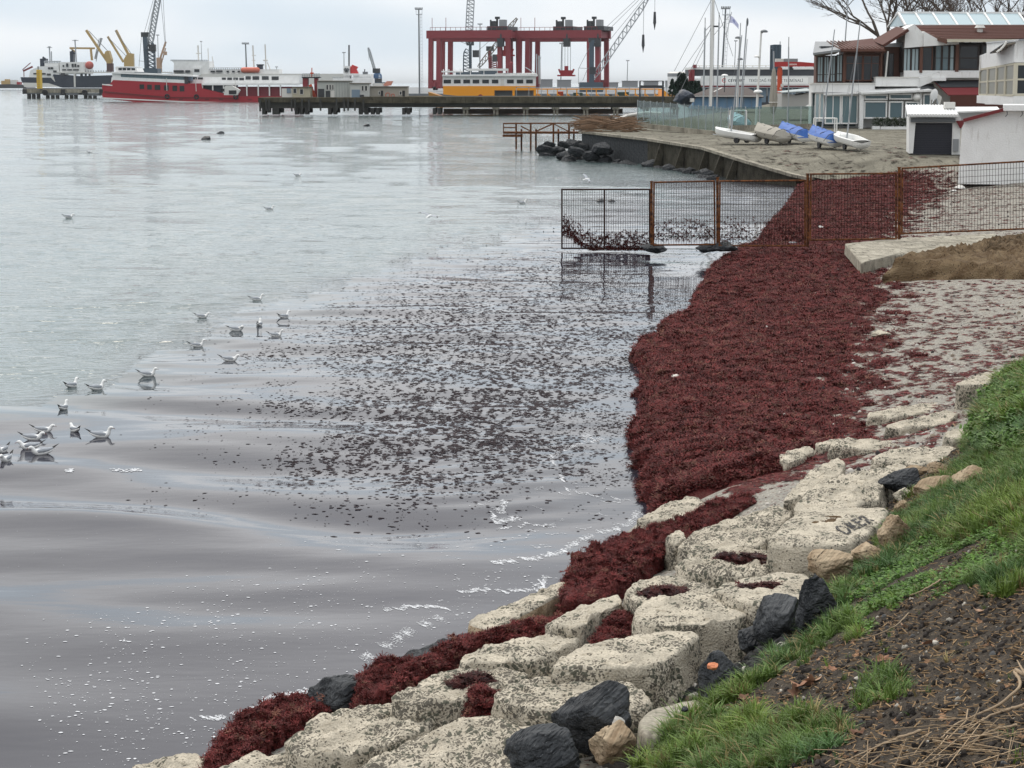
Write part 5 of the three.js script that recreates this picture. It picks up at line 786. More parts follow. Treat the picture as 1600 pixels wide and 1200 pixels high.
function dinghy(px, py, turn, L, topMat, opt, label) {
  const p = PG(px, py, 0, slipH), T = thing('dinghy', p, label, 'boat', 'dinghies laid up on the slipway', turn), dep = 0.46, beam = 1.42; L *= 0.86; T.position.y += 0.14; T.rotation.order = 'YXZ'; T.rotation.z = 0.09;
  meshOf('hull', hullGeo(L, beam, dep), opt.hull || M_BOAT2, T);
  meshOf(opt.cover ? 'cover' : 'deck', deckGeo(L, beam, dep, opt.cover ? 0.34 : 0.05, opt.cover ? 0.16 : 0, opt.open), topMat, T);
  if (opt.cover) { const mb = new MB(); for (const t of [0.05, 0.35, 0.7]) mb.path([V(t * L, dep * 0.75, -beam / 2 * 1.01), V(t * L, dep + 0.24, -beam * 0.3), V(t * L, dep + 0.37, 0), V(t * L, dep + 0.24, beam * 0.3), V(t * L, dep * 0.75, beam / 2 * 1.01)], 0.018); mb.build('lashing', C.dark, T); }
  else { const mb = new MB(); mb.b(0.28 * L, 0.36 * L, dep * 0.6, dep * 0.68, -0.5, 0.5); mb.build('thwart', C.offwhite, T); const c = new MB(); c.b(0.36 * L, 0.6 * L, dep * 0.3, dep * 0.75, -0.06, 0.06); c.build('centreboard_case', C.offwhite, T); }
  if (opt.mast) { const mb = new MB(); mb.bar(V(0.62 * L, dep * 0.5, 0), V(0.62 * L - (opt.rake ?? 0), opt.mast, opt.lean ?? 0), 0.05, 7, 0.03); mb.build('mast', C.steel, T); const s = new MB(); for (const e of [V(L * 0.97, dep + 0.1, 0), V(0.5 * L, dep, 0.6), V(0.5 * L, dep, -0.6)]) s.bar(e, V(0.62 * L - (opt.rake ?? 0) * 0.8, opt.mast * 0.8, (opt.lean ?? 0) * 0.8), 0.007, 4); s.build('stay', C.grey, T); }
  { const mb = new MB(); for (const s of [-0.5, 0.5]) mb.add(new THREE.CylinderGeometry(0.2, 0.2, 0.12, 14), new THREE.Matrix4().makeRotationX(Math.PI / 2).setPosition(L * 0.35, 0.02, s)); mb.build('trolley_wheel', C.black, T); const b2 = new MB(); b2.bar(V(L * 0.35, 0.04, -0.5), V(L * 0.35, 0.04, 0.5), 0.03).bar(V(L * 0.35, 0.04, 0), V(L * 1.05, 0.12, 0), 0.03); b2.build('trolley', C.steel, T); }
  return T;
}
dinghy(1182, 226, 2.35, 3.9, C.boat, { open: true, mast: 6.4, rake: 0.2 }, 'white open dinghy, leftmost of the row, with a tall mast');
dinghy(1224, 227, 2.0, 3.7, C.tarp, { cover: true, hull: C.tarp }, 'dinghy under a grey cover between white and blue ones');
dinghy(1258, 226, 1.9, 3.9, C.blue, { cover: true }, 'dinghy under a blue cover, the left one of two');
dinghy(1306, 234, 1.85, 4.0, C.blue, { cover: true, mast: 6.6, rake: 0.35, lean: 0.3 }, 'dinghy under a blue cover, the right one of two, with leaning mast');
dinghy(1346, 237, 1.8, 4.2, C.boat, { open: true, mast: 7.0, rake: 0.5, lean: 0.2 }, 'open white dinghy at the right end of the row');
dinghy(1162, 203, 1.75, 3.6, C.lightblue, { cover: true, hull: C.lightblue, mast: 7.6 }, 'pale blue covered boat standing behind the glass screen');
for (const [x0, x1, y0, y1, d, l] of [[1274, 1307, 185, 213, 143, 'white tubular rack behind the right blue dinghy'], [1143, 1166, 173, 196, 151, 'white tubular rack behind the pale blue boat']]) { const f = frame('p', x0, y1, d), T = thing('boat_rack', f.o, l, 'rack'); for (const z of [0, -0.9]) { const mb = new MB(); f.bar(mb, x0, y1 + 3, x0, y0, 0.05, z); f.bar(mb, x0, y0, x1, y0, 0.05, z); f.bar(mb, x1, y0, x1, y1 + 3, 0.05, z); mb.build('hoop', C.boat, T); } }

Object.assign(ZV, { g: [12, 1190, 80], h: [11.4286, 1080, 0], i: [8, 1400, 0], j: [10, 20, 50], k: [6.4, 170, 80], l: [8.8889, 1260, 120] });
const textTex = (w, h, draw) => { const cv = document.createElement('canvas'); cv.width = w; cv.height = h; draw(cv.getContext('2d')); const t = new THREE.CanvasTexture(cv); t.colorSpace = THREE.SRGBColorSpace; return t; };
const sign = (name, parent, x0, x1, y0, y1, z, tex, back) => { const m = meshOf(name, new THREE.PlaneGeometry(x1 - x0, y1 - y0), new THREE.MeshStandardMaterial({ map: tex, roughness: 0.7, transparent: !!back }), parent); m.position.set((x0 + x1) / 2, (y0 + y1) / 2, z); return m; };
// a window: frame proud of the wall, dark pane set in it
function windowAt(f, parent, x0, x1, y0, y1, z, frameMat, o = {}) {
  const X0 = f.X(x0), X1 = f.X(x1), Y0 = f.Y(y1), Y1 = f.Y(y0), t = o.t ?? 0.07, fr = new MB(), W_ = meshOf;
  fr.b(X0, X1, Y1 - t, Y1, z - 0.06, z + 0.05).b(X0, X1, Y0, Y0 + t, z - 0.06, z + 0.05).b(X0, X0 + t, Y0 + t, Y1 - t, z - 0.06, z + 0.05).b(X1 - t, X1, Y0 + t, Y1 - t, z - 0.06, z + 0.05);
  const nx = o.nx ?? 1, ny = o.ny ?? 1; for (let k = 1; k < nx; k++) { const x = lerp(X0, X1, k / nx); fr.b(x - t * 0.35, x + t * 0.35, Y0 + t, Y1 - t, z - 0.05, z + 0.04); } for (let k = 1; k < ny; k++) { const y = lerp(Y0, Y1, (o.split && ny === 2) ? o.split : k / ny); fr.b(X0 + t, X1 - t, y - t * 0.35, y + t * 0.35, z - 0.05, z + 0.035); }
  const w = fr.build('window', frameMat, parent), p = new MB(); p.b(X0 + t * 0.5, X1 - t * 0.5, Y0 + t * 0.5, Y1 - t * 0.5, z - 0.04, z - 0.01); p.build('pane', o.pane || C.glassDark, w); return w;
}
const M_PANE = flat(0.10, 0.15, 0.17, 0.06), M_PALEPANE = flat(0.33, 0.42, 0.45, 0.12), M_DARKFRAME = flat(0.028, 0.02, 0.018, 0.5);
// ---------------------------------------------------------------- clubhouse
{
  const f = frame('e', 700, 780, 158), H_ = thing('clubhouse', f.o, 'two storey white clubhouse with brown roofs, glass skylight and dark window bands', 'building'), part = (n, mat, fn, parent = H_) => { const mb = new MB(); fn(mb); return mb.build(n, mat, parent); };
  const DEEP = -11;
  // ground floor volume and the glass room
  part('ground_floor_wall', C.white, (m) => { f.box(m, 122, 690, 520, 800, -2.6, -1.2); f.box(m, 690, 1320, 440, 800, DEEP, -0.6); });
  part('white_parapet', C.white, (m) => { f.box(m, 112, 500, 526, 578, -1.4, 0.15); f.box(m, 500, 765, 486, 540, -1.3, 0.45); });
  part('parapet_cap', C.offwhite, (m) => { f.box(m, 106, 504, 518, 527, -1.45, 0.2); f.box(m, 498, 768, 480, 487, -1.35, 0.5); });
  part('side_band', C.white, (m) => { f.poly(m, [765, 490, 905, 455, 905, 490, 765, 548], -1.6, 0.3); f.box(m, 850, 935, 484, 505, -1.2, 0.55); f.box(m, 905, 1300, 450, 486, -1, 0.4); });
  // upper left wing
  part('upper_wall', C.brownWood, (m) => { f.box(m, 312, 560, 320, 345, -3, -0.6); f.box(m, 150, 560, 345, 522, -2.6, -1.5); });
  for (const [a, b, c, d] of [[146, 184, 352, 516], [186, 222, 350, 516], [226, 262, 346, 514], [266, 306, 340, 512]]) windowAt(f, H_, a, b, c, d, -0.55, M_DARKFRAME, { nx: 2, ny: 2, split: 0.3, pane: M_PALEPANE });
  part('corner_post', C.brownWood, (m) => { f.box(m, 304, 320, 325, 515, -0.9, -0.25); f.box(m, 538, 548, 330, 500, -0.9, -0.3); });
  windowAt(f, H_, 322, 430, 345, 505, -0.5, C.brownWood, { nx: 2, ny: 2, split: 0.68 }); windowAt(f, H_, 431, 536, 345, 505, -0.5, C.brownWood, { nx: 2, ny: 2, split: 0.68 });
  part('balcony_post', C.offwhite, (m) => { f.bar(m, 576, 320, 565, 486, 0.07, 0.1); });
  part('recess', C.brownWood, (m) => { f.box(m, 560, 690, 290, 490, -8, -2.2); });
  windowAt(f, H_, 585, 648, 330, 480, -2.1, M_DARKFRAME, { nx: 2 });
  { const r = part('roof', C.brown, (m) => { m.quad(V(f.X(262), f.Y(316), 0.6), V(f.X(548), f.Y(318), 0.6), V(f.X(580), f.Y(236), -7), V(f.X(268), f.Y(270), -7), 0.22); m.quad(V(f.X(545), f.Y(288), 0.2), V(f.X(700), f.Y(188), 0.2), V(f.X(720), f.Y(160), -6), V(f.X(565), f.Y(250), -6), 0.2); });
    part('eave_board', C.brownWood, (m) => { f.box(m, 258, 552, 312, 322, 0.45, 0.72); }, r);
    for (let k = 0; k < 12; k++) part('roof_seam', C.brownWood, (m) => { const x = lerp(268, 545, k / 11); m.beam(V(f.X(x), f.Y(312), 0.6), V(f.X(x + 10 - 10 * k / 11), f.Y(254), -6.6), 0.05, 0.3); }, r); }
  { const r = part('left_roof', C.grey, (m) => { m.quad(V(f.X(98), f.Y(339), 1.2), V(f.X(268), f.Y(316), 1.0), V(f.X(330), f.Y(258), -6), V(f.X(195), f.Y(256), -6), 0.16); }); part('soffit', C.wood, (m) => m.quad(V(f.X(100), f.Y(344), 1.1), V(f.X(262), f.Y(324), 0.9), V(f.X(262), f.Y(336), -1), V(f.X(140), f.Y(350), -1), 0.05), r); part('roof_vent', C.dark, (m) => f.box(m, 180, 262, 286, 300, -2.5, -1.6), r); }
  // upper right wing
  part('gable_wall', C.white, (m) => { f.poly(m, [686, 300, 690, 180, 742, 150, 800, 206, 800, 290], -4, -0.4); f.poly(m, [800, 290, 800, 195, 930, 268, 1020, 262, 1020, 276], -3, -0.15); });
  part('upper_right_wall', M_DARKFRAME, (m) => { f.box(m, 682, 1305, 262, 452, DEEP, -1.0); });
  for (const [a, b, n] of [[686, 735, 2], [736, 786, 2]]) windowAt(f, H_, a, b, 300, 464, -0.85, M_DARKFRAME, { nx: n, pane: M_PALEPANE });
  windowAt(f, H_, 804, 870, 290, 446, -0.85, C.brownWood, {}); for (const [a, b, p] of [[884, 926, M_PANE], [928, 972, M_PANE], [974, 1006, M_PALEPANE]]) windowAt(f, H_, a, b, 280, 444, -0.8, M_DARKFRAME, { ny: 2, pane: p });
  for (const [a, b] of [[1030, 1160], [1170, 1300]]) windowAt(f, H_, a, b, 278, 440, -0.7, M_DARKFRAME, { ny: 2, t: 0.14, split: 0.48 });
  part('pillar', C.brownWood, (m) => { f.box(m, 786, 803, 290, 455, -0.9, -0.5); f.box(m, 1008, 1028, 272, 450, -0.9, -0.45); });
  { const eave = 0.9, r = part('main_roof', C.brown, (m) => { m.quad(V(f.X(925), f.Y(252), eave), V(f.X(1560), f.Y(240), eave), V(f.X(1560), f.Y(150), -4.5), V(f.X(748), f.Y(152), -4.5), 0.16); });
    for (let k = 0; k < 9; k++) { const t = (k + 0.5) / 9; part('shingle_course', C.brownWood, (m) => { m.beam(V(f.X(lerp(922, 750, t)), f.Y(lerp(250, 152, t)) + 0.09, lerp(eave, -4.5, t)), V(f.X(1560), f.Y(lerp(238, 150, t)) + 0.09, lerp(eave, -4.5, t)), 0.06, 0.035); }, r); }
    part('gutter', C.cream, (m) => f.box(m, 926, 1560, 246, 264, eave - 0.1, eave + 0.12), r); part('barge_board', C.brownWood, (m) => m.beam(V(f.X(745), f.Y(158), -4.4), V(f.X(926), f.Y(262), eave + 0.05), 0.1, 0.32), r);
    part('roof_cowl', C.offwhite, (m) => { const p = V(f.X(1178), f.Y(204), -1.8); m.cyl(p.x, p.y - 0.3, p.y + 0.35, p.z, 0.22, 10); m.cyl(p.x, p.y + 0.4, p.y + 0.6, p.z, 0.42, 12, 0.3); }, r);
    part('roof_cowl_base', C.dark, (m) => { const p = V(f.X(1178), f.Y(206), -1.75); m.b(p.x - 0.5, p.x + 0.5, p.y - 0.2, p.y + 0.05, p.z - 0.4, p.z + 0.4); }, r); }
  { // glass skylight along the ridge
    const r = part('skylight', C.white, (m) => { m.beam(V(f.X(750), f.Y(150), -4.4), V(f.X(1560), f.Y(150), -4.4), 0.16); m.beam(V(f.X(735), f.Y(62), -6.5), V(f.X(1560), f.Y(66), -6.5), 0.2); for (let k = 0; k < 8; k++) { const b = 750 + k * 111; m.beam(V(f.X(b), f.Y(150), -4.4), V(f.X(b - 15 + (k ? -4 : 0)), f.Y(63), -6.5), 0.16); } m.beam(V(f.X(735), f.Y(62), -6.5), V(f.X(700), f.Y(150), -8.6), 0.14); });
    for (let k = 0; k < 7; k++) { const b = 750 + k * 111; part('pane', M_PALEPANE, (m) => m.quad(V(f.X(b + 6), f.Y(148), -4.45), V(f.X(b + 106), f.Y(148), -4.45), V(f.X(b + 92), f.Y(67), -6.45), V(f.X(b - 9), f.Y(66), -6.45), 0.03), r); }
    part('gable_pane', M_PALEPANE, (m) => m.quad(V(f.X(748), f.Y(150), -4.5), V(f.X(735), f.Y(66), -6.5), V(f.X(705), f.Y(150), -8.4), V(f.X(720), f.Y(150), -6.4), 0.03), r); }
  // glazed rooms on the ground floor
  part('room_inside', flat(0.07, 0.10, 0.11, 0.6), (m) => { f.box(m, 128, 400, 585, 790, -1.1, -1.0); });
  for (const [a, b] of [[130, 160], [160, 188]]) windowAt(f, H_, a, b, 582, 760, 0, C.offwhite, { pane: M_PALEPANE }); for (const [a, b] of [[192, 292], [294, 398]]) windowAt(f, H_, a, b, 592, 775, 0.1, C.white, { pane: flat(0.12, 0.19, 0.21, 0.1), nx: 2, t: 0.1 });
  part('lean_to_roof', C.white, (m) => { m.quad(V(f.X(400), f.Y(584), 1.5), V(f.X(840), f.Y(566), 1.5), V(f.X(760), f.Y(538), -1.2), V(f.X(380), f.Y(556), -1.2), 0.14); m.quad(V(f.X(180), f.Y(592), 0.5), V(f.X(410), f.Y(584), 0.5), V(f.X(400), f.Y(566), -1.2), V(f.X(180), f.Y(574), -1.2), 0.1); });
  for (const [a, b, c, d] of [[424, 570, 588, 624], [578, 724, 584, 622], [424, 568, 630, 740], [578, 668, 632, 742], [680, 764, 634, 750], [790, 840, 585, 660]]) windowAt(f, H_, a, b, c, d, 0.9, C.white, { t: 0.11, pane: M_PANE });
  part('white_post', C.white, (m) => { f.box(m, 396, 420, 590, 810, 0.7, 1.1); f.box(m, 768, 782, 580, 660, 0.8, 1.0); });
  part('lamp_globe', C.boat, (m) => { m.ball(f.X(748), f.Y(607), 1.1, 0.32); });
  part('dark_awning', C.dark, (m) => m.quad(V(f.X(765), f.Y(560), 1.2), V(f.X(868), f.Y(572), 1.2), V(f.X(868), f.Y(525), -0.4), V(f.X(800), f.Y(530), -0.4), 0.06));
  { const a = part('awning', C.darkred, (m) => { m.quad(V(f.X(916), f.Y(594), 2.6), V(f.X(1560), f.Y(590), 2.6), V(f.X(1560), f.Y(500), -0.3), V(f.X(868), f.Y(504), -0.3), 0.08); }); part('upper_strip', C.dark, (m) => m.quad(V(f.X(895), f.Y(545), 1.25), V(f.X(1555), f.Y(542), 1.25), V(f.X(1555), f.Y(500), -0.22), V(f.X(870), f.Y(505), -0.22), 0.05), a); part('valance', C.brown, (m) => { f.box(m, 930, 1310, 594, 672, 2.45, 2.6); }, a); }
  part('planter', C.white, (m) => { f.box(m, 458, 498, 784, 830, 2.2, 2.9); f.box(m, 502, 690, 786, 830, 2.2, 2.9); });
  { const L = []; for (let k = 0; k < 420; k++) { const p = V(f.X(rr(462, 690)), f.Y(rr(735, 788)), rr(2.0, 2.9)).add(f.o), v = rr(0.4, 1.2); L.push([p.x, p.y, p.z, rr(-1, 1), rr(0, 6), rr(-1, 1), 0.28, 0.28, 0.28, 0.03 * v, 0.05 * v, 0.016 * v]); } copies('planter_shrubs', leafyGeo(9, 77), M_LEAF, L, 'dark evergreen shrubs growing in the white planter by the glass room', 'shrubs'); }
  part('step', C.cream, (m) => { f.box(m, 470, 700, 828, 850, 0.5, 3.6); f.box(m, 480, 700, 848, 880, 0.5, 6); });
  part('bench_slab', C.midgrey, (m) => { f.box(m, 612, 700, 812, 824, 3.4, 4); f.box(m, 620, 634, 824, 834, 3.5, 3.9); });
}
{ // satellite dish
  const f = frame('e', 905, 660, 128), T = thing('satellite_dish', f.o, 'white satellite dish beside the dark red awning', 'satellite dish'); const g = new THREE.SphereGeometry(1, 20, 8, 0, 6.283, 0, 0.55); g.scale(0.62, 0.4, 0.75); g.translate(0, -0.34, 0); g.rotateX(Math.PI / 2 * 0.8); g.rotateZ(0.4); g.rotateY(-0.9); const m = meshOf('dish', g, flat(0.45, 0.46, 0.46, 0.5, { side: THREE.DoubleSide }), T); m.position.set(f.X(872), f.Y(592), 0.2);
  const mb = new MB(); mb.bar(V(f.X(905), f.Y(670), 0), V(f.X(890), f.Y(610), 0), 0.05).bar(V(f.X(872), f.Y(615), 0.4), V(f.X(846), f.Y(645), 0.9), 0.025); mb.build('arm', C.steel, T); const m2 = new MB(); m2.quad(V(f.X(888), f.Y(570), -0.2), V(f.X(930), f.Y(608), -0.2), V(f.X(915), f.Y(668), -0.2), V(f.X(882), f.Y(600), -0.2), 0.05); m2.build('bracket_plate', C.offwhite, T);
}
{ // garage with shutter
  const f = frame('e', 850, 960, 112), G_ = thing('garage', f.o, 'small white garage with dark roller shutter and corrugated roof', 'garage', null, -0.15), part = (n, mat, fn, parent = G_) => { const mb = new MB(); fn(mb); return mb.build(n, mat, parent); };
  part('wall', C.white, (m) => { f.poly(m, [722, 960, 718, 735, 760, 735, 748, 958], -3.5, 0.05); f.box(m, 985, 1035, 735, 965, -3.5, 0); f.box(m, 722, 1030, 724, 768, -3.4, -0.05); });
  const sh = part('shutter', flat(0.012, 0.014, 0.024, 0.45), (m) => f.box(m, 748, 990, 764, 962, -0.35, -0.25)); for (let k = 0; k < 14; k++) part('slat', flat(0.02, 0.022, 0.034, 0.4), (m) => { const y = lerp(768, 956, k / 13); f.box(m, 750, 988, y, y + 9, -0.25, -0.215); }, sh);
  part('shutter_box', C.midgrey, (m) => f.box(m, 728, 1000, 738, 764, -0.3, 0.25));
  { const r = part('roof', C.white, (m) => { m.quad(V(f.X(712), f.Y(722), 0.6), V(f.X(1010), f.Y(722), 0.6), V(f.X(1000), f.Y(668), -2.6), V(f.X(712), f.Y(664), -2.6), 0.08); m.quad(V(f.X(1010), f.Y(700), 0.3), V(f.X(1290), f.Y(692), -2), V(f.X(1290), f.Y(676), -4), V(f.X(1000), f.Y(676), -3), 0.08); }); for (let k = 0; k < 17; k++) part('corrugation', C.white, (m) => { const x = lerp(714, 1008, k / 16); m.bar(V(f.X(x), f.Y(721), 0.62), V(f.X(x * 0.985 + 10), f.Y(666), -2.6), 0.09, 7); }, r); }
  part('red_flashing', C.darkred, (m) => { f.poly(m, [1005, 755, 1050, 752, 1058, 795, 1030, 800], -0.2, 0.2); });
  part('wall_box', C.offwhite, (m) => f.box(m, 940, 1005, 640, 680, -2, -1));
  part('meter_box', C.grey, (m) => { f.box(m, 990, 1025, 868, 945, 0, 0.18); });
}
{ // white boundary building at the right with a sloping top
  const f = frame('e', 1030, 1120, 90), T = thing('white_shed', f.o, 'plain white rendered shed wall with a sloping dark red coping behind the fence', 'building', null, -0.23), mb = new MB();
  f.poly(mb, [1028, 1150, 1040, 800, 1058, 760, 1290, 692, 1500, 672, 1700, 668, 1700, 1150], -7, 0); mb.build('wall', mapped(T_PLASTER, 4, 0.02), T);
  const c = new MB(); c.beam(V(f.X(1050), f.Y(752), 0.05), V(f.X(1292), f.Y(684), 0.05), 0.5, 0.14); c.build('coping', C.darkred, T); const d = new MB(); d.b(f.X(1288), f.X(1700), f.Y(690), f.Y(655), -4, 0.5); d.build('ledge', C.white, T); const s = new MB(); for (const x of [1310, 1400, 1440]) s.path([V(f.X(x), f.Y(690), 0.3), V(f.X(x + 4), f.Y(712), 0.3), V(f.X(x - 8), f.Y(728), 0.3)], 0.02); s.build('loose_cable', C.midgrey, T);
}
{ // building at the right edge, upper floor
  const f = frame('e', 1300, 650, 98), T = thing('white_annex', f.o, 'white annex with cream framed windows cut by the right edge', 'building'), part = (n, mat, fn) => { const mb = new MB(); fn(mb); return mb.build(n, mat, T); };
  part('wall', C.white, (m) => { f.poly(m, [1376, 252, 1700, 236, 1700, 390, 1376, 390], -6, 0); f.box(m, 1376, 1700, 600, 660, -6, 0.02); f.box(m, 1600, 1700, 388, 602, -6, 0); m.quad(V(f.X(1376), f.Y(390), 0), V(f.X(1376), f.Y(252), 0), V(f.X(1308), f.Y(340), -5), V(f.X(1308), f.Y(430), -5), 0.1); m.quad(V(f.X(1378), f.Y(660), 0), V(f.X(1378), f.Y(600), 0), V(f.X(1298), f.Y(600), -5), V(f.X(1298), f.Y(650), -5), 0.1); });
  part('room_inside', C.bluegrey, (m) => f.box(m, 1385, 1595, 400, 595, -3, -2.8));
  windowAt(f, T, 1378, 1600, 392, 600, -0.02, C.cream, { ny: 2, t: 0.12, nx: 2 });
  for (let k = 0; k < 4; k++) { const a = k / 4, b = (k + 0.92) / 4, L = (t, y0, y1) => [V(f.X(lerp(1374, 1305, t)), f.Y(lerp(y0, y1, t)), -5 * t)]; const [p] = L(a, 400, 432), [q] = L(b, 400, 432), [r] = L(b, 596, 596), [s] = L(a, 596, 596); const w = part('side_window', C.cream, (m) => { m.beam(p, q, 0.1).beam(q, r, 0.1).beam(r, s, 0.1).beam(s, p, 0.1).beam(p.clone().lerp(s, 0.5), q.clone().lerp(r, 0.5), 0.08); }); const mb = new MB(); mb.quad(p, q, r, s, 0.02); mb.build('pane', flat(0.2, 0.19, 0.15, 0.1), w); }
  part('roof_edge', C.grey, (m) => { f.poly(m, [1370, 256, 1376, 246, 1700, 228, 1700, 242], -6, 0.6); });
  { const c = part('canopy', C.dark, (m) => { m.quad(V(f.X(1376), f.Y(262), 0), V(f.X(1300), f.Y(275), 0), V(f.X(1262), f.Y(330), -1.5), V(f.X(1330), f.Y(322), -2.5), 0.06); }); for (let k = 0; k < 5; k++) { const mb = new MB(); mb.bar(V(f.X(1372 - k * 6), f.Y(268 + k * 12), -k * 0.5), V(f.X(1296 - k * 6), f.Y(284 + k * 10), -k * 0.3), 0.05); mb.build('slat', C.wood, c); } const mb = new MB(); mb.path([V(f.X(1315), f.Y(258), 0.1), V(f.X(1300), f.Y(285), 0.1), V(f.X(1278), f.Y(310), 0.1), V(f.X(1255), f.Y(326), 0.1)], 0.05); mb.build('curved_brace', C.offwhite, c); }
  part('drainpipe', C.offwhite, (m) => f.bar(m, 1304, 340, 1300, 445, 0.05, -4.8));
}
// ---------------------------------------------------------------- bare trees behind the clubhouse
const M_BARK = flat(0.085, 0.07, 0.06, 0.95), M_TWIG = flat(0.13, 0.095, 0.08, 0.95);
function bareTree(base, h, sd, label) {
  const T = thing('bare_tree', base, label, 'tree'), s0 = seed; seed = sd; const tr = new MB(), br = new MB(), tw = []; 
  const grow = (p, d, len, r, depth) => {
    let q = p.clone(), dd = d.clone(), n = depth > 3 ? 3 : 2;
    for (let i = 0; i < n; i++) { dd.add(V(rr(-1, 1), rr(-0.5, 0.8), rr(-1, 1)).multiplyScalar(0.16)).normalize(); const e = q.clone().addScaledVector(dd, len / n), r1 = r * (1 - 0.2 * (i + 1) / n), r0 = r * (1 - 0.2 * i / n); if (depth > 4) tr.bar(q, e, r0, 7, r1); else if (depth > 1) br.bar(q, e, r0, 5, r1); else tw.push([q, e, r0]); q = e; }
    if (!depth) return; const k = depth === 1 ? 5 : 3;
    for (let i = 0; i < k; i++) { const a = rr(0, 6.28), sp = rr(0.35, 0.85), t = V(Math.cos(a), 0, Math.sin(a)).multiplyScalar(sp), nd = dd.clone().add(t).add(V(0, rr(-0.2, 0.25), 0)).normalize(), from = i === 0 ? q : p.clone().lerp(q, rr(0.55, 1)); grow(from, nd, len * rr(0.66, 0.86), r * 0.62, depth - 1); }
  };
  grow(V(0, 0, 0), V(0, 1, 0), h * 0.24, h * 0.015, 6); seed = s0;
  tr.build('trunk', M_BARK, T); const crown = br.build('crown', M_BARK, T);
  const v = []; for (const [a, b, r] of tw) { const d = b.clone().sub(a), s = V(-d.z, 0, d.x).normalize().multiplyScalar(Math.max(r, 0.017)), s2 = V(0, 1, 0).cross(d).cross(d).normalize().multiplyScalar(Math.max(r, 0.017)); for (const w of [s, s2]) v.push(a.x + w.x, a.y + w.y, a.z + w.z, a.x - w.x, a.y - w.y, a.z - w.z, b.x, b.y, b.z); }
  const g = new THREE.BufferGeometry(); g.setAttribute('position', new THREE.Float32BufferAttribute(v, 3)); g.computeVertexNormals(); const m = meshOf('twigs', g, flat(0.12, 0.09, 0.075, 0.95, { side: THREE.DoubleSide }), crown); m.userData = { kind: 'stuff' }; return T;
}
{
  const a = bareTree(D(1374, 150, 200), 19, 41, 'bare tree with spreading crown left of the glass skylight');
  const b = bareTree(D(1500, 150, 215), 17, 57, 'bare tree standing behind the middle of the skylight');
  dup(b, D(1580, 150, 222), 'bare tree standing behind the right end of the skylight', 2.1); dup(a, D(1440, 150, 226), 'bare tree standing behind the left end of the skylight', 1.2); dup(b, D(1640, 150, 218), 'bare tree whose crown enters at the right edge', 4.0); dup(a, D(1540, 150, 232), 'bare tree farthest back behind the skylight', 3.3);
  const mt = thing('flagpole', D(1315, 145, 172), 'thin pole rising from behind the clubhouse roof at the bare tree', 'pole'); new MB().bar(V(0, 0, 0), V(0.45, 9.5, 0), 0.07, 7, 0.04).build('pole', C.steel, mt);
}
// ---------------------------------------------------------------- things between the slipway and the port
{ // shed with blue walls
  const f = frame('d', 420, 830, 232), T = thing('blue_shed', f.o, 'low shed with blue walls and a brown roof behind the masts', 'building'), part = (n, mat, fn, p = T) => { const mb = new MB(); fn(mb); return mb.build(n, mat, p); };
  part('wall', flat(0.14, 0.24, 0.36, 0.7), (m) => f.box(m, 415, 950, 752, 850, -6, 0)); for (let k = 0; k < 8; k++) part('wall_batten', C.bluegrey, (m) => { const x = 420 + k * 64; f.box(m, x, x + 6, 752, 850, 0, 0.08); });
  part('roof', flat(0.10, 0.085, 0.08, 0.85), (m) => { m.quad(V(f.X(395), f.Y(752), 0.6), V(f.X(960), f.Y(756), 0.6), V(f.X(860), f.Y(692), -3), V(f.X(570), f.Y(692), -3), 0.2); }); part('ridge_cap', C.offwhite, (m) => m.beam(V(f.X(580), f.Y(722), -1), V(f.X(660), f.Y(690), -3), 0.16)); part('eave', C.offwhite, (m) => f.box(m, 400, 958, 748, 754, 0.5, 0.7));
}
{ const f = frame('d', 640, 700, 226), T = thing('garden_lamp', f.o, 'small white lamp standing over the blue shed roof', 'lamp'); const mb = new MB(); f.bar(mb, 660, 720, 660, 590, 0.05); mb.build('post', C.dark, T); const c = new MB(); c.add(new THREE.SphereGeometry(0.4, 14, 6, 0, 6.28, 0, 1.4), new THREE.Matrix4().makeScale(1, 0.55, 1).setPosition(f.X(660), f.Y(594), 0)); c.build('shade', C.boat, T); }
{ // covered boat in dark tarpaulin
  const f = frame('d', 300, 830, 205), T = thing('tarp_covered_boat', f.o, 'boat wrapped in dark blue tarpaulin on the quay left of the blue shed', 'boat'), g = boulderGeo(f.X(410) / 1.05, 1.1, 1.6, 81, { planes: 9, rough: 0.03 }); const m = meshOf('tarpaulin', g, C.navy, T); m.position.set(f.X(345), 0.7, 0); m.scale.setScalar(0.72); const mb = new MB(); mb.b(f.X(382), f.X(412), f.Y(795), f.Y(768), 0.6, 1.6); mb.build('bow_fender', C.offwhite, T);
}
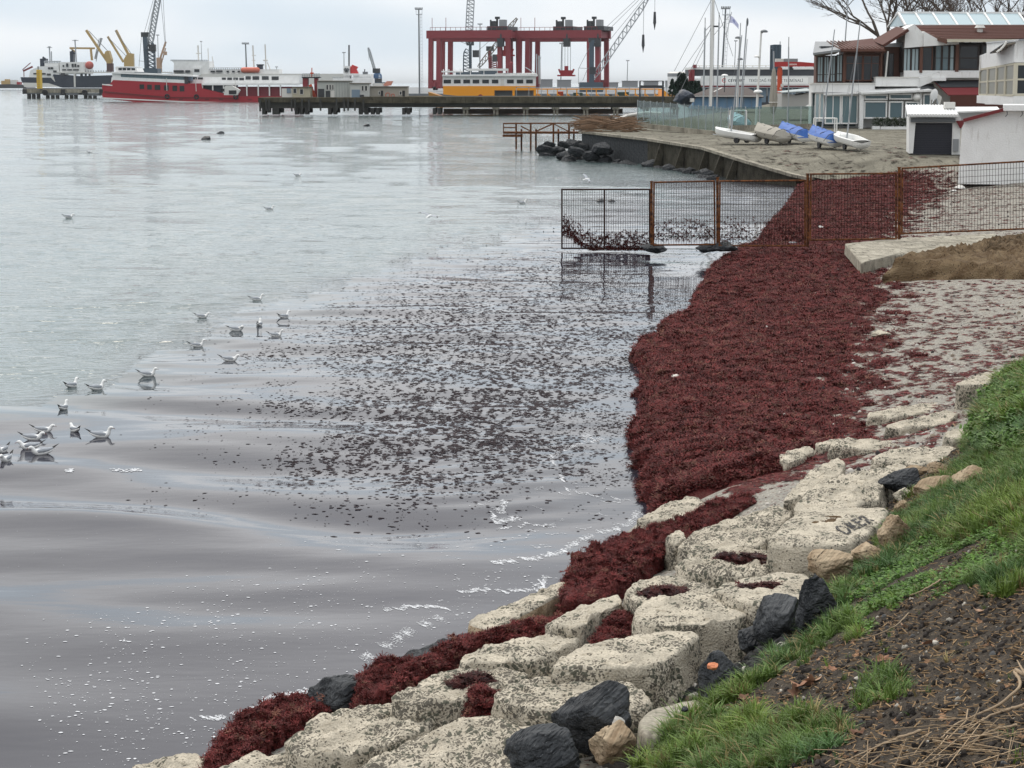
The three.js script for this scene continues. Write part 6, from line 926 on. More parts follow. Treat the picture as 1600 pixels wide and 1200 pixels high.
{ // jib crane
  const f = frame('g', 320, 1010, 214), T = thing('jib_crane', f.o, 'orange red jib crane column with a horizontal lifting beam', 'crane'), part = (n, mat, fn, p = T) => { const mb = new MB(); fn(mb); return mb.build(n, mat, p); };
  part('column', C.redorange, (m) => { m.bar(V(f.X(330), f.Y(1030), 0), V(f.X(330), f.Y(430), 0), f.X(375) - f.X(330), 16); m.bar(V(f.X(330), f.Y(440), 0), V(f.X(332), f.Y(300), 0), f.X(382) - f.X(330), 16, f.X(372) - f.X(330)); });
  const b = part('beam', flat(0.36, 0.03, 0.03, 0.5), (m) => { f.poly(m, [220, 200, 700, 200, 1000, 225, 1000, 275, 940, 290, 220, 290], -0.35, 0.35); });
  sign('beam_lettering', b, f.X(455), f.X(690), f.Y(268), f.Y(226), 0.36, textTex(256, 48, (c) => { c.clearRect(0, 0, 256, 48); c.fillStyle = '#f0e8e4'; c.font = 'bold 44px sans-serif'; c.fillText('AMEKOR', 16, 41); }), true);
  part('white_box', C.offwhite, (m) => f.box(m, 245, 390, 140, 205, -0.4, 0.3)); part('motor', C.grey, (m) => { f.box(m, 400, 655, 140, 200, -0.4, 0.3); }); part('hoist', C.dark, (m) => { f.box(m, 500, 560, 290, 350, -0.3, 0.3); f.box(m, 545, 580, 320, 345, -0.2, 0.2); }); part('hook_block', C.dark, (m) => { f.box(m, 960, 995, 268, 305, -0.2, 0.2); });
  part('notice', C.offwhite, (m) => { f.box(m, 332, 385, 612, 668, 0.78, 0.84); f.box(m, 315, 345, 680, 712, 0.78, 0.84); }); part('ladder', C.offwhite, (m) => { for (let k = 0; k < 16; k++) f.box(m, 376, 388, 460 + k * 34, 468 + k * 34, -0.2, 0.1); });
  part('foot_cap', C.boat, (m) => m.ball(f.X(308), f.Y(1030), 0.5, f.X(345) - f.X(308)));
}
{ // folded sun shade in grey cloth
  const f = frame('g', 215, 1150, 172), T = thing('folded_parasol', f.o, 'tall folded parasol wrapped in grey cloth left of the orange red crane', 'parasol'); const pts = [[0.02, 1190], [0.16, 1150], [0.3, 1000], [0.31, 880], [0.22, 640], [0.17, 420], [0.1, 330], [0.02, 310]].map(([r, y]) => new THREE.Vector2(r, f.Y(y))); const g = new THREE.LatheGeometry(pts, 24), p = g.attributes.position; for (let i = 0; i < p.count; i++) { const a = Math.atan2(p.getZ(i), p.getX(i)), k = 1 + 0.16 * Math.sin(a * 7); p.setXYZ(i, p.getX(i) * k, p.getY(i), p.getZ(i) * k); } g.computeVertexNormals(); meshOf('cloth', g, C.tarp, T); const mb = new MB(); f.bar(mb, 215, 320, 205, 0, 0.06); mb.build('pole', C.steel, T); const r = new MB(); r.ring(V(0, f.Y(960), 0), 0.34, 0.04, Math.PI / 2); r.build('strap', C.offwhite, T);
}
{ // grey awning tent next to the clubhouse
  const f = frame('g', 600, 1080, 186), T = thing('grey_tent', f.o, 'pale grey canvas tent between the crane column and the clubhouse', 'tent'), mb = new MB(); f.poly(mb, [372, 1085, 376, 790, 520, 800, 640, 830, 740, 815, 850, 780, 980, 830, 980, 1085], -5, 0); mb.build('side_wall', flat(0.36, 0.36, 0.35, 0.8), T); const r = new MB(); r.quad(V(f.X(370), f.Y(775), 0.5), V(f.X(985), f.Y(742), 0.5), V(f.X(985), f.Y(705), -5), V(f.X(420), f.Y(765), -5), 0.08); r.build('roof', flat(0.32, 0.36, 0.36, 0.6), T); const k = new MB(); k.ball(f.X(905), f.Y(1035), 0.4, 0.45, 0.18, 0.3); k.build('white_bundle', C.boat, T);
}
{ // steel lattice tower
  const f = frame('h', 1520, 1200, 420), T = thing('lattice_tower', f.o, 'dark steel lattice tower behind the orange red crane', 'tower'), mb = new MB(), w = 3.4; for (const z of [0, -w]) { for (const x of [1462, 1520, 1580]) f.bar(mb, x, 1250, x, 800, 0.28, z); for (let y = 810; y < 1200; y += 60) { f.bar(mb, 1462, y, 1580, y, 0.2, z); f.bar(mb, 1462, y + 60, 1520, y, 0.16, z); f.bar(mb, 1520, y, 1580, y + 60, 0.16, z); } } mb.build('lattice', C.craneBlue, T); const p = new MB(); f.box(p, 1455, 1585, 860, 872, -w, 0.2); f.box(p, 1500, 1560, 830, 1050, -w * 0.8, -0.6); p.build('platform', C.craneBlue, T); const a = new MB(); f.bar(a, 1580, 800, 1580, 740, 0.1); a.build('rod', C.steel, T);
}
{ // ferry terminal
  const f = frame('d', 900, 800, 430), T = thing('terminal_building', f.o, 'long terminal hall with a white lettered band and dark upper storey', 'building'), part = (n, mat, fn, p = T) => { const mb = new MB(); fn(mb); return mb.build(n, mat, p); };
  part('hall', flat(0.045, 0.05, 0.06, 0.6), (m) => { f.box(m, 412, 1560, 540, 592, -20, -2); f.box(m, 440, 1560, 670, 860, -20, -1.2); }); part('roof_edge', C.white, (m) => f.box(m, 410, 1560, 524, 542, -20, -1.5));
  const band = part('lettered_band', C.white, (m) => { f.box(m, 478, 1560, 592, 668, -1.5, 0); f.box(m, 430, 478, 614, 668, -1.5, -0.3); }); part('red_line', C.darkred, (m) => { f.box(m, 440, 1560, 668, 682, -1.4, 0.1); });
  sign('lettering', band, f.X(632), f.X(1310), f.Y(655), f.Y(604), 0.03, textTex(2048, 154, (c) => { c.fillStyle = '#f1f1ef'; c.fillRect(0, 0, 2048, 154); c.strokeStyle = '#c3202c'; c.lineWidth = 16; c.beginPath(); c.arc(70, 72, 44, 0.6, 5.6); c.stroke(); c.strokeStyle = '#23262c'; c.beginPath(); c.moveTo(40, 66); c.lineTo(104, 66); c.stroke(); c.fillStyle = '#1d2026'; c.textBaseline = 'middle'; c.font = 'bold 92px sans-serif'; c.fillText('CEYPORT', 160, 76, 480); c.font = '92px sans-serif'; c.fillText('TEKİRDAĞ FERİBOT TERMİNALİ', 650, 76, 1370); }));
  part('glass_entry', C.bluegrey, (m) => { for (let k = 0; k < 14; k++) f.box(m, 460 + k * 78, 520 + k * 78, 690, 800, -1.3, -1.1); }); for (let k = 0; k < 22; k++) part('roof_rail', C.offwhite, (m) => { const x = 420 + k * 52; f.bar(m, x, 524, x, 510, 0.12, -3); if (!k) f.bar(m, 420, 512, 1540, 512, 0.08, -3); });
  part('red_steel_tower', C.crane, (m) => { for (const x of [388, 412]) f.bar(m, x, 690, x, 545, 0.35); for (let y = 550; y < 690; y += 24) { f.bar(m, 388, y, 412, y, 0.25); f.bar(m, 388, y + 24, 412, y, 0.2); } f.box(m, 415, 440, 505, 530, -2, 0); });
}
{ // storage tank
  const f = frame('d', 300, 700, 620), T = thing('storage_tank', f.o, 'big white cylindrical tank with a grey top band', 'tank'), r = f.X(380), mb = new MB(); mb.cyl(0, f.Y(760), f.Y(598), -r, r, 40); mb.build('shell', C.white, T); const b = new MB(); b.cyl(0, f.Y(598), f.Y(572), -r, r * 1.01, 40); b.build('top_band', C.grey, T); const c = new MB(); c.cyl(0, f.Y(572), f.Y(560), -r, r, 40, r * 0.7); c.build('roof', C.offwhite, T);
  const s = new MB(); let p0; for (let k = 0; k <= 12; k++) { const a = 1.6 + k * 0.13, p = V(Math.cos(a) * r * -1.03, lerp(f.Y(700), f.Y(572), 1 - k / 12), -r + Math.sin(a) * r * 1.03); if (p0) s.bar(p0, p, 0.3); p0 = p; } s.build('stair', C.steel, T);
}
{ // conifers
  const treeAt = (px, py, d, h, w, sd) => { const T = thing('conifer', D(px, py, d), 'small dark conifer in the row before the white tank', 'tree', 'dark conifers before the tank'); new MB().cyl(0, 0, h * 0.25, 0, 0.12, 6).build('trunk', M_BARK, T); const v = [], s0 = seed; seed = sd; for (let k = 0; k < 650; k++) { const t = Math.pow(rnd(), 0.8), a = rr(0, 6.28), r = w * (1 - t) * Math.sqrt(rr(0.15, 1)) * (0.75 + 0.3 * Math.sin(a * 3 + t * 20)), p = V(Math.cos(a) * r, h * (0.08 + 0.92 * t), Math.sin(a) * r), s = rr(0.14, 0.32), q = V(Math.cos(a + rr(-1, 1)), rr(-0.4, 0.4), Math.sin(a + rr(-1, 1))).normalize().multiplyScalar(s), u = V(rr(-1, 1), rr(0.2, 1), rr(-1, 1)).normalize().multiplyScalar(s * 0.6); v.push(p.x - u.x, p.y - u.y, p.z - u.z, p.x + q.x, p.y + q.y, p.z + q.z, p.x + u.x, p.y + u.y, p.z + u.z); } seed = s0; const g = new THREE.BufferGeometry(); g.setAttribute('position', new THREE.Float32BufferAttribute(v, 3)); g.computeVertexNormals(); meshOf('crown', g, flat(0.022, 0.042, 0.03, 0.9, { side: THREE.DoubleSide }), T); return T; };
  const a = treeAt(1050, 152, 300, 2.6, 0.8, 5), b = treeAt(1086, 156, 300, 2.7, 1.0, 8); for (const [x, t] of [[1056, 1], [1062, 2.2], [1068, 3.1], [1072, 4]]) { const q = dup(a, D(x, 153, 301), undefined, t); q.scale.setScalar(rr(0.9, 1.5)); } for (const [x, t] of [[1078, 1.3], [1082, 3.3], [1091, 5]]) dup(b, D(x, 156, 303), undefined, t);
}
// ---------------------------------------------------------------- yacht mast, lamp posts, flag
{
  const f = frame('d', 550, 830, 178), T = thing('yacht_mast', f.o, 'tall white yacht mast with spreaders and stays', 'mast'); const m = new MB(); f.bar(m, 550, 830, 560, -60, 0.14, 0, 0, 10); m.build('mast', C.boat, T); const s = new MB(); f.bar(s, 552, 205, 605, 208, 0.05); f.bar(s, 550, 190, 500, 250, 0.03, 0, -1); s.build('spreader', C.steel, T); const r = new MB(); for (const [a, b, c, d] of [[545, 0, 265, 555], [545, 230, 270, 640], [570, 0, 720, 440], [640, 190, 560, 285], [490, 390, 430, 520], [548, 215, 300, 740]]) f.bar(r, a, b, c, d, 0.022); f.bar(r, 538, 0, 540, 820, 0.02, 0.3); f.bar(r, 572, 0, 574, 820, 0.02, -0.3); r.build('rigging', C.grey, T); const rd = new MB(); f.box(rd, 565, 600, 200, 212, -0.2, 0.2); rd.build('radar', C.dark, T);
}
for (const [x0, y0, x1, y1, r, l] of [[494, 830, 500, 215, 0.07, 'thin grey mast left of the tall yacht mast'], [600, 830, 608, 175, 0.06, 'thin grey mast right of the tall yacht mast'], [1160, 960, 1150, 365, 0.055, 'thin leaning mast in front of the orange red crane']]) { const f = frame('d', x0, y0, 172), T = thing('mast', f.o, l, 'mast'); const m = new MB(); f.bar(m, x0, y0 + 40, x1, y1, r, 0, 0, 7); m.build('pole', C.steel, T); const c = new MB(); c.cyl(f.X(x1), f.Y(y1) - 0.1, f.Y(y1) + 0.8, 0, 0.03, 6); c.build('wind_vane', C.dark, T); }
function lamp(px, bottom, top, d, post, heads, label) { const f = frame('d', px, bottom, d), T = thing('lamp_post', f.o, label, 'lamp post'); const m = new MB(); m.bar(V(0, -0.3, 0), V(f.X(post), f.Y(top), 0), 0.11, 10, 0.075); m.build('post', C.boat, T); for (const [x, y, r, dark, sc] of heads) { const h = new MB(); h.add(new THREE.SphereGeometry(1, 18, 8, 0, 6.283, 0, 1.5), new THREE.Matrix4().makeScale(r, r * 0.62, r).setPosition(f.X(x), f.Y(y), 0)); h.add(new THREE.CylinderGeometry(r * 0.9, r * 0.9, 0.06, 18), new THREE.Matrix4().makeTranslation(f.X(x), f.Y(y) - 0.01, 0)); h.build('lamp_head', dark ? C.midgrey : C.boat, T); const a = new MB(); a.bar(V(f.X(x), f.Y(y) + r * 0.3, 0), V(f.X(lerp(px, post, ss(bottom, top, y))), f.Y(y + 14), 0), 0.05); a.build('arm', C.boat, T); } }
lamp(905, 960, 245, 168, 935, [[957, 250, 0.31, true], [905, 445, 0.24, false], [918, 722, 0.37, false]], 'white lamp post with a grey dome head and white lower heads');
lamp(755, 900, 290, 172, 772, [[755, 298, 0.25, true], [776, 465, 0.24, true]], 'white lamp post with two dark heads, left of the similar one');
{ const f = frame('d', 780, 900, 160), T = thing('dinghy_mast', f.o, 'leaning dinghy mast with a dark oar blade shape at its top', 'mast'); const m = new MB(); f.bar(m, 778, 930, 822, 190, 0.055, 0, 0, 7); m.build('pole', C.steel, T); const b = new MB(); b.ball(f.X(827), f.Y(172), 0, 0.09, 0.32, 0.04); b.build('blade', C.midgrey, T); const s = new MB(); f.bar(s, 828, 305, 790, 900, 0.03); s.build('second_pole', C.steel, T); }
{ const f = frame('d', 700, 180, 190), T = thing('flag', f.o, 'pale lilac flag with a blue emblem flying from a slanting pole', 'flag'); const g = new THREE.PlaneGeometry(f.X(770), f.X(770) * 0.8, 16, 8), p = g.attributes.position; for (let i = 0; i < p.count; i++) { const u = p.getX(i) / f.X(770) + 0.5; p.setXYZ(i, p.getX(i), p.getY(i) * (1 - 0.35 * u) - u * u * 0.7, 0.2 * Math.sin(u * 7) * u); } g.computeVertexNormals(); const m = meshOf('cloth', g, new THREE.MeshStandardMaterial({ side: THREE.DoubleSide, roughness: 0.9, map: textTex(128, 96, (c) => { c.fillStyle = '#c9cbe6'; c.fillRect(0, 0, 128, 96); c.strokeStyle = '#41539c'; c.lineWidth = 8; c.beginPath(); c.arc(66, 48, 18, 0.5, 5.5); c.stroke(); c.fillStyle = '#41539c'; c.fillRect(60, 40, 16, 10); }) }), T); m.position.set(f.X(770) / 2, f.Y(150), 0); const b = new MB(); f.bar(b, 672, 290, 714, 95, 0.035); f.bar(b, 640, 190, 710, 110, 0.03); b.build('pole', C.steel, T); }

// ---------------------------------------------------------------- concrete pier with huts
{
  const f = frame('b', 120, 870, 340), T = thing('concrete_pier', f.o, 'long weathered concrete pier on piles crossing the middle of the bay', 'pier'), part = (n, mat, fn, p = T) => { const mb = new MB(); fn(mb); return mb.build(n, mat, p); };
  const dark = flat(0.06, 0.058, 0.052, 0.9), con = mapped(T_QUAY, 6, 0.05, { color: 0x8f8c82 });
  part('deck', con, (m) => { f.box(m, 118, 930, 762, 800, -12, 0); f.box(m, 925, 3420, 756, 806, -14, 0.4); });
  part('fascia', dark, (m) => { f.box(m, 122, 950, 800, 846, -11, -0.5); f.box(m, 950, 3400, 806, 838, -13, -0.6); });
  for (let k = 0; k < 13; k++) part('fender_pile', C.pile, (m) => { const x = [128, 175, 200, 375, 400, 455, 510, 600, 725, 785, 815, 868, 935][k]; f.box(m, x, x + 12, 775, k % 3 ? 865 : 870, 0, 0.5); });
  for (const x of [145, 225, 250, 400, 440, 480, 660, 700, 900, 945, 995, 1035, 1240, 1275, 1480, 1520]) part('pile', C.pile, (m) => { f.box(m, x, x + 26, 845, 895, -3, -0.4); f.box(m, x + 4, x + 24, 845, 885, -9, -7); });
  for (let k = 0; k < 8; k++) { const x = 1720 + k * 235; part('pile', mapped(T_QUAY, 2, 0.02), (m) => { f.box(m, x - 10, x + 46, 838, 856, -6, -0.4); f.box(m, x - 2, x + 12, 856, 900, -2, -0.6); f.box(m, x + 22, x + 38, 856, 900, -2, -0.6); }); }
  part('back_wall_stain', flat(0.30, 0.19, 0.12, 0.9), (m) => { f.box(m, 1545, 3000, 858, 900, -14.5, -13.6); });
  part('low_wall', C.wood, (m) => f.box(m, 925, 3100, 752, 760, -13, -12));
}
function hut(x0, x1, y0, d, mat, label, fn) { const f = frame('b', x0, 768, d), T = thing('pier_hut', f.o, label, 'hut'), part = (n, mt, g, p = T) => { const mb = new MB(); g(mb); return mb.build(n, mt, p); }; part('wall', mat, (m) => f.box(m, x0, x1, y0, 768, -4, 0)); part('roof', C.wood, (m) => f.box(m, x0 - 4, x1 + 4, y0 - 6, y0, -4.3, 0.3)); fn(f, part, T); }
hut(580, 840, 636, 347, flat(0.40, 0.42, 0.40, 0.7), 'pale grey hut on the pier with upper windows and two dark doors', (f, part, T) => { for (const [a, b] of [[648, 668], [672, 690], [694, 710]]) windowAt(f, T, a, b, 660, 704, 0.05, C.offwhite, {}); part('door', C.dark, (m) => f.box(m, 586, 634, 694, 766, 0, 0.1)); part('door', C.dark, (m) => f.box(m, 646, 680, 710, 766, 0, 0.1)); part('panel', C.offwhite, (m) => f.box(m, 684, 714, 708, 766, 0, 0.08)); for (let k = 0; k < 5; k++) part('wall_seam', C.grey, (m) => f.box(m, 728 + k * 22, 730 + k * 22, 640, 766, 0, 0.04)); });
hut(836, 985, 654, 345, flat(0.46, 0.47, 0.45, 0.7), 'white hut on the pier with a big dark doorway', (f, part, T) => { part('doorway_fill', C.bluegrey, (m) => f.box(m, 848, 912, 700, 768, 0, 0.08)); for (const [a, b] of [[924, 944], [950, 972]]) windowAt(f, T, a, b, 668, 712, 0.05, C.offwhite, {}); part('crate', C.dark, (m) => f.box(m, 914, 945, 740, 768, 0.2, 1)); });  // the doorway is a solid bluegrey box standing in for its dark inside
hut(988, 1284, 680, 347, flat(0.33, 0.31, 0.27, 0.8), 'long low beige hut with graffiti at the middle of the pier', (f, part, T) => { part('door', C.black, (m) => { f.box(m, 1075, 1094, 708, 752, 0, 0.08); f.box(m, 1244, 1264, 708, 754, 0, 0.08); }); windowAt(f, T, 1056, 1072, 712, 740, 0.05, C.offwhite, {}); windowAt(f, T, 1220, 1240, 712, 742, 0.05, C.offwhite, {}); part('graffiti', C.redorange, (m) => { m.ring(V(f.X(1130), f.Y(742), 0.02), 0.36, 0.05); m.ring(V(f.X(1170), f.Y(746), 0.02), 0.26, 0.05); }); });
hut(384, 525, 684, 348, flat(0.42, 0.39, 0.30, 0.8), 'cream hut with broken windows at the left end of the pier', (f, part, T) => { windowAt(f, T, 340 + 50, 420, 690, 730, 0.05, C.offwhite, {}); windowAt(f, T, 442, 472, 694, 738, 0.05, C.offwhite, {}); part('lean_to', C.offwhite, (m) => f.box(m, 300, 382, 692, 762, -3, -0.3)); part('shutter', C.bluegrey, (m) => f.box(m, 340, 372, 690, 728, -0.3, -0.2)); });  // bluegrey panel put in where the lean-to has a dark opening
{ const f = frame('b', 530, 768, 352), T = thing('red_gangway_frame', f.o, 'dark red steel portal with a railed platform on the pier', 'gangway'), part = (n, mt, g) => { const mb = new MB(); g(mb); return mb.build(n, mt, T); }; part('column', C.crane, (m) => { f.box(m, 466, 506, 606, 680, -2, 0); f.box(m, 556, 582, 606, 766, -2, 0); }); part('platform', C.dark, (m) => f.box(m, 462, 602, 600, 610, -2.5, 0.3)); part('railing', C.steel, (m) => { for (let x = 464; x < 600; x += 19) f.bar(m, x, 600, x, 574, 0.06); f.bar(m, 464, 576, 598, 576, 0.06); f.bar(m, 464, 588, 598, 588, 0.05); }); part('stair', C.redorange, (m) => f.beam(m, 525, 660, 560, 760, 0.5, 0.2)); part('mast', C.redorange, (m) => { f.bar(m, 538, 600, 540, 530, 0.09); f.box(m, 528, 552, 566, 578, -0.4, 0.4); }); }
// dark steel frame by the shore end of the pier
{ const f = frame('c', 1370, 620, 300), T = thing('black_steel_frame', f.o, 'black square steel frame at the shore end of the pier', 'frame'), m = new MB(); f.bar(m, 1370, 640, 1370, 482, 0.13); f.bar(m, 1507, 640, 1507, 482, 0.16); f.beam(m, 1366, 516, 1512, 516, 0.4); f.bar(m, 1368, 482, 1510, 482, 0.06); m.build('frame', C.dark, T); }

// ---------------------------------------------------------------- orange ferry
{
  const f = frame('c', 700, 610, 372), T = thing('orange_ferry', f.o, 'orange and white car ferry moored behind the pier', 'ferry'), part = (n, mat, fn, p = T) => { const mb = new MB(); fn(mb); return mb.build(n, mat, p); }, DZ = -11;
  part('hull', C.orangeDark, (m) => { f.poly(m, [110, 548, 195, 575, 520, 590, 1500, 598, 1575, 560, 1590, 640, 160, 640, 120, 590], DZ, 0); });
  part('side_plating', C.orange, (m) => { f.poly(m, [200, 512, 560, 512, 560, 534, 505, 536, 505, 585, 420, 583, 200, 562], DZ, 0.15); f.box(m, 505, 750, 512, 538, DZ, 0.16); f.box(m, 612, 626, 538, 590, -0.4, 0.14); f.box(m, 738, 754, 530, 590, -0.4, 0.14); f.poly(m, [1505, 532, 1580, 585, 1560, 600, 1500, 600], DZ, 0.1); });
  part('car_deck_inside', C.bluegrey, (m) => f.box(m, 508, 750, 538, 588, DZ, -2));
  part('far_rail_wall', C.bluegrey, (m) => f.box(m, 750, 1500, 560, 592, DZ, DZ + 0.5));
  const cab = part('cabin', C.white, (m) => { f.box(m, 197, 752, 452, 514, DZ + 1, 0); }); for (const [a, b] of [[203, 247], [264, 304], [320, 360], [376, 415], [433, 472], [490, 528], [580, 620], [638, 676], [694, 733]]) { const w = new MB(); f.box(w, a, b, 474, 496, -0.1, 0.07); w.build('window', C.glassDark, T); } 
  part('door', C.offwhite, (m) => f.box(m, 542, 562, 472, 508, 0, 0.08)); part('cabin_top_edge', C.white, (m) => f.box(m, 195, 762, 444, 454, DZ + 0.6, 0.5));
  part('bridge_roof', C.white, (m) => { f.box(m, 350, 588, 408, 420, DZ + 2, 0); f.box(m, 190, 312, 422, 430, DZ + 2, 0); }); part('bridge_post', C.white, (m) => { for (const x of [200, 232, 262, 300, 360, 440, 520, 582]) f.box(m, x, x + 5, 412, 452, -0.6, -0.3); }); part('upper_railing', C.steel, (m) => { for (let x = 366; x < 545; x += 12) f.bar(m, x, 456, x, 443, 0.06, 0.3); f.bar(m, 366, 444, 545, 444, 0.06, 0.3); f.bar(m, 560, 436, 752, 440, 0.06, 0.3); for (let x = 570; x < 752; x += 22) f.bar(m, x, 452, x, 438, 0.05, 0.3); });
  part('liferaft', C.offwhite, (m) => { for (const x of [545, 600, 665, 720]) m.add(new THREE.CapsuleGeometry(0.4, 1.6, 4, 10), new THREE.Matrix4().makeRotationZ(Math.PI / 2).setPosition(f.X(x), f.Y(448), -0.5)); });
  part('anchor_recess', C.darkred, (m) => m.add(new THREE.SphereGeometry(0.5, 12, 8), new THREE.Matrix4().makeTranslation(f.X(422), f.Y(578), 0.1)));
  for (let k = 0; k < 13; k++) part('deck_post', C.orange, (m) => { const x = 760 + k * 58; f.box(m, x, x + 6, 532, 596, -0.3, 0.1); f.bar(m, x + 3, 560, x + 48, 592, 0.12, 0); }); part('deck_rail', C.orange, (m) => { f.box(m, 750, 1510, 528, 534, -0.3, 0.1); f.box(m, 750, 1510, 590, 600, -0.3, 0.1); f.box(m, 750, 1510, 528, 534, DZ, DZ + 0.3); });
  part('mast', C.steel, (m) => { f.bar(m, 758, 450, 756, 320, 0.14, -3); f.bar(m, 775, 500, 772, 330, 0.25, -3); f.box(m, 764, 782, 340, 350, -4, -3); f.bar(m, 690, 400, 745, 435, 0.1, -2); });
  part('red_light_mast', C.crane, (m) => { f.bar(m, 606, 440, 606, 376, 0.12, -2); m.ball(f.X(606), f.Y(376), -2, 0.3); });
}
for (const [x0, x1, y0, y1, mt, l] of [[975, 1030, 552, 596, 'navy', 'green skip on the car deck, leftmost of the containers'], [1240, 1305, 548, 594, 'navy', 'dark green skip at the bow end of the car deck'], [880, 915, 545, 592, 'redorange', 'brown crate on the car deck of the orange ferry'], [1160, 1205, 562, 592, 'dark', 'dark van on the car deck of the orange ferry']]) { const f = frame('c', x0, y1, 376), T = thing('deck_container', f.o, l, 'container'), m = new MB(); f.box(m, x0, x1, y0, y1, -3, 0); m.build('box', mt === 'navy' ? flat(0.02, 0.07, 0.055, 0.6) : C[mt], T); const r = new MB(); for (let x = x0 + 4; x < x1; x += 9) f.box(r, x, x + 2, y0 + 2, y1, 0, 0.12); r.build('rib', C.dark, T); }
// ---------------------------------------------------------------- red gantry cranes
function gantry(px, label, troll, spread) {
  const d = 690, s = d / FOC, T = thing('gantry_crane', D(px, 141, d), label, 'crane', null, -0.28), part = (n, mat, fn, p = T) => { const mb = new MB(); fn(mb); return mb.build(n, mat, p); };
  const Hh = 17.6, SPN = 26.6, WB = 12.5, TOP = 2.0;
  for (const x of [0, SPN]) for (const z of [0, -WB]) { part('leg', C.crane, (m) => { for (const o of [-0.2, 2.6]) { const xx = x === 0 ? x + o : x - o; m.beam(V(xx, 0.6, z), V(xx + (x ? -0.2 : 0.2), Hh, z), 1.25, 1.5); } m.beam(V(x === 0 ? -0.4 : x + 0.4, 3, z), V(x === 0 ? 3 : x - 3, 3, z), 0.5, 0.8); }); }
  for (const z of [0, -WB]) part('girder', C.crane, (m) => { m.b(-1.4, SPN + 1.4, Hh - 0.6, Hh + TOP, z - 0.8, z + 0.8); m.b(-0.8, SPN + 0.8, Hh - 1.5, Hh - 0.6, z - 0.3, z + 0.3); });
  part('end_beam', C.crane, (m) => { for (const x of [0, SPN]) m.b(x - 0.7, x + 0.7, Hh - 0.4, Hh + TOP * 0.8, -WB, 0); }); part('sill_beam', C.crane, (m) => { for (const x of [1.2, SPN - 1.2]) m.b(x - 0.6, x + 0.6, 1.2, 2.6, -WB - 1, 1); });
  for (const x of [1.2, SPN - 1.2]) for (const z of [0.4, -2, -WB + 2, -WB - 0.4]) { const m = new MB(); m.add(new THREE.CylinderGeometry(0.75, 0.75, 0.6, 16), new THREE.Matrix4().makeRotationZ(Math.PI / 2).setPosition(x, 0.75, z)); m.build('wheel', C.black, T); }
  part('railing', C.crane, (m) => { for (let k = 0; k < 16; k++) m.bar(V(k * SPN / 15, Hh + TOP, 0.9), V(k * SPN / 15, Hh + TOP + 1, 0.9), 0.07, 4); m.bar(V(0, Hh + TOP + 1, 0.9), V(SPN, Hh + TOP + 1, 0.9), 0.07, 4); for (const x of [0.4, 5.2]) m.bar(V(x, Hh + TOP, 0), V(x, Hh + TOP + 4.2, 0), 0.09, 4); });
  for (const q of troll) { const t = part('trolley', C.dark, (m) => { m.b(q - 3.4, q + 3.4, Hh + TOP, Hh + TOP + 1.3, -WB, 0.6); m.b(q - 2.2, q - 0.8, Hh + TOP + 1.3, Hh + TOP + 3, -3, -0.5); m.cyl(q - 0.4, Hh + TOP + 1.3, Hh + TOP + 4.2, -1, 0.35); m.b(q - 1.0, q + 0.4, Hh + TOP + 3.6, Hh + TOP + 4.4, -1.6, -0.4); m.cyl(q - 2.6, Hh + TOP + 1, Hh + TOP + 3.4, -1, 0.3); }); part('machine_house', C.grey, (m) => m.b(q + 0.6, q + 2.4, Hh + TOP + 1.3, Hh + TOP + 3.4, -3, 0.2), t); part('operator_cab', C.dark, (m) => { m.b(q + 0.4, q + 2.4, Hh - 3.4, Hh - 0.7, 0.2, 1.8); m.bar(V(q + 1.4, Hh - 0.7, 0.9), V(q + 1.4, Hh + TOP, 0.3), 0.3); }, t); }
  if (spread) { const [x, y] = spread, sp = part('spreader', C.red, (m) => { m.b(x - 3, x + 3, y, y + 0.5, -6.2, -5); m.b(x - 2, x + 2, y + 0.5, y + 2, -6, -5.2); m.b(x - 0.6, x + 0.6, y + 2, y + 3.4, -6, -5.2); m.beam(V(x - 2, y + 1, -5.6), V(x - 2.6, y + 2.4, -5.6), 0.5); m.beam(V(x + 2, y + 1, -5.6), V(x + 2.6, y + 2.4, -5.6), 0.5); }); part('cable', C.midgrey, (m) => { for (const o of [-1.4, -0.5, 0.5, 1.4]) m.bar(V(x + o, y + 2, -5.6), V(x + o, Hh + TOP, -5.6), 0.07, 4); }, sp); }
  return T;
}
gantry(674, 'red rubber tyred gantry crane, the left one of a pair behind the orange ferry', [23.0], [24.2, 11.2]);
gantry(812, 'red rubber tyred gantry crane, the right one of a pair behind the orange ferry', [15.0, 25.5], [14.6, 4.6]);
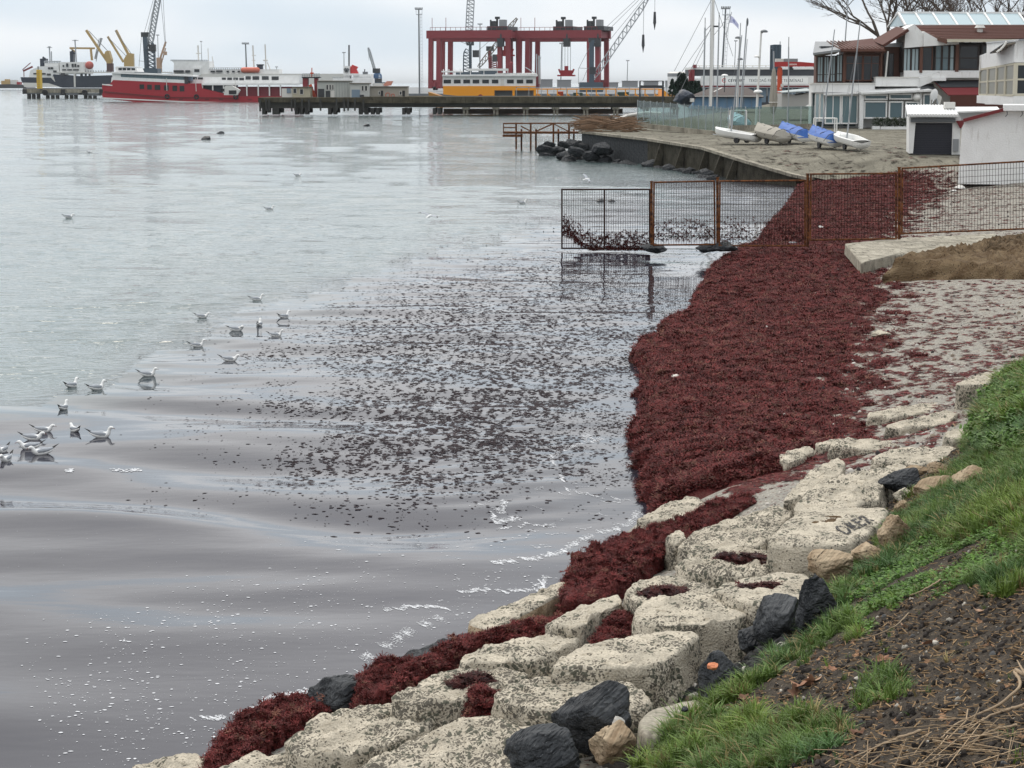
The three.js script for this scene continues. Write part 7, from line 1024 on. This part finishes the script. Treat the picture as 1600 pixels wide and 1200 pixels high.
// ---------------------------------------------------------------- light masts of the port
function lightMast(v, x0, y0, x1, y1, d, label, ladder, k = 1) { const f = frame(v, x0, y0, d), T = thing('light_mast', f.o, label, 'light mast'), m = new MB(); k *= 0.5; m.bar(V(0, -2, 0), V(f.X(x1), f.Y(y1), 0), 0.5 * k, 10, 0.36 * k); m.build('pole', C.midgrey, T); const h = new MB(), t = V(f.X(x1), f.Y(y1), 0); h.b(t.x - 2 * k, t.x + 2 * k, t.y - 0.15, t.y + 0.1, -1.2 * k, 1.2 * k); for (let q = 0; q < 6; q++) h.b(t.x + (q - 2.5) * 0.75 * k - 0.25 * k, t.x + (q - 2.5) * 0.75 * k + 0.25 * k, t.y + 0.1, t.y + 0.9 * k, 0.6 * k, 1.3 * k); h.build('lamp_rack', C.grey, T); if (ladder) { const l = new MB(); l.bar(V(0.5, 0, 0), V(f.X(x1) + 0.4, t.y - 1, 0), 0.04).bar(V(0.95, 0, 0), V(f.X(x1) + 0.8, t.y - 1, 0), 0.04); for (let y = 1; y < t.y - 2; y += 0.9) l.bar(V(lerp(0.5, f.X(x1) + 0.4, y / t.y), y, 0), V(lerp(0.95, f.X(x1) + 0.8, y / t.y), y, 0), 0.04, 4); l.b(t.x - 0.7, t.x + 0.9, t.y - 1.5, t.y - 1.35, -0.6, 0.6); for (const x of [-0.7, 0, 0.9]) l.bar(V(t.x + x, t.y - 1.4, 0.5), V(t.x + x, t.y - 0.1, 0.5), 0.05); l.build('ladder', C.steel, T); } }
lightMast('b', 1378, 745, 1376, 72, 560, 'tall light mast with a ladder, left of the red gantry cranes', true);
lightMast('d', 632, 690, 660, 66, 470, 'tall light mast with a ladder among the yacht masts', true);
lightMast('c', 898, 540, 905, 260, 800, 'light mast between the legs of the right gantry crane', false, 0.9); lightMast('c', 418, 440, 420, 145, 900, 'light mast seen under the left gantry crane', false); lightMast('c', 1294, 500, 1297, 362, 1100, 'distant light mast right of the gantry cranes', false, 0.9);
lightMast('a', 1541, 440, 1538, 275, 1000, 'light mast above the white ferry behind the red one', false, 1.6); lightMast('a', 990, 400, 990, 220, 1100, 'light mast behind the tall harbour crane', false, 0.8); lightMast('b', 788, 520, 788, 412, 1000, 'light mast above the pale grey hut', false, 0.8); lightMast('a', 1262, 400, 1260, 260, 1100, 'thin light mast above the superstructure of the white ship', false, 0.6); lightMast('d', 738, 520, 745, 320, 800, 'thin light mast behind the white lamp posts', false, 0.6); lightMast('b', 262, 600, 262, 524, 1200, 'low distant lamp above the red ferry bow', false, 0.8);
// ---------------------------------------------------------------- lattice jib helper and harbour cranes
function lattice(mb, a, b, w, n, r) { const d = b.clone().sub(a).normalize(), s = V(0, 0, 1), u = d.clone().cross(s).normalize(), c = (t, i, k) => { const ww = w * (t > 0.85 ? 1 - (t - 0.85) / 0.15 * 0.6 : t < 0.1 ? 0.5 + t * 5 : 1) / 2; return a.clone().lerp(b, t).addScaledVector(s, i * ww).addScaledVector(u, k * ww); }; for (let q = 0; q < n; q++) { const t0 = q / n, t1 = (q + 1) / n; for (const [i, k] of [[1, 1], [1, -1], [-1, 1], [-1, -1]]) mb.bar(c(t0, i, k), c(t1, i, k), r, 4); for (const i of [1, -1]) { mb.bar(c(t0, i, 1), c(t1, i, -1), r * 0.7, 4).bar(c(t0, i, -1), c(t0, i, 1), r * 0.6, 4); mb.bar(c(t0, 1, i), c(t1, -1, i), r * 0.6, 4); } } }
function harbourCrane(v, bx, by, d, o, label) {
  const f = frame(v, bx, by, d), T = thing('harbour_crane', f.o, label, 'crane'), part = (n, mat, fn, p = T) => { const mb = new MB(); fn(mb); return mb.build(n, mat, p); }, k = d / 900;
  part('undercarriage', C.craneBlue, (m) => { m.b(-5 * k, 5 * k, -2, 1.5 * k, -5 * k, 5 * k); }); part('tower', o.mat || C.craneBlue, (m) => { if (o.box) f.poly(m, o.box, -1.5 * k, 1.5 * k); else { lattice(m, V(f.X(o.t[0]), f.Y(o.t[1]), 0), V(f.X(o.t[2]), f.Y(o.t[3]), 0), 3.2 * k, 8, 0.24 * k); } f.beam(m, o.m[0], o.m[1], o.m[2], o.m[3], o.mw || 1.9 * k); });
  part('cab', C.dark, (m) => { const [x, y] = o.cab; m.b(f.X(x) - 1.2 * k, f.X(x) + 1.6 * k, f.Y(y) - 1.5 * k, f.Y(y) + 1.5 * k, -1.2 * k, 2 * k); }); part('jib', o.jibMat || C.steel, (m) => lattice(m, V(f.X(o.j[0]), f.Y(o.j[1]), 0), V(f.X(o.j[2]), f.Y(o.j[3]), 0), (o.jw || 2) * k, 14, 0.2 * k));
  part('mast_head', C.dark, (m) => { const [x, y] = [o.m[2], o.m[3]]; m.b(f.X(x) - 1.6 * k, f.X(x) + 1.6 * k, f.Y(y) - 0.6 * k, f.Y(y) + 1.4 * k, -1, 1); }); part('rope', C.grey, (m) => { for (const [a, b, c, e] of o.ropes) f.bar(m, a, b, c, e, 0.09 * k, 0, 0, 4); }); if (o.hooks) o.hooks.forEach(([x, y]) => part('hook', C.dark, (m) => { { m.bar(V(f.X(x), f.Y(y) + 1.5, 0), V(f.X(x), f.Y(y) - 2, 0), 0.35, 8, 0.5); m.bar(V(f.X(x), f.Y(y) - 2, 0), V(f.X(x), f.Y(y) - 4, 0), 0.4, 8, 0.05); } })); return T;
}
harbourCrane('a', 925, 450, 900, { m: [920, 450, 912, 222], mw: 1.9, t: [945, 450, 945, 260], cab: [955, 300], j: [940, 290, 1005, -40], jw: 2.1, ropes: [[905, 215, 975, -20], [925, 215, 985, -20], [1015, -20, 1035, 260], [1030, -20, 1040, 290], [890, 225, 868, 430], [868, 380, 920, 385]] }, 'tall grey harbour crane behind the red ferry, its jib leaving the photo');
harbourCrane('c', 345, 450, 900, { m: [362, 450, 362, 262], mw: 1.2, t: [342, 450, 345, 290], cab: [392, 320], j: [350, 265, 368, -40], jw: 3, ropes: [[345, 265, 358, -20], [385, 0, 378, 200], [405, 305, 480, 240], [260, 230, 345, 265]] }, 'pale harbour crane seen through the left gantry crane');
harbourCrane('c', 1080, 510, 640, { box: [1068, 500, 1068, 260, 1082, 240, 1098, 238, 1098, 252, 1088, 270, 1098, 500], m: [1085, 500, 1085, 245], mw: 1.2, cab: [1085, 420], j: [1090, 470, 1420, -20], jw: 2.2, ropes: [[1068, 285, 1005, 410], [1005, 410, 1005, 500], [1062, 400, 1030, 480], [1005, 405, 1080, 408], [1170, 160, 1350, -10], [1180, 180, 1360, 0], [1180, 250, 1390, -10], [1390, 30, 1388, 220], [1455, -10, 1455, 90]], hooks: [[1388, 235], [1455, 100]] }, 'dark blue harbour crane right of the gantry cranes with two hanging hooks');
harbourCrane('b', 1040, 670, 1000, { m: [1042, 670, 1042, 560], mw: 1.7, mat: flat(0.06, 0.14, 0.27, 0.6), t: [1050, 670, 1050, 570], cab: [1055, 640], j: [1035, 570, 980, 372], jw: 0.9, ropes: [[980, 380, 985, 470]] }, 'small blue crane with a pale jib behind the pier huts');
harbourCrane('c', 480, 430, 1000, { m: [480, 430, 478, 295], mw: 1.6, mat: C.crane, t: [500, 430, 490, 330], cab: [510, 345], j: [410, 400, 640, 108], jw: 1.8, jibMat: C.wood, ropes: [[640, 110, 480, 300], [495, 345, 560, 345]] }, 'rust red crane with a slanting jib between the gantry cranes');
// ---------------------------------------------------------------- cargo ship with deck cranes
{
  const f = frame('j', 700, 860, 980), T = thing('cargo_ship', f.o, 'dark blue cargo ship with white superstructure and yellow deck cranes', 'ship'), part = (n, mat, fn, p = T) => { const mb = new MB(); fn(mb); return mb.build(n, mat, p); }, DZ = -20;
  part('hull', C.navy, (m) => { f.poly(m, [125, 705, 620, 715, 640, 660, 960, 690, 2500, 650, 2500, 870, 780, 870, 560, 830, 165, 808, 140, 770], DZ, 0); }); part('lower_hull', C.offwhite, (m) => { f.poly(m, [165, 790, 560, 800, 740, 858, 180, 858], DZ + 1, 0.25); f.poly(m, [605, 716, 640, 690, 665, 780], DZ, 0.3); f.box(m, 958, 984, 655, 858, -2, 0.3); }); part('bulwark', C.offwhite, (m) => f.box(m, 700, 2500, 622, 640, -1, 0.2)); part('deck_house', C.white, (m) => { f.poly(m, [250, 712, 280, 600, 420, 540, 720, 520, 740, 712], DZ, -0.2); f.box(m, 740, 1130, 470, 660, DZ, -0.3); f.box(m, 500, 720, 480, 530, DZ, -1); });
  for (const [a, b, c, d] of [[560, 590, 550, 580], [600, 640, 550, 580], [790, 810, 515, 545], [845, 875, 490, 545], [930, 960, 495, 545], [975, 1000, 495, 545], [1020, 1045, 515, 545], [780, 840, 580, 600], [860, 930, 580, 600], [950, 1040, 580, 600], [460, 520, 640, 665], [540, 600, 650, 680], [760, 820, 640, 680], [1060, 1100, 650, 690], [1130, 1160, 650, 690], [1190, 1220, 650, 690], [330, 390, 640, 662], [640, 690, 600, 630]]) { const m = new MB(); f.box(m, a, b, c, d, -0.3, 0.25); m.build('window', C.dark, T); }
  part('funnel', C.navy, (m) => { f.box(m, 415, 508, 415, 540, -8, -3); f.poly(m, [445, 415, 452, 380, 480, 400, 500, 415], -6, -4); f.box(m, 885, 935, 300, 470, -8, -3); f.poly(m, [900, 300, 915, 280, 965, 340, 935, 345], -6, -4); }); part('radar_mast', C.steel, (m) => { f.bar(m, 565, 470, 562, 240, 0.3, -4); f.bar(m, 520, 240, 605, 240, 0.16, -4); f.box(m, 545, 580, 222, 240, -5, -3); f.bar(m, 980, 470, 965, 120, 0.3, -4); f.bar(m, 920, 130, 1020, 130, 0.16, -4); f.box(m, 950, 990, 120, 132, -5, -3); f.bar(m, 590, 460, 590, 300, 0.3, -4); });
  part('gantry_beam', C.ochre, (m) => { f.beam(m, 865, 248, 1260, 252, 0.85, -6); f.beam(m, 1195, 240, 1210, 440, 0.95, -6); f.beam(m, 880, 255, 945, 300, 0.6, -6); }); part('lifeboat', flat(0.42, 0.10, 0.085, 0.6), (m) => m.add(new THREE.SphereGeometry(1, 16, 10), new THREE.Matrix4().makeScale((f.X(1270) - f.X(1195)) * 0.9, 1.9, 1.6).setPosition(f.X(1210), f.Y(520), 0.5))); part('stern_ramp', C.darkred, (m) => { f.beam(m, 140, 610, 290, 540, 0.8, -4); f.beam(m, 130, 590, 260, 480, 0.35, -4); f.bar(m, 150, 610, 150, 700, 0.2, -4); });
  part('railing', C.steel, (m) => { for (let x = 500; x < 760; x += 26) f.bar(m, x, 480, x, 455, 0.25, -1); f.bar(m, 500, 457, 760, 457, 0.25, -1); for (let x = 1140; x < 1560; x += 40) f.bar(m, x, 625, x, 600, 0.25, -1); });
  const dk = (p0, tag_, base, jib, ropes) => { const c = part('deck_crane', C.ochre, (m) => f.poly(m, base, -5, 0)); part('jib', C.ochre, (m) => f.beam(m, ...jib, 1.15, -2), c); part('rope', C.grey, (m) => ropes.forEach((r) => f.bar(m, ...r, 0.16, -2, -2, 4)), c); };
  dk(0, '', [1440, 350, 1465, 300, 1510, 290, 1550, 430, 1540, 490, 1475, 490], [1470, 450, 1160, -30], [[1490, 300, 1200, -20], [1360, 100, 1280, 400], [1380, 90, 1300, 460]]); part('crane_foot', flat(0.10, 0.06, 0.06, 0.7), (m) => f.box(m, 1475, 1555, 490, 640, -5, 0)); part('second_jib', C.steel, (m) => f.beam(m, 1260, 420, 1375, 90, 0.75, -6));
  const a = frame('a', 790, 420, 960), P2 = (n, mat, fn) => { const mb = new MB(); fn(mb); const q = mb.build(n, mat, T); q.position.copy(a.o.clone().sub(f.o)); }; P2('deck_crane', C.ochre, (m) => { a.poly(m, [775, 370, 800, 330, 832, 335, 832, 420, 775, 420], -4, 0); a.beam(m, 770, 388, 676, 228, 0.95, -1); a.beam(m, 805, 350, 726, 188, 1.15, -2); }); P2('rope', C.grey, (m) => { a.bar(m, 726, 190, 822, 335, 0.14, 0, 0, 4); a.bar(m, 678, 230, 790, 350, 0.12, 0, 0, 4); }); P2('deck_crane', flat(0.40, 0.27, 0.19, 0.7), (m) => { a.box(m, 978, 1004, 360, 450, -4, 0); a.beam(m, 995, 380, 1038, 260, 0.8, -1); a.bar(m, 1000, 420, 1036, 300, 0.3, -1); a.box(m, 1022, 1042, 322, 344, -2, 0); });
}
// ---------------------------------------------------------------- white ship behind, red ferry in front
{
  const f = frame('k', 900, 260, 760), T = thing('white_ship', f.o, 'white passenger ship with masts moored behind the red ferry', 'ship'), part = (n, mat, fn, p = T) => { const mb = new MB(); fn(mb); return mb.build(n, mat, p); };
  part('hull', C.offwhite, (m) => f.box(m, 640, 2400, 225, 330, -14, 0)); part('superstructure', C.white, (m) => { f.poly(m, [618, 90, 650, 118, 640, 240, 1000, 240, 1000, 100, 860, 92], -12, -1); f.box(m, 1000, 1700, 180, 240, -12, -1.2); f.box(m, 845, 920, 165, 240, -11, 0.2); });
  for (const [a, b, c, d] of [[650, 748, 190, 212], [768, 812, 190, 212], [858, 908, 180, 208], [1020, 1060, 195, 212], [1075, 1135, 192, 208], [1180, 1200, 195, 212], [1235, 1255, 195, 212], [1290, 1310, 195, 212]]) { const m = new MB(); f.box(m, a, b, c, d, -0.9, 0.4); m.build('window', C.dark, T); }
  part('railing', C.steel, (m) => { for (let x = 620; x < 1000; x += 20) f.bar(m, x, 100, x, 84, 0.12, -1); f.bar(m, 620, 86, 1000, 90, 0.12, -1); for (let x = 1010; x < 1480; x += 22) f.bar(m, x, 184, x, 165, 0.12, -1); f.bar(m, 1010, 166, 1480, 166, 0.12, -1); }); part('mast', C.offwhite, (m) => { f.bar(m, 885, 110, 882, -60, 0.3, -4); f.bar(m, 860, 20, 910, 20, 0.2, -4); f.bar(m, 985, 120, 982, -30, 0.16, -4); f.bar(m, 1040, 170, 1022, 50, 0.16, -4); f.bar(m, 1440, 180, 1432, -60, 0.3, -4); f.bar(m, 1420, 40, 1460, 40, 0.15, -4); f.bar(m, 1420, 90, 1456, 90, 0.15, -4); f.bar(m, 1560, 180, 1556, -70, 0.28, -4); f.bar(m, 1535, 90, 1580, 90, 0.3, -4); f.bar(m, 1575, 110, 1612, 200, 0.2, -4); });
  part('funnel', flat(0.03, 0.10, 0.07, 0.6), (m) => { f.box(m, 940, 962, 112, 180, -5, -2); }); part('dark_funnel', C.navy, (m) => { f.box(m, 1478, 1530, 140, 205, -5, -2); f.box(m, 1470, 1540, 130, 142, -5, -2); }); part('lifeboat', flat(0.55, 0.14, 0.09, 0.6), (m) => m.add(new THREE.CapsuleGeometry(1.0, 5, 5, 12), new THREE.Matrix4().makeRotationZ(Math.PI / 2).setPosition(f.X(1415), f.Y(188), -0.5)));
}
{
  const f = frame('k', 700, 500, 570), T = thing('red_ferry', f.o, 'long red ferry with white upper deck and open bow deck', 'ferry'), part = (n, mat, fn, p = T) => { const mb = new MB(); fn(mb); return mb.build(n, mat, p); }, DZ = -14;
  part('hull', C.red, (m) => { f.poly(m, [50, 288, 820, 322, 926, 322, 936, 372, 1215, 440, 1300, 452, 1900, 452, 1900, 560, 600, 560, 200, 500, -60, 470, -66, 430], DZ, 0); }); part('stern', C.red, (m) => { f.poly(m, [-64, 330, 46, 340, 60, 420, -50, 405, -66, 372], DZ, -0.3); f.poly(m, [-60, 400, 50, 420, 60, 470, -66, 465], DZ, -0.5); }); part('boot_stripe', C.boat, (m) => { m.beam(V(f.X(-60), f.Y(468), 0.05), V(f.X(800), f.Y(508), 0.05), 0.12, 0.3); m.beam(V(f.X(800), f.Y(508), 0.05), V(f.X(1900), f.Y(526), 0.05), 0.12, 0.3); m.beam(V(f.X(-62), f.Y(332), 0), V(f.X(40), f.Y(342), 0), 0.1, 0.3); });
  part('rubbing_strake', C.darkred, (m) => { m.beam(V(f.X(-40), f.Y(405), 0.1), V(f.X(560), f.Y(460), 0.1), 0.3, 0.35); m.beam(V(f.X(560), f.Y(460), 0.1), V(f.X(1300), f.Y(470), 0.1), 0.3, 0.25); });
  part('upper_deck', C.white, (m) => { f.poly(m, [24, 338, 34, 262, 120, 258, 780, 288, 780, 320, 48, 290], DZ, -0.05); f.poly(m, [40, 205, 830, 240, 830, 254, 40, 222], DZ - 1, 0.4); f.poly(m, [40, 222, 125, 226, 125, 268, 40, 268], DZ, -0.2); });
  part('deck_inside', C.bluegrey, (m) => { f.poly(m, [125, 226, 830, 252, 830, 300, 125, 270], DZ, -1.2); }); for (let k = 0; k < 9; k++) { const x = 130 + k * 70, y = 228 + k * 3.1; part('window', M_PANE, (m) => { f.poly(m, [x, y, x + 62, y + 3, x + 62, y + 38, x, y + 33], -0.5, -0.2); }); }
  part('dark_pillar', C.dark, (m) => f.box(m, 762, 794, 250, 326, -2, 0.1));
  const wh = part('wheelhouse', C.white, (m) => { f.poly(m, [60, 160, 270, 170, 285, 206, 60, 208], DZ + 2, -2); f.box(m, 70, 262, 152, 162, DZ + 1.5, -1.5); }); for (const [a, b] of [[92, 126], [134, 168], [178, 212], [222, 258]]) part('pane', C.glassDark, (m) => f.box(m, a, b, 168, 190, -2.1, -1.9), wh);
  for (const a of [312, 388, 462, 556, 640, 712]) { const m = new MB(); f.box(m, a, a + (a === 462 ? 56 : 46), 332 + (a - 312) * 0.035, 378 + (a - 312) * 0.06, -0.1, 0.1); m.build('window', C.black, T); }
  part('bow_deck_wall', C.white, (m) => { f.poly(m, [800, 255, 1340, 262, 1340, 246, 1700, 240, 1900, 240, 1900, 320, 930, 322, 800, 322], DZ + 2, -3); f.box(m, 930, 1900, 322, 340, -3.2, -0.2); }); for (const [a, b, c, d] of [[820, 870, 258, 282], [880, 930, 262, 282], [1120, 1160, 264, 286], [1175, 1222, 264, 288], [1236, 1282, 264, 288], [1296, 1342, 266, 290], [1358, 1410, 250, 284], [1428, 1494, 250, 286], [1522, 1590, 250, 286], [1620, 1690, 252, 288]]) { const m = new MB(); f.box(m, a, b, c, d, -3.1, -2.9); m.build('window', C.dark, T); }
  part('car_deck_inside', flat(0.12, 0.16, 0.2, 0.7), (m) => { f.poly(m, [935, 340, 1230, 340, 1230, 445, 936, 375], DZ, -4); }); part('red_bulkhead', flat(0.17, 0.018, 0.03, 0.6), (m) => { f.box(m, 1282, 1900, 355, 470, DZ + 2, -1.6); }); for (const x of [930, 1034, 1142, 1262, 1374, 1488, 1600, 1710]) part('white_post', C.boat, (m) => { f.box(m, x, x + 11, 322, x > 1200 ? 448 : 372 + (x - 930) * 0.2, -1.2, -0.4); });
  for (const [x, y] of [[586, 452], [878, 456], [1272, 456]]) { const m = new MB(); m.ring(V(f.X(x), f.Y(y), 0.25), 0.52, 0.2); m.build('tyre_fender', C.black, T); const r = new MB(); r.bar(V(f.X(x), f.Y(y) + 1.5, 0.3), V(f.X(x - 4), f.Y(y) + 5, 0.2), 0.1); r.build('rope', C.offwhite, T); }
  part('scupper', C.darkred, (m) => { for (const x of [720, 980, 1120, 1410]) f.box(m, x - 20, x + 22, 476, 488, 0, 0.1); });
}
{ const f = frame('k', 1220, 440, 560), T = thing('deck_car', f.o, 'white vehicle on the open car deck of the red ferry', 'car'); const m = new MB(); f.poly(m, [1130, 440, 1128, 372, 1148, 345, 1210, 345, 1262, 372, 1290, 390, 1262, 440], -6.5, -4.2); m.build('body', C.offwhite, T); const w = new MB(); f.box(w, 1180, 1256, 392, 432, -4.3, -4.1); f.box(w, 1100, 1136, 375, 405, -4.3, -4.05); w.build('window', C.black, T); }
{ // white ferry stack with red emblem behind the huts
  const f = frame('b', 850, 630, 640), T = thing('white_ferry', f.o, 'white ferry with a red funnel flag shape behind the pier huts', 'ferry'), part = (n, mat, fn, p = T) => { const mb = new MB(); fn(mb); return mb.build(n, mat, p); }; part('superstructure', C.white, (m) => { f.box(m, 700, 1010, 612, 700, -10, 0); f.box(m, 782, 832, 515, 612, -6, -1); f.box(m, 860, 1005, 580, 612, -8, -1); f.box(m, 782, 900, 574, 590, -8, -0.5); }); part('funnel', flat(0.46, 0.035, 0.035, 0.6), (m) => f.poly(m, [834, 575, 834, 530, 848, 505, 892, 522, 880, 540, 896, 575], -5, -2)); part('emblem', C.midgrey, (m) => { f.beam(m, 792, 534, 806, 562, 0.8, -0.9); f.beam(m, 820, 534, 808, 562, 0.8, -0.9); }); part('mast', C.midgrey, (m) => { f.bar(m, 822, 515, 824, 350, 0.3, -3); f.box(m, 930, 968, 560, 580, -4, -2); f.bar(m, 940, 600, 945, 540, 0.2, -3); }); part('rail', C.steel, (m) => { for (let x = 700; x < 780; x += 12) f.bar(m, x, 612, x, 600, 0.12, -1); f.bar(m, 700, 602, 1000, 602, 0.1, -1); }); part('orange_tender', flat(0.5, 0.2, 0.14, 0.6), (m) => f.poly(m, [1095, 660, 1120, 634, 1168, 634, 1150, 668, 1100, 672], -4, -1)); part('bow', C.offwhite, (m) => f.box(m, 1000, 1090, 650, 700, -8, -1));
}
// ---------------------------------------------------------------- left pier, dolphin, breakwater, far town
{
  const f = frame('j', 800, 1050, 690), T = thing('left_pier', f.o, 'short concrete pier on dark piles with tyre fenders at the left', 'pier'), part = (n, mat, fn, p = T) => { const mb = new MB(); fn(mb); return mb.build(n, mat, p); }; part('deck', mapped(T_QUAY, 8, 0.04), (m) => f.box(m, 160, 1620, 890, 950, -10, 0)); part('kerb_beam', C.midgrey, (m) => { f.box(m, 160, 1620, 876, 892, -10, -0.4); f.box(m, 230, 450, 940, 968, -8, -0.2); f.box(m, 830, 1030, 948, 984, -8, -0.2); f.box(m, 540, 760, 948, 990, -8, -0.2); f.box(m, 1150, 1340, 955, 995, -8, -0.2); });
  for (const x of [220, 292, 366, 512, 590, 664, 806, 884, 952, 1106, 1174, 1250]) part('pile', C.pile, (m) => { f.box(m, x, x + 36, 960, 1075, -3, -0.5); }); for (const [x, w] of [[162, 60], [762, 60], [1360, 60]]) part('fender_block', C.black, (m) => f.box(m, x, x + w, 895, 968, -1, 0.7)); for (const x of [510, 1130]) { const m = new MB(); m.ring(V(f.X(x), f.Y(945), 0.5), 0.72, 0.3); m.ball(f.X(x), f.Y(945), 0.3, 0.7, 0.7, 0.2); m.build('tyre_fender', C.black, T); }
}
{ const f = frame('j', 400, 885, 686), T = thing('yellow_pile', f.o, 'yellow marker pile standing on the left pier', 'marker'), m = new MB(); f.box(m, 366, 422, 590, 885, -4, -1); m.build('pile', C.yellow, T); const r = new MB(); for (let k = 0; k < 8; k++) f.box(r, 378, 410, 610 + k * 34, 618 + k * 34, -1, -0.7); r.build('rung', C.ochre, T); const t = new MB(); f.bar(t, 385, 590, 385, 535, 0.25, -2); t.build('light', C.grey, T); }
{ const f = frame('a', 60, 550, 1500), T = thing('breakwater', f.o, 'low dark breakwater with sheds at the far left', 'breakwater'), m = new MB(); f.poly(m, [-120, 552, -120, 528, 60, 526, 140, 530, 170, 552], -30, 0); m.build('rubble_mound', C.dark, T); const y = new MB(); f.box(y, 0, 55, 505, 528, -12, -4); f.box(y, 20, 45, 495, 505, -10, -5); y.build('yellow_shed', C.ochre, T); const w = new MB(); f.box(w, 58, 96, 500, 528, -10, -4); w.build('white_shed', C.offwhite, T); const r = new MB(); f.box(r, 98, 118, 512, 528, -10, -4); r.build('red_shed', C.red, T); }
{ // the port's ground, a low platform, and hills far behind on the right
  const m = new MB(); m.slab([[-46, 560], [520, 480], [900, 900], [900, 1400], [-60, 1200]].map(([x, z]) => [x, -z]), -2, 2.4); struct(m.build('port_quay', C.midgrey));
  const g = gridGeo(14, 90, (i, j) => { const x = lerp(350, 2600, j), z = -3600 - i * 1500, h = (12 + 24 * ss(0.02, 0.3, j) + 12 * fbm(j * 9, 2, i * 2, 4)) * ss(0, 1, i * 1.3) * ss(0, 0.1, j); return [x, h - 4, z]; }); struct(meshOf('hills', g, flat(0.10, 0.115, 0.10, 0.95)));
  const L = []; for (let k = 0; k < 900; k++) { const j = rr(0.02, 0.5), i = rr(0.1, 0.75), x = lerp(350, 2600, j), z = -3600 - i * 1500, h = (12 + 24 * ss(0.02, 0.3, j) + 12 * fbm(j * 9, 2, i * 2, 4)) * ss(0, 1, i * 1.3) * ss(0, 0.1, j), s = rr(3.5, 8), v = rr(0.4, 0.75); L.push([x, h + s * 0.2, z, 0, rr(0, 3), 0, s, s * rr(0.6, 1.3), s, v, v * 0.97, v * 0.93]); } copies('far_town', new THREE.BoxGeometry(1, 1, 1), flat(1, 1, 1, 0.9), L, 'hazy hillside town far behind the port', 'town');
  const far = thing('port_sheds', D(905, 136, 760), 'low row of port buildings and stacks behind the gantry cranes', 'buildings'), mb = new MB(); for (let k = 0; k < 14; k++) { const x = (k - 3) * 8, m1 = new MB(), w1 = rr(4, 7.5), h1 = rr(1.2, 3); m1.b(x, x + w1, 0, h1, -6, 0).b(x - 0.2, x + w1 + 0.2, h1, h1 + 0.2, -6.2, 0.2); m1.build('shed', C.grey, far); }
  const vh = thing('port_fence', D(1100, 150, 330), 'low pale fence running along the port road', 'fence'), f2 = new MB(); for (let k = 0; k < 30; k++) f2.b(k * 2 - 30, k * 2 - 29.9, 0, 1.4, 0, 0.1); f2.b(-30, 30, 1.3, 1.4, 0, 0.1); f2.build('rails', C.steel, vh);
}
renderer.render(scene, camera);
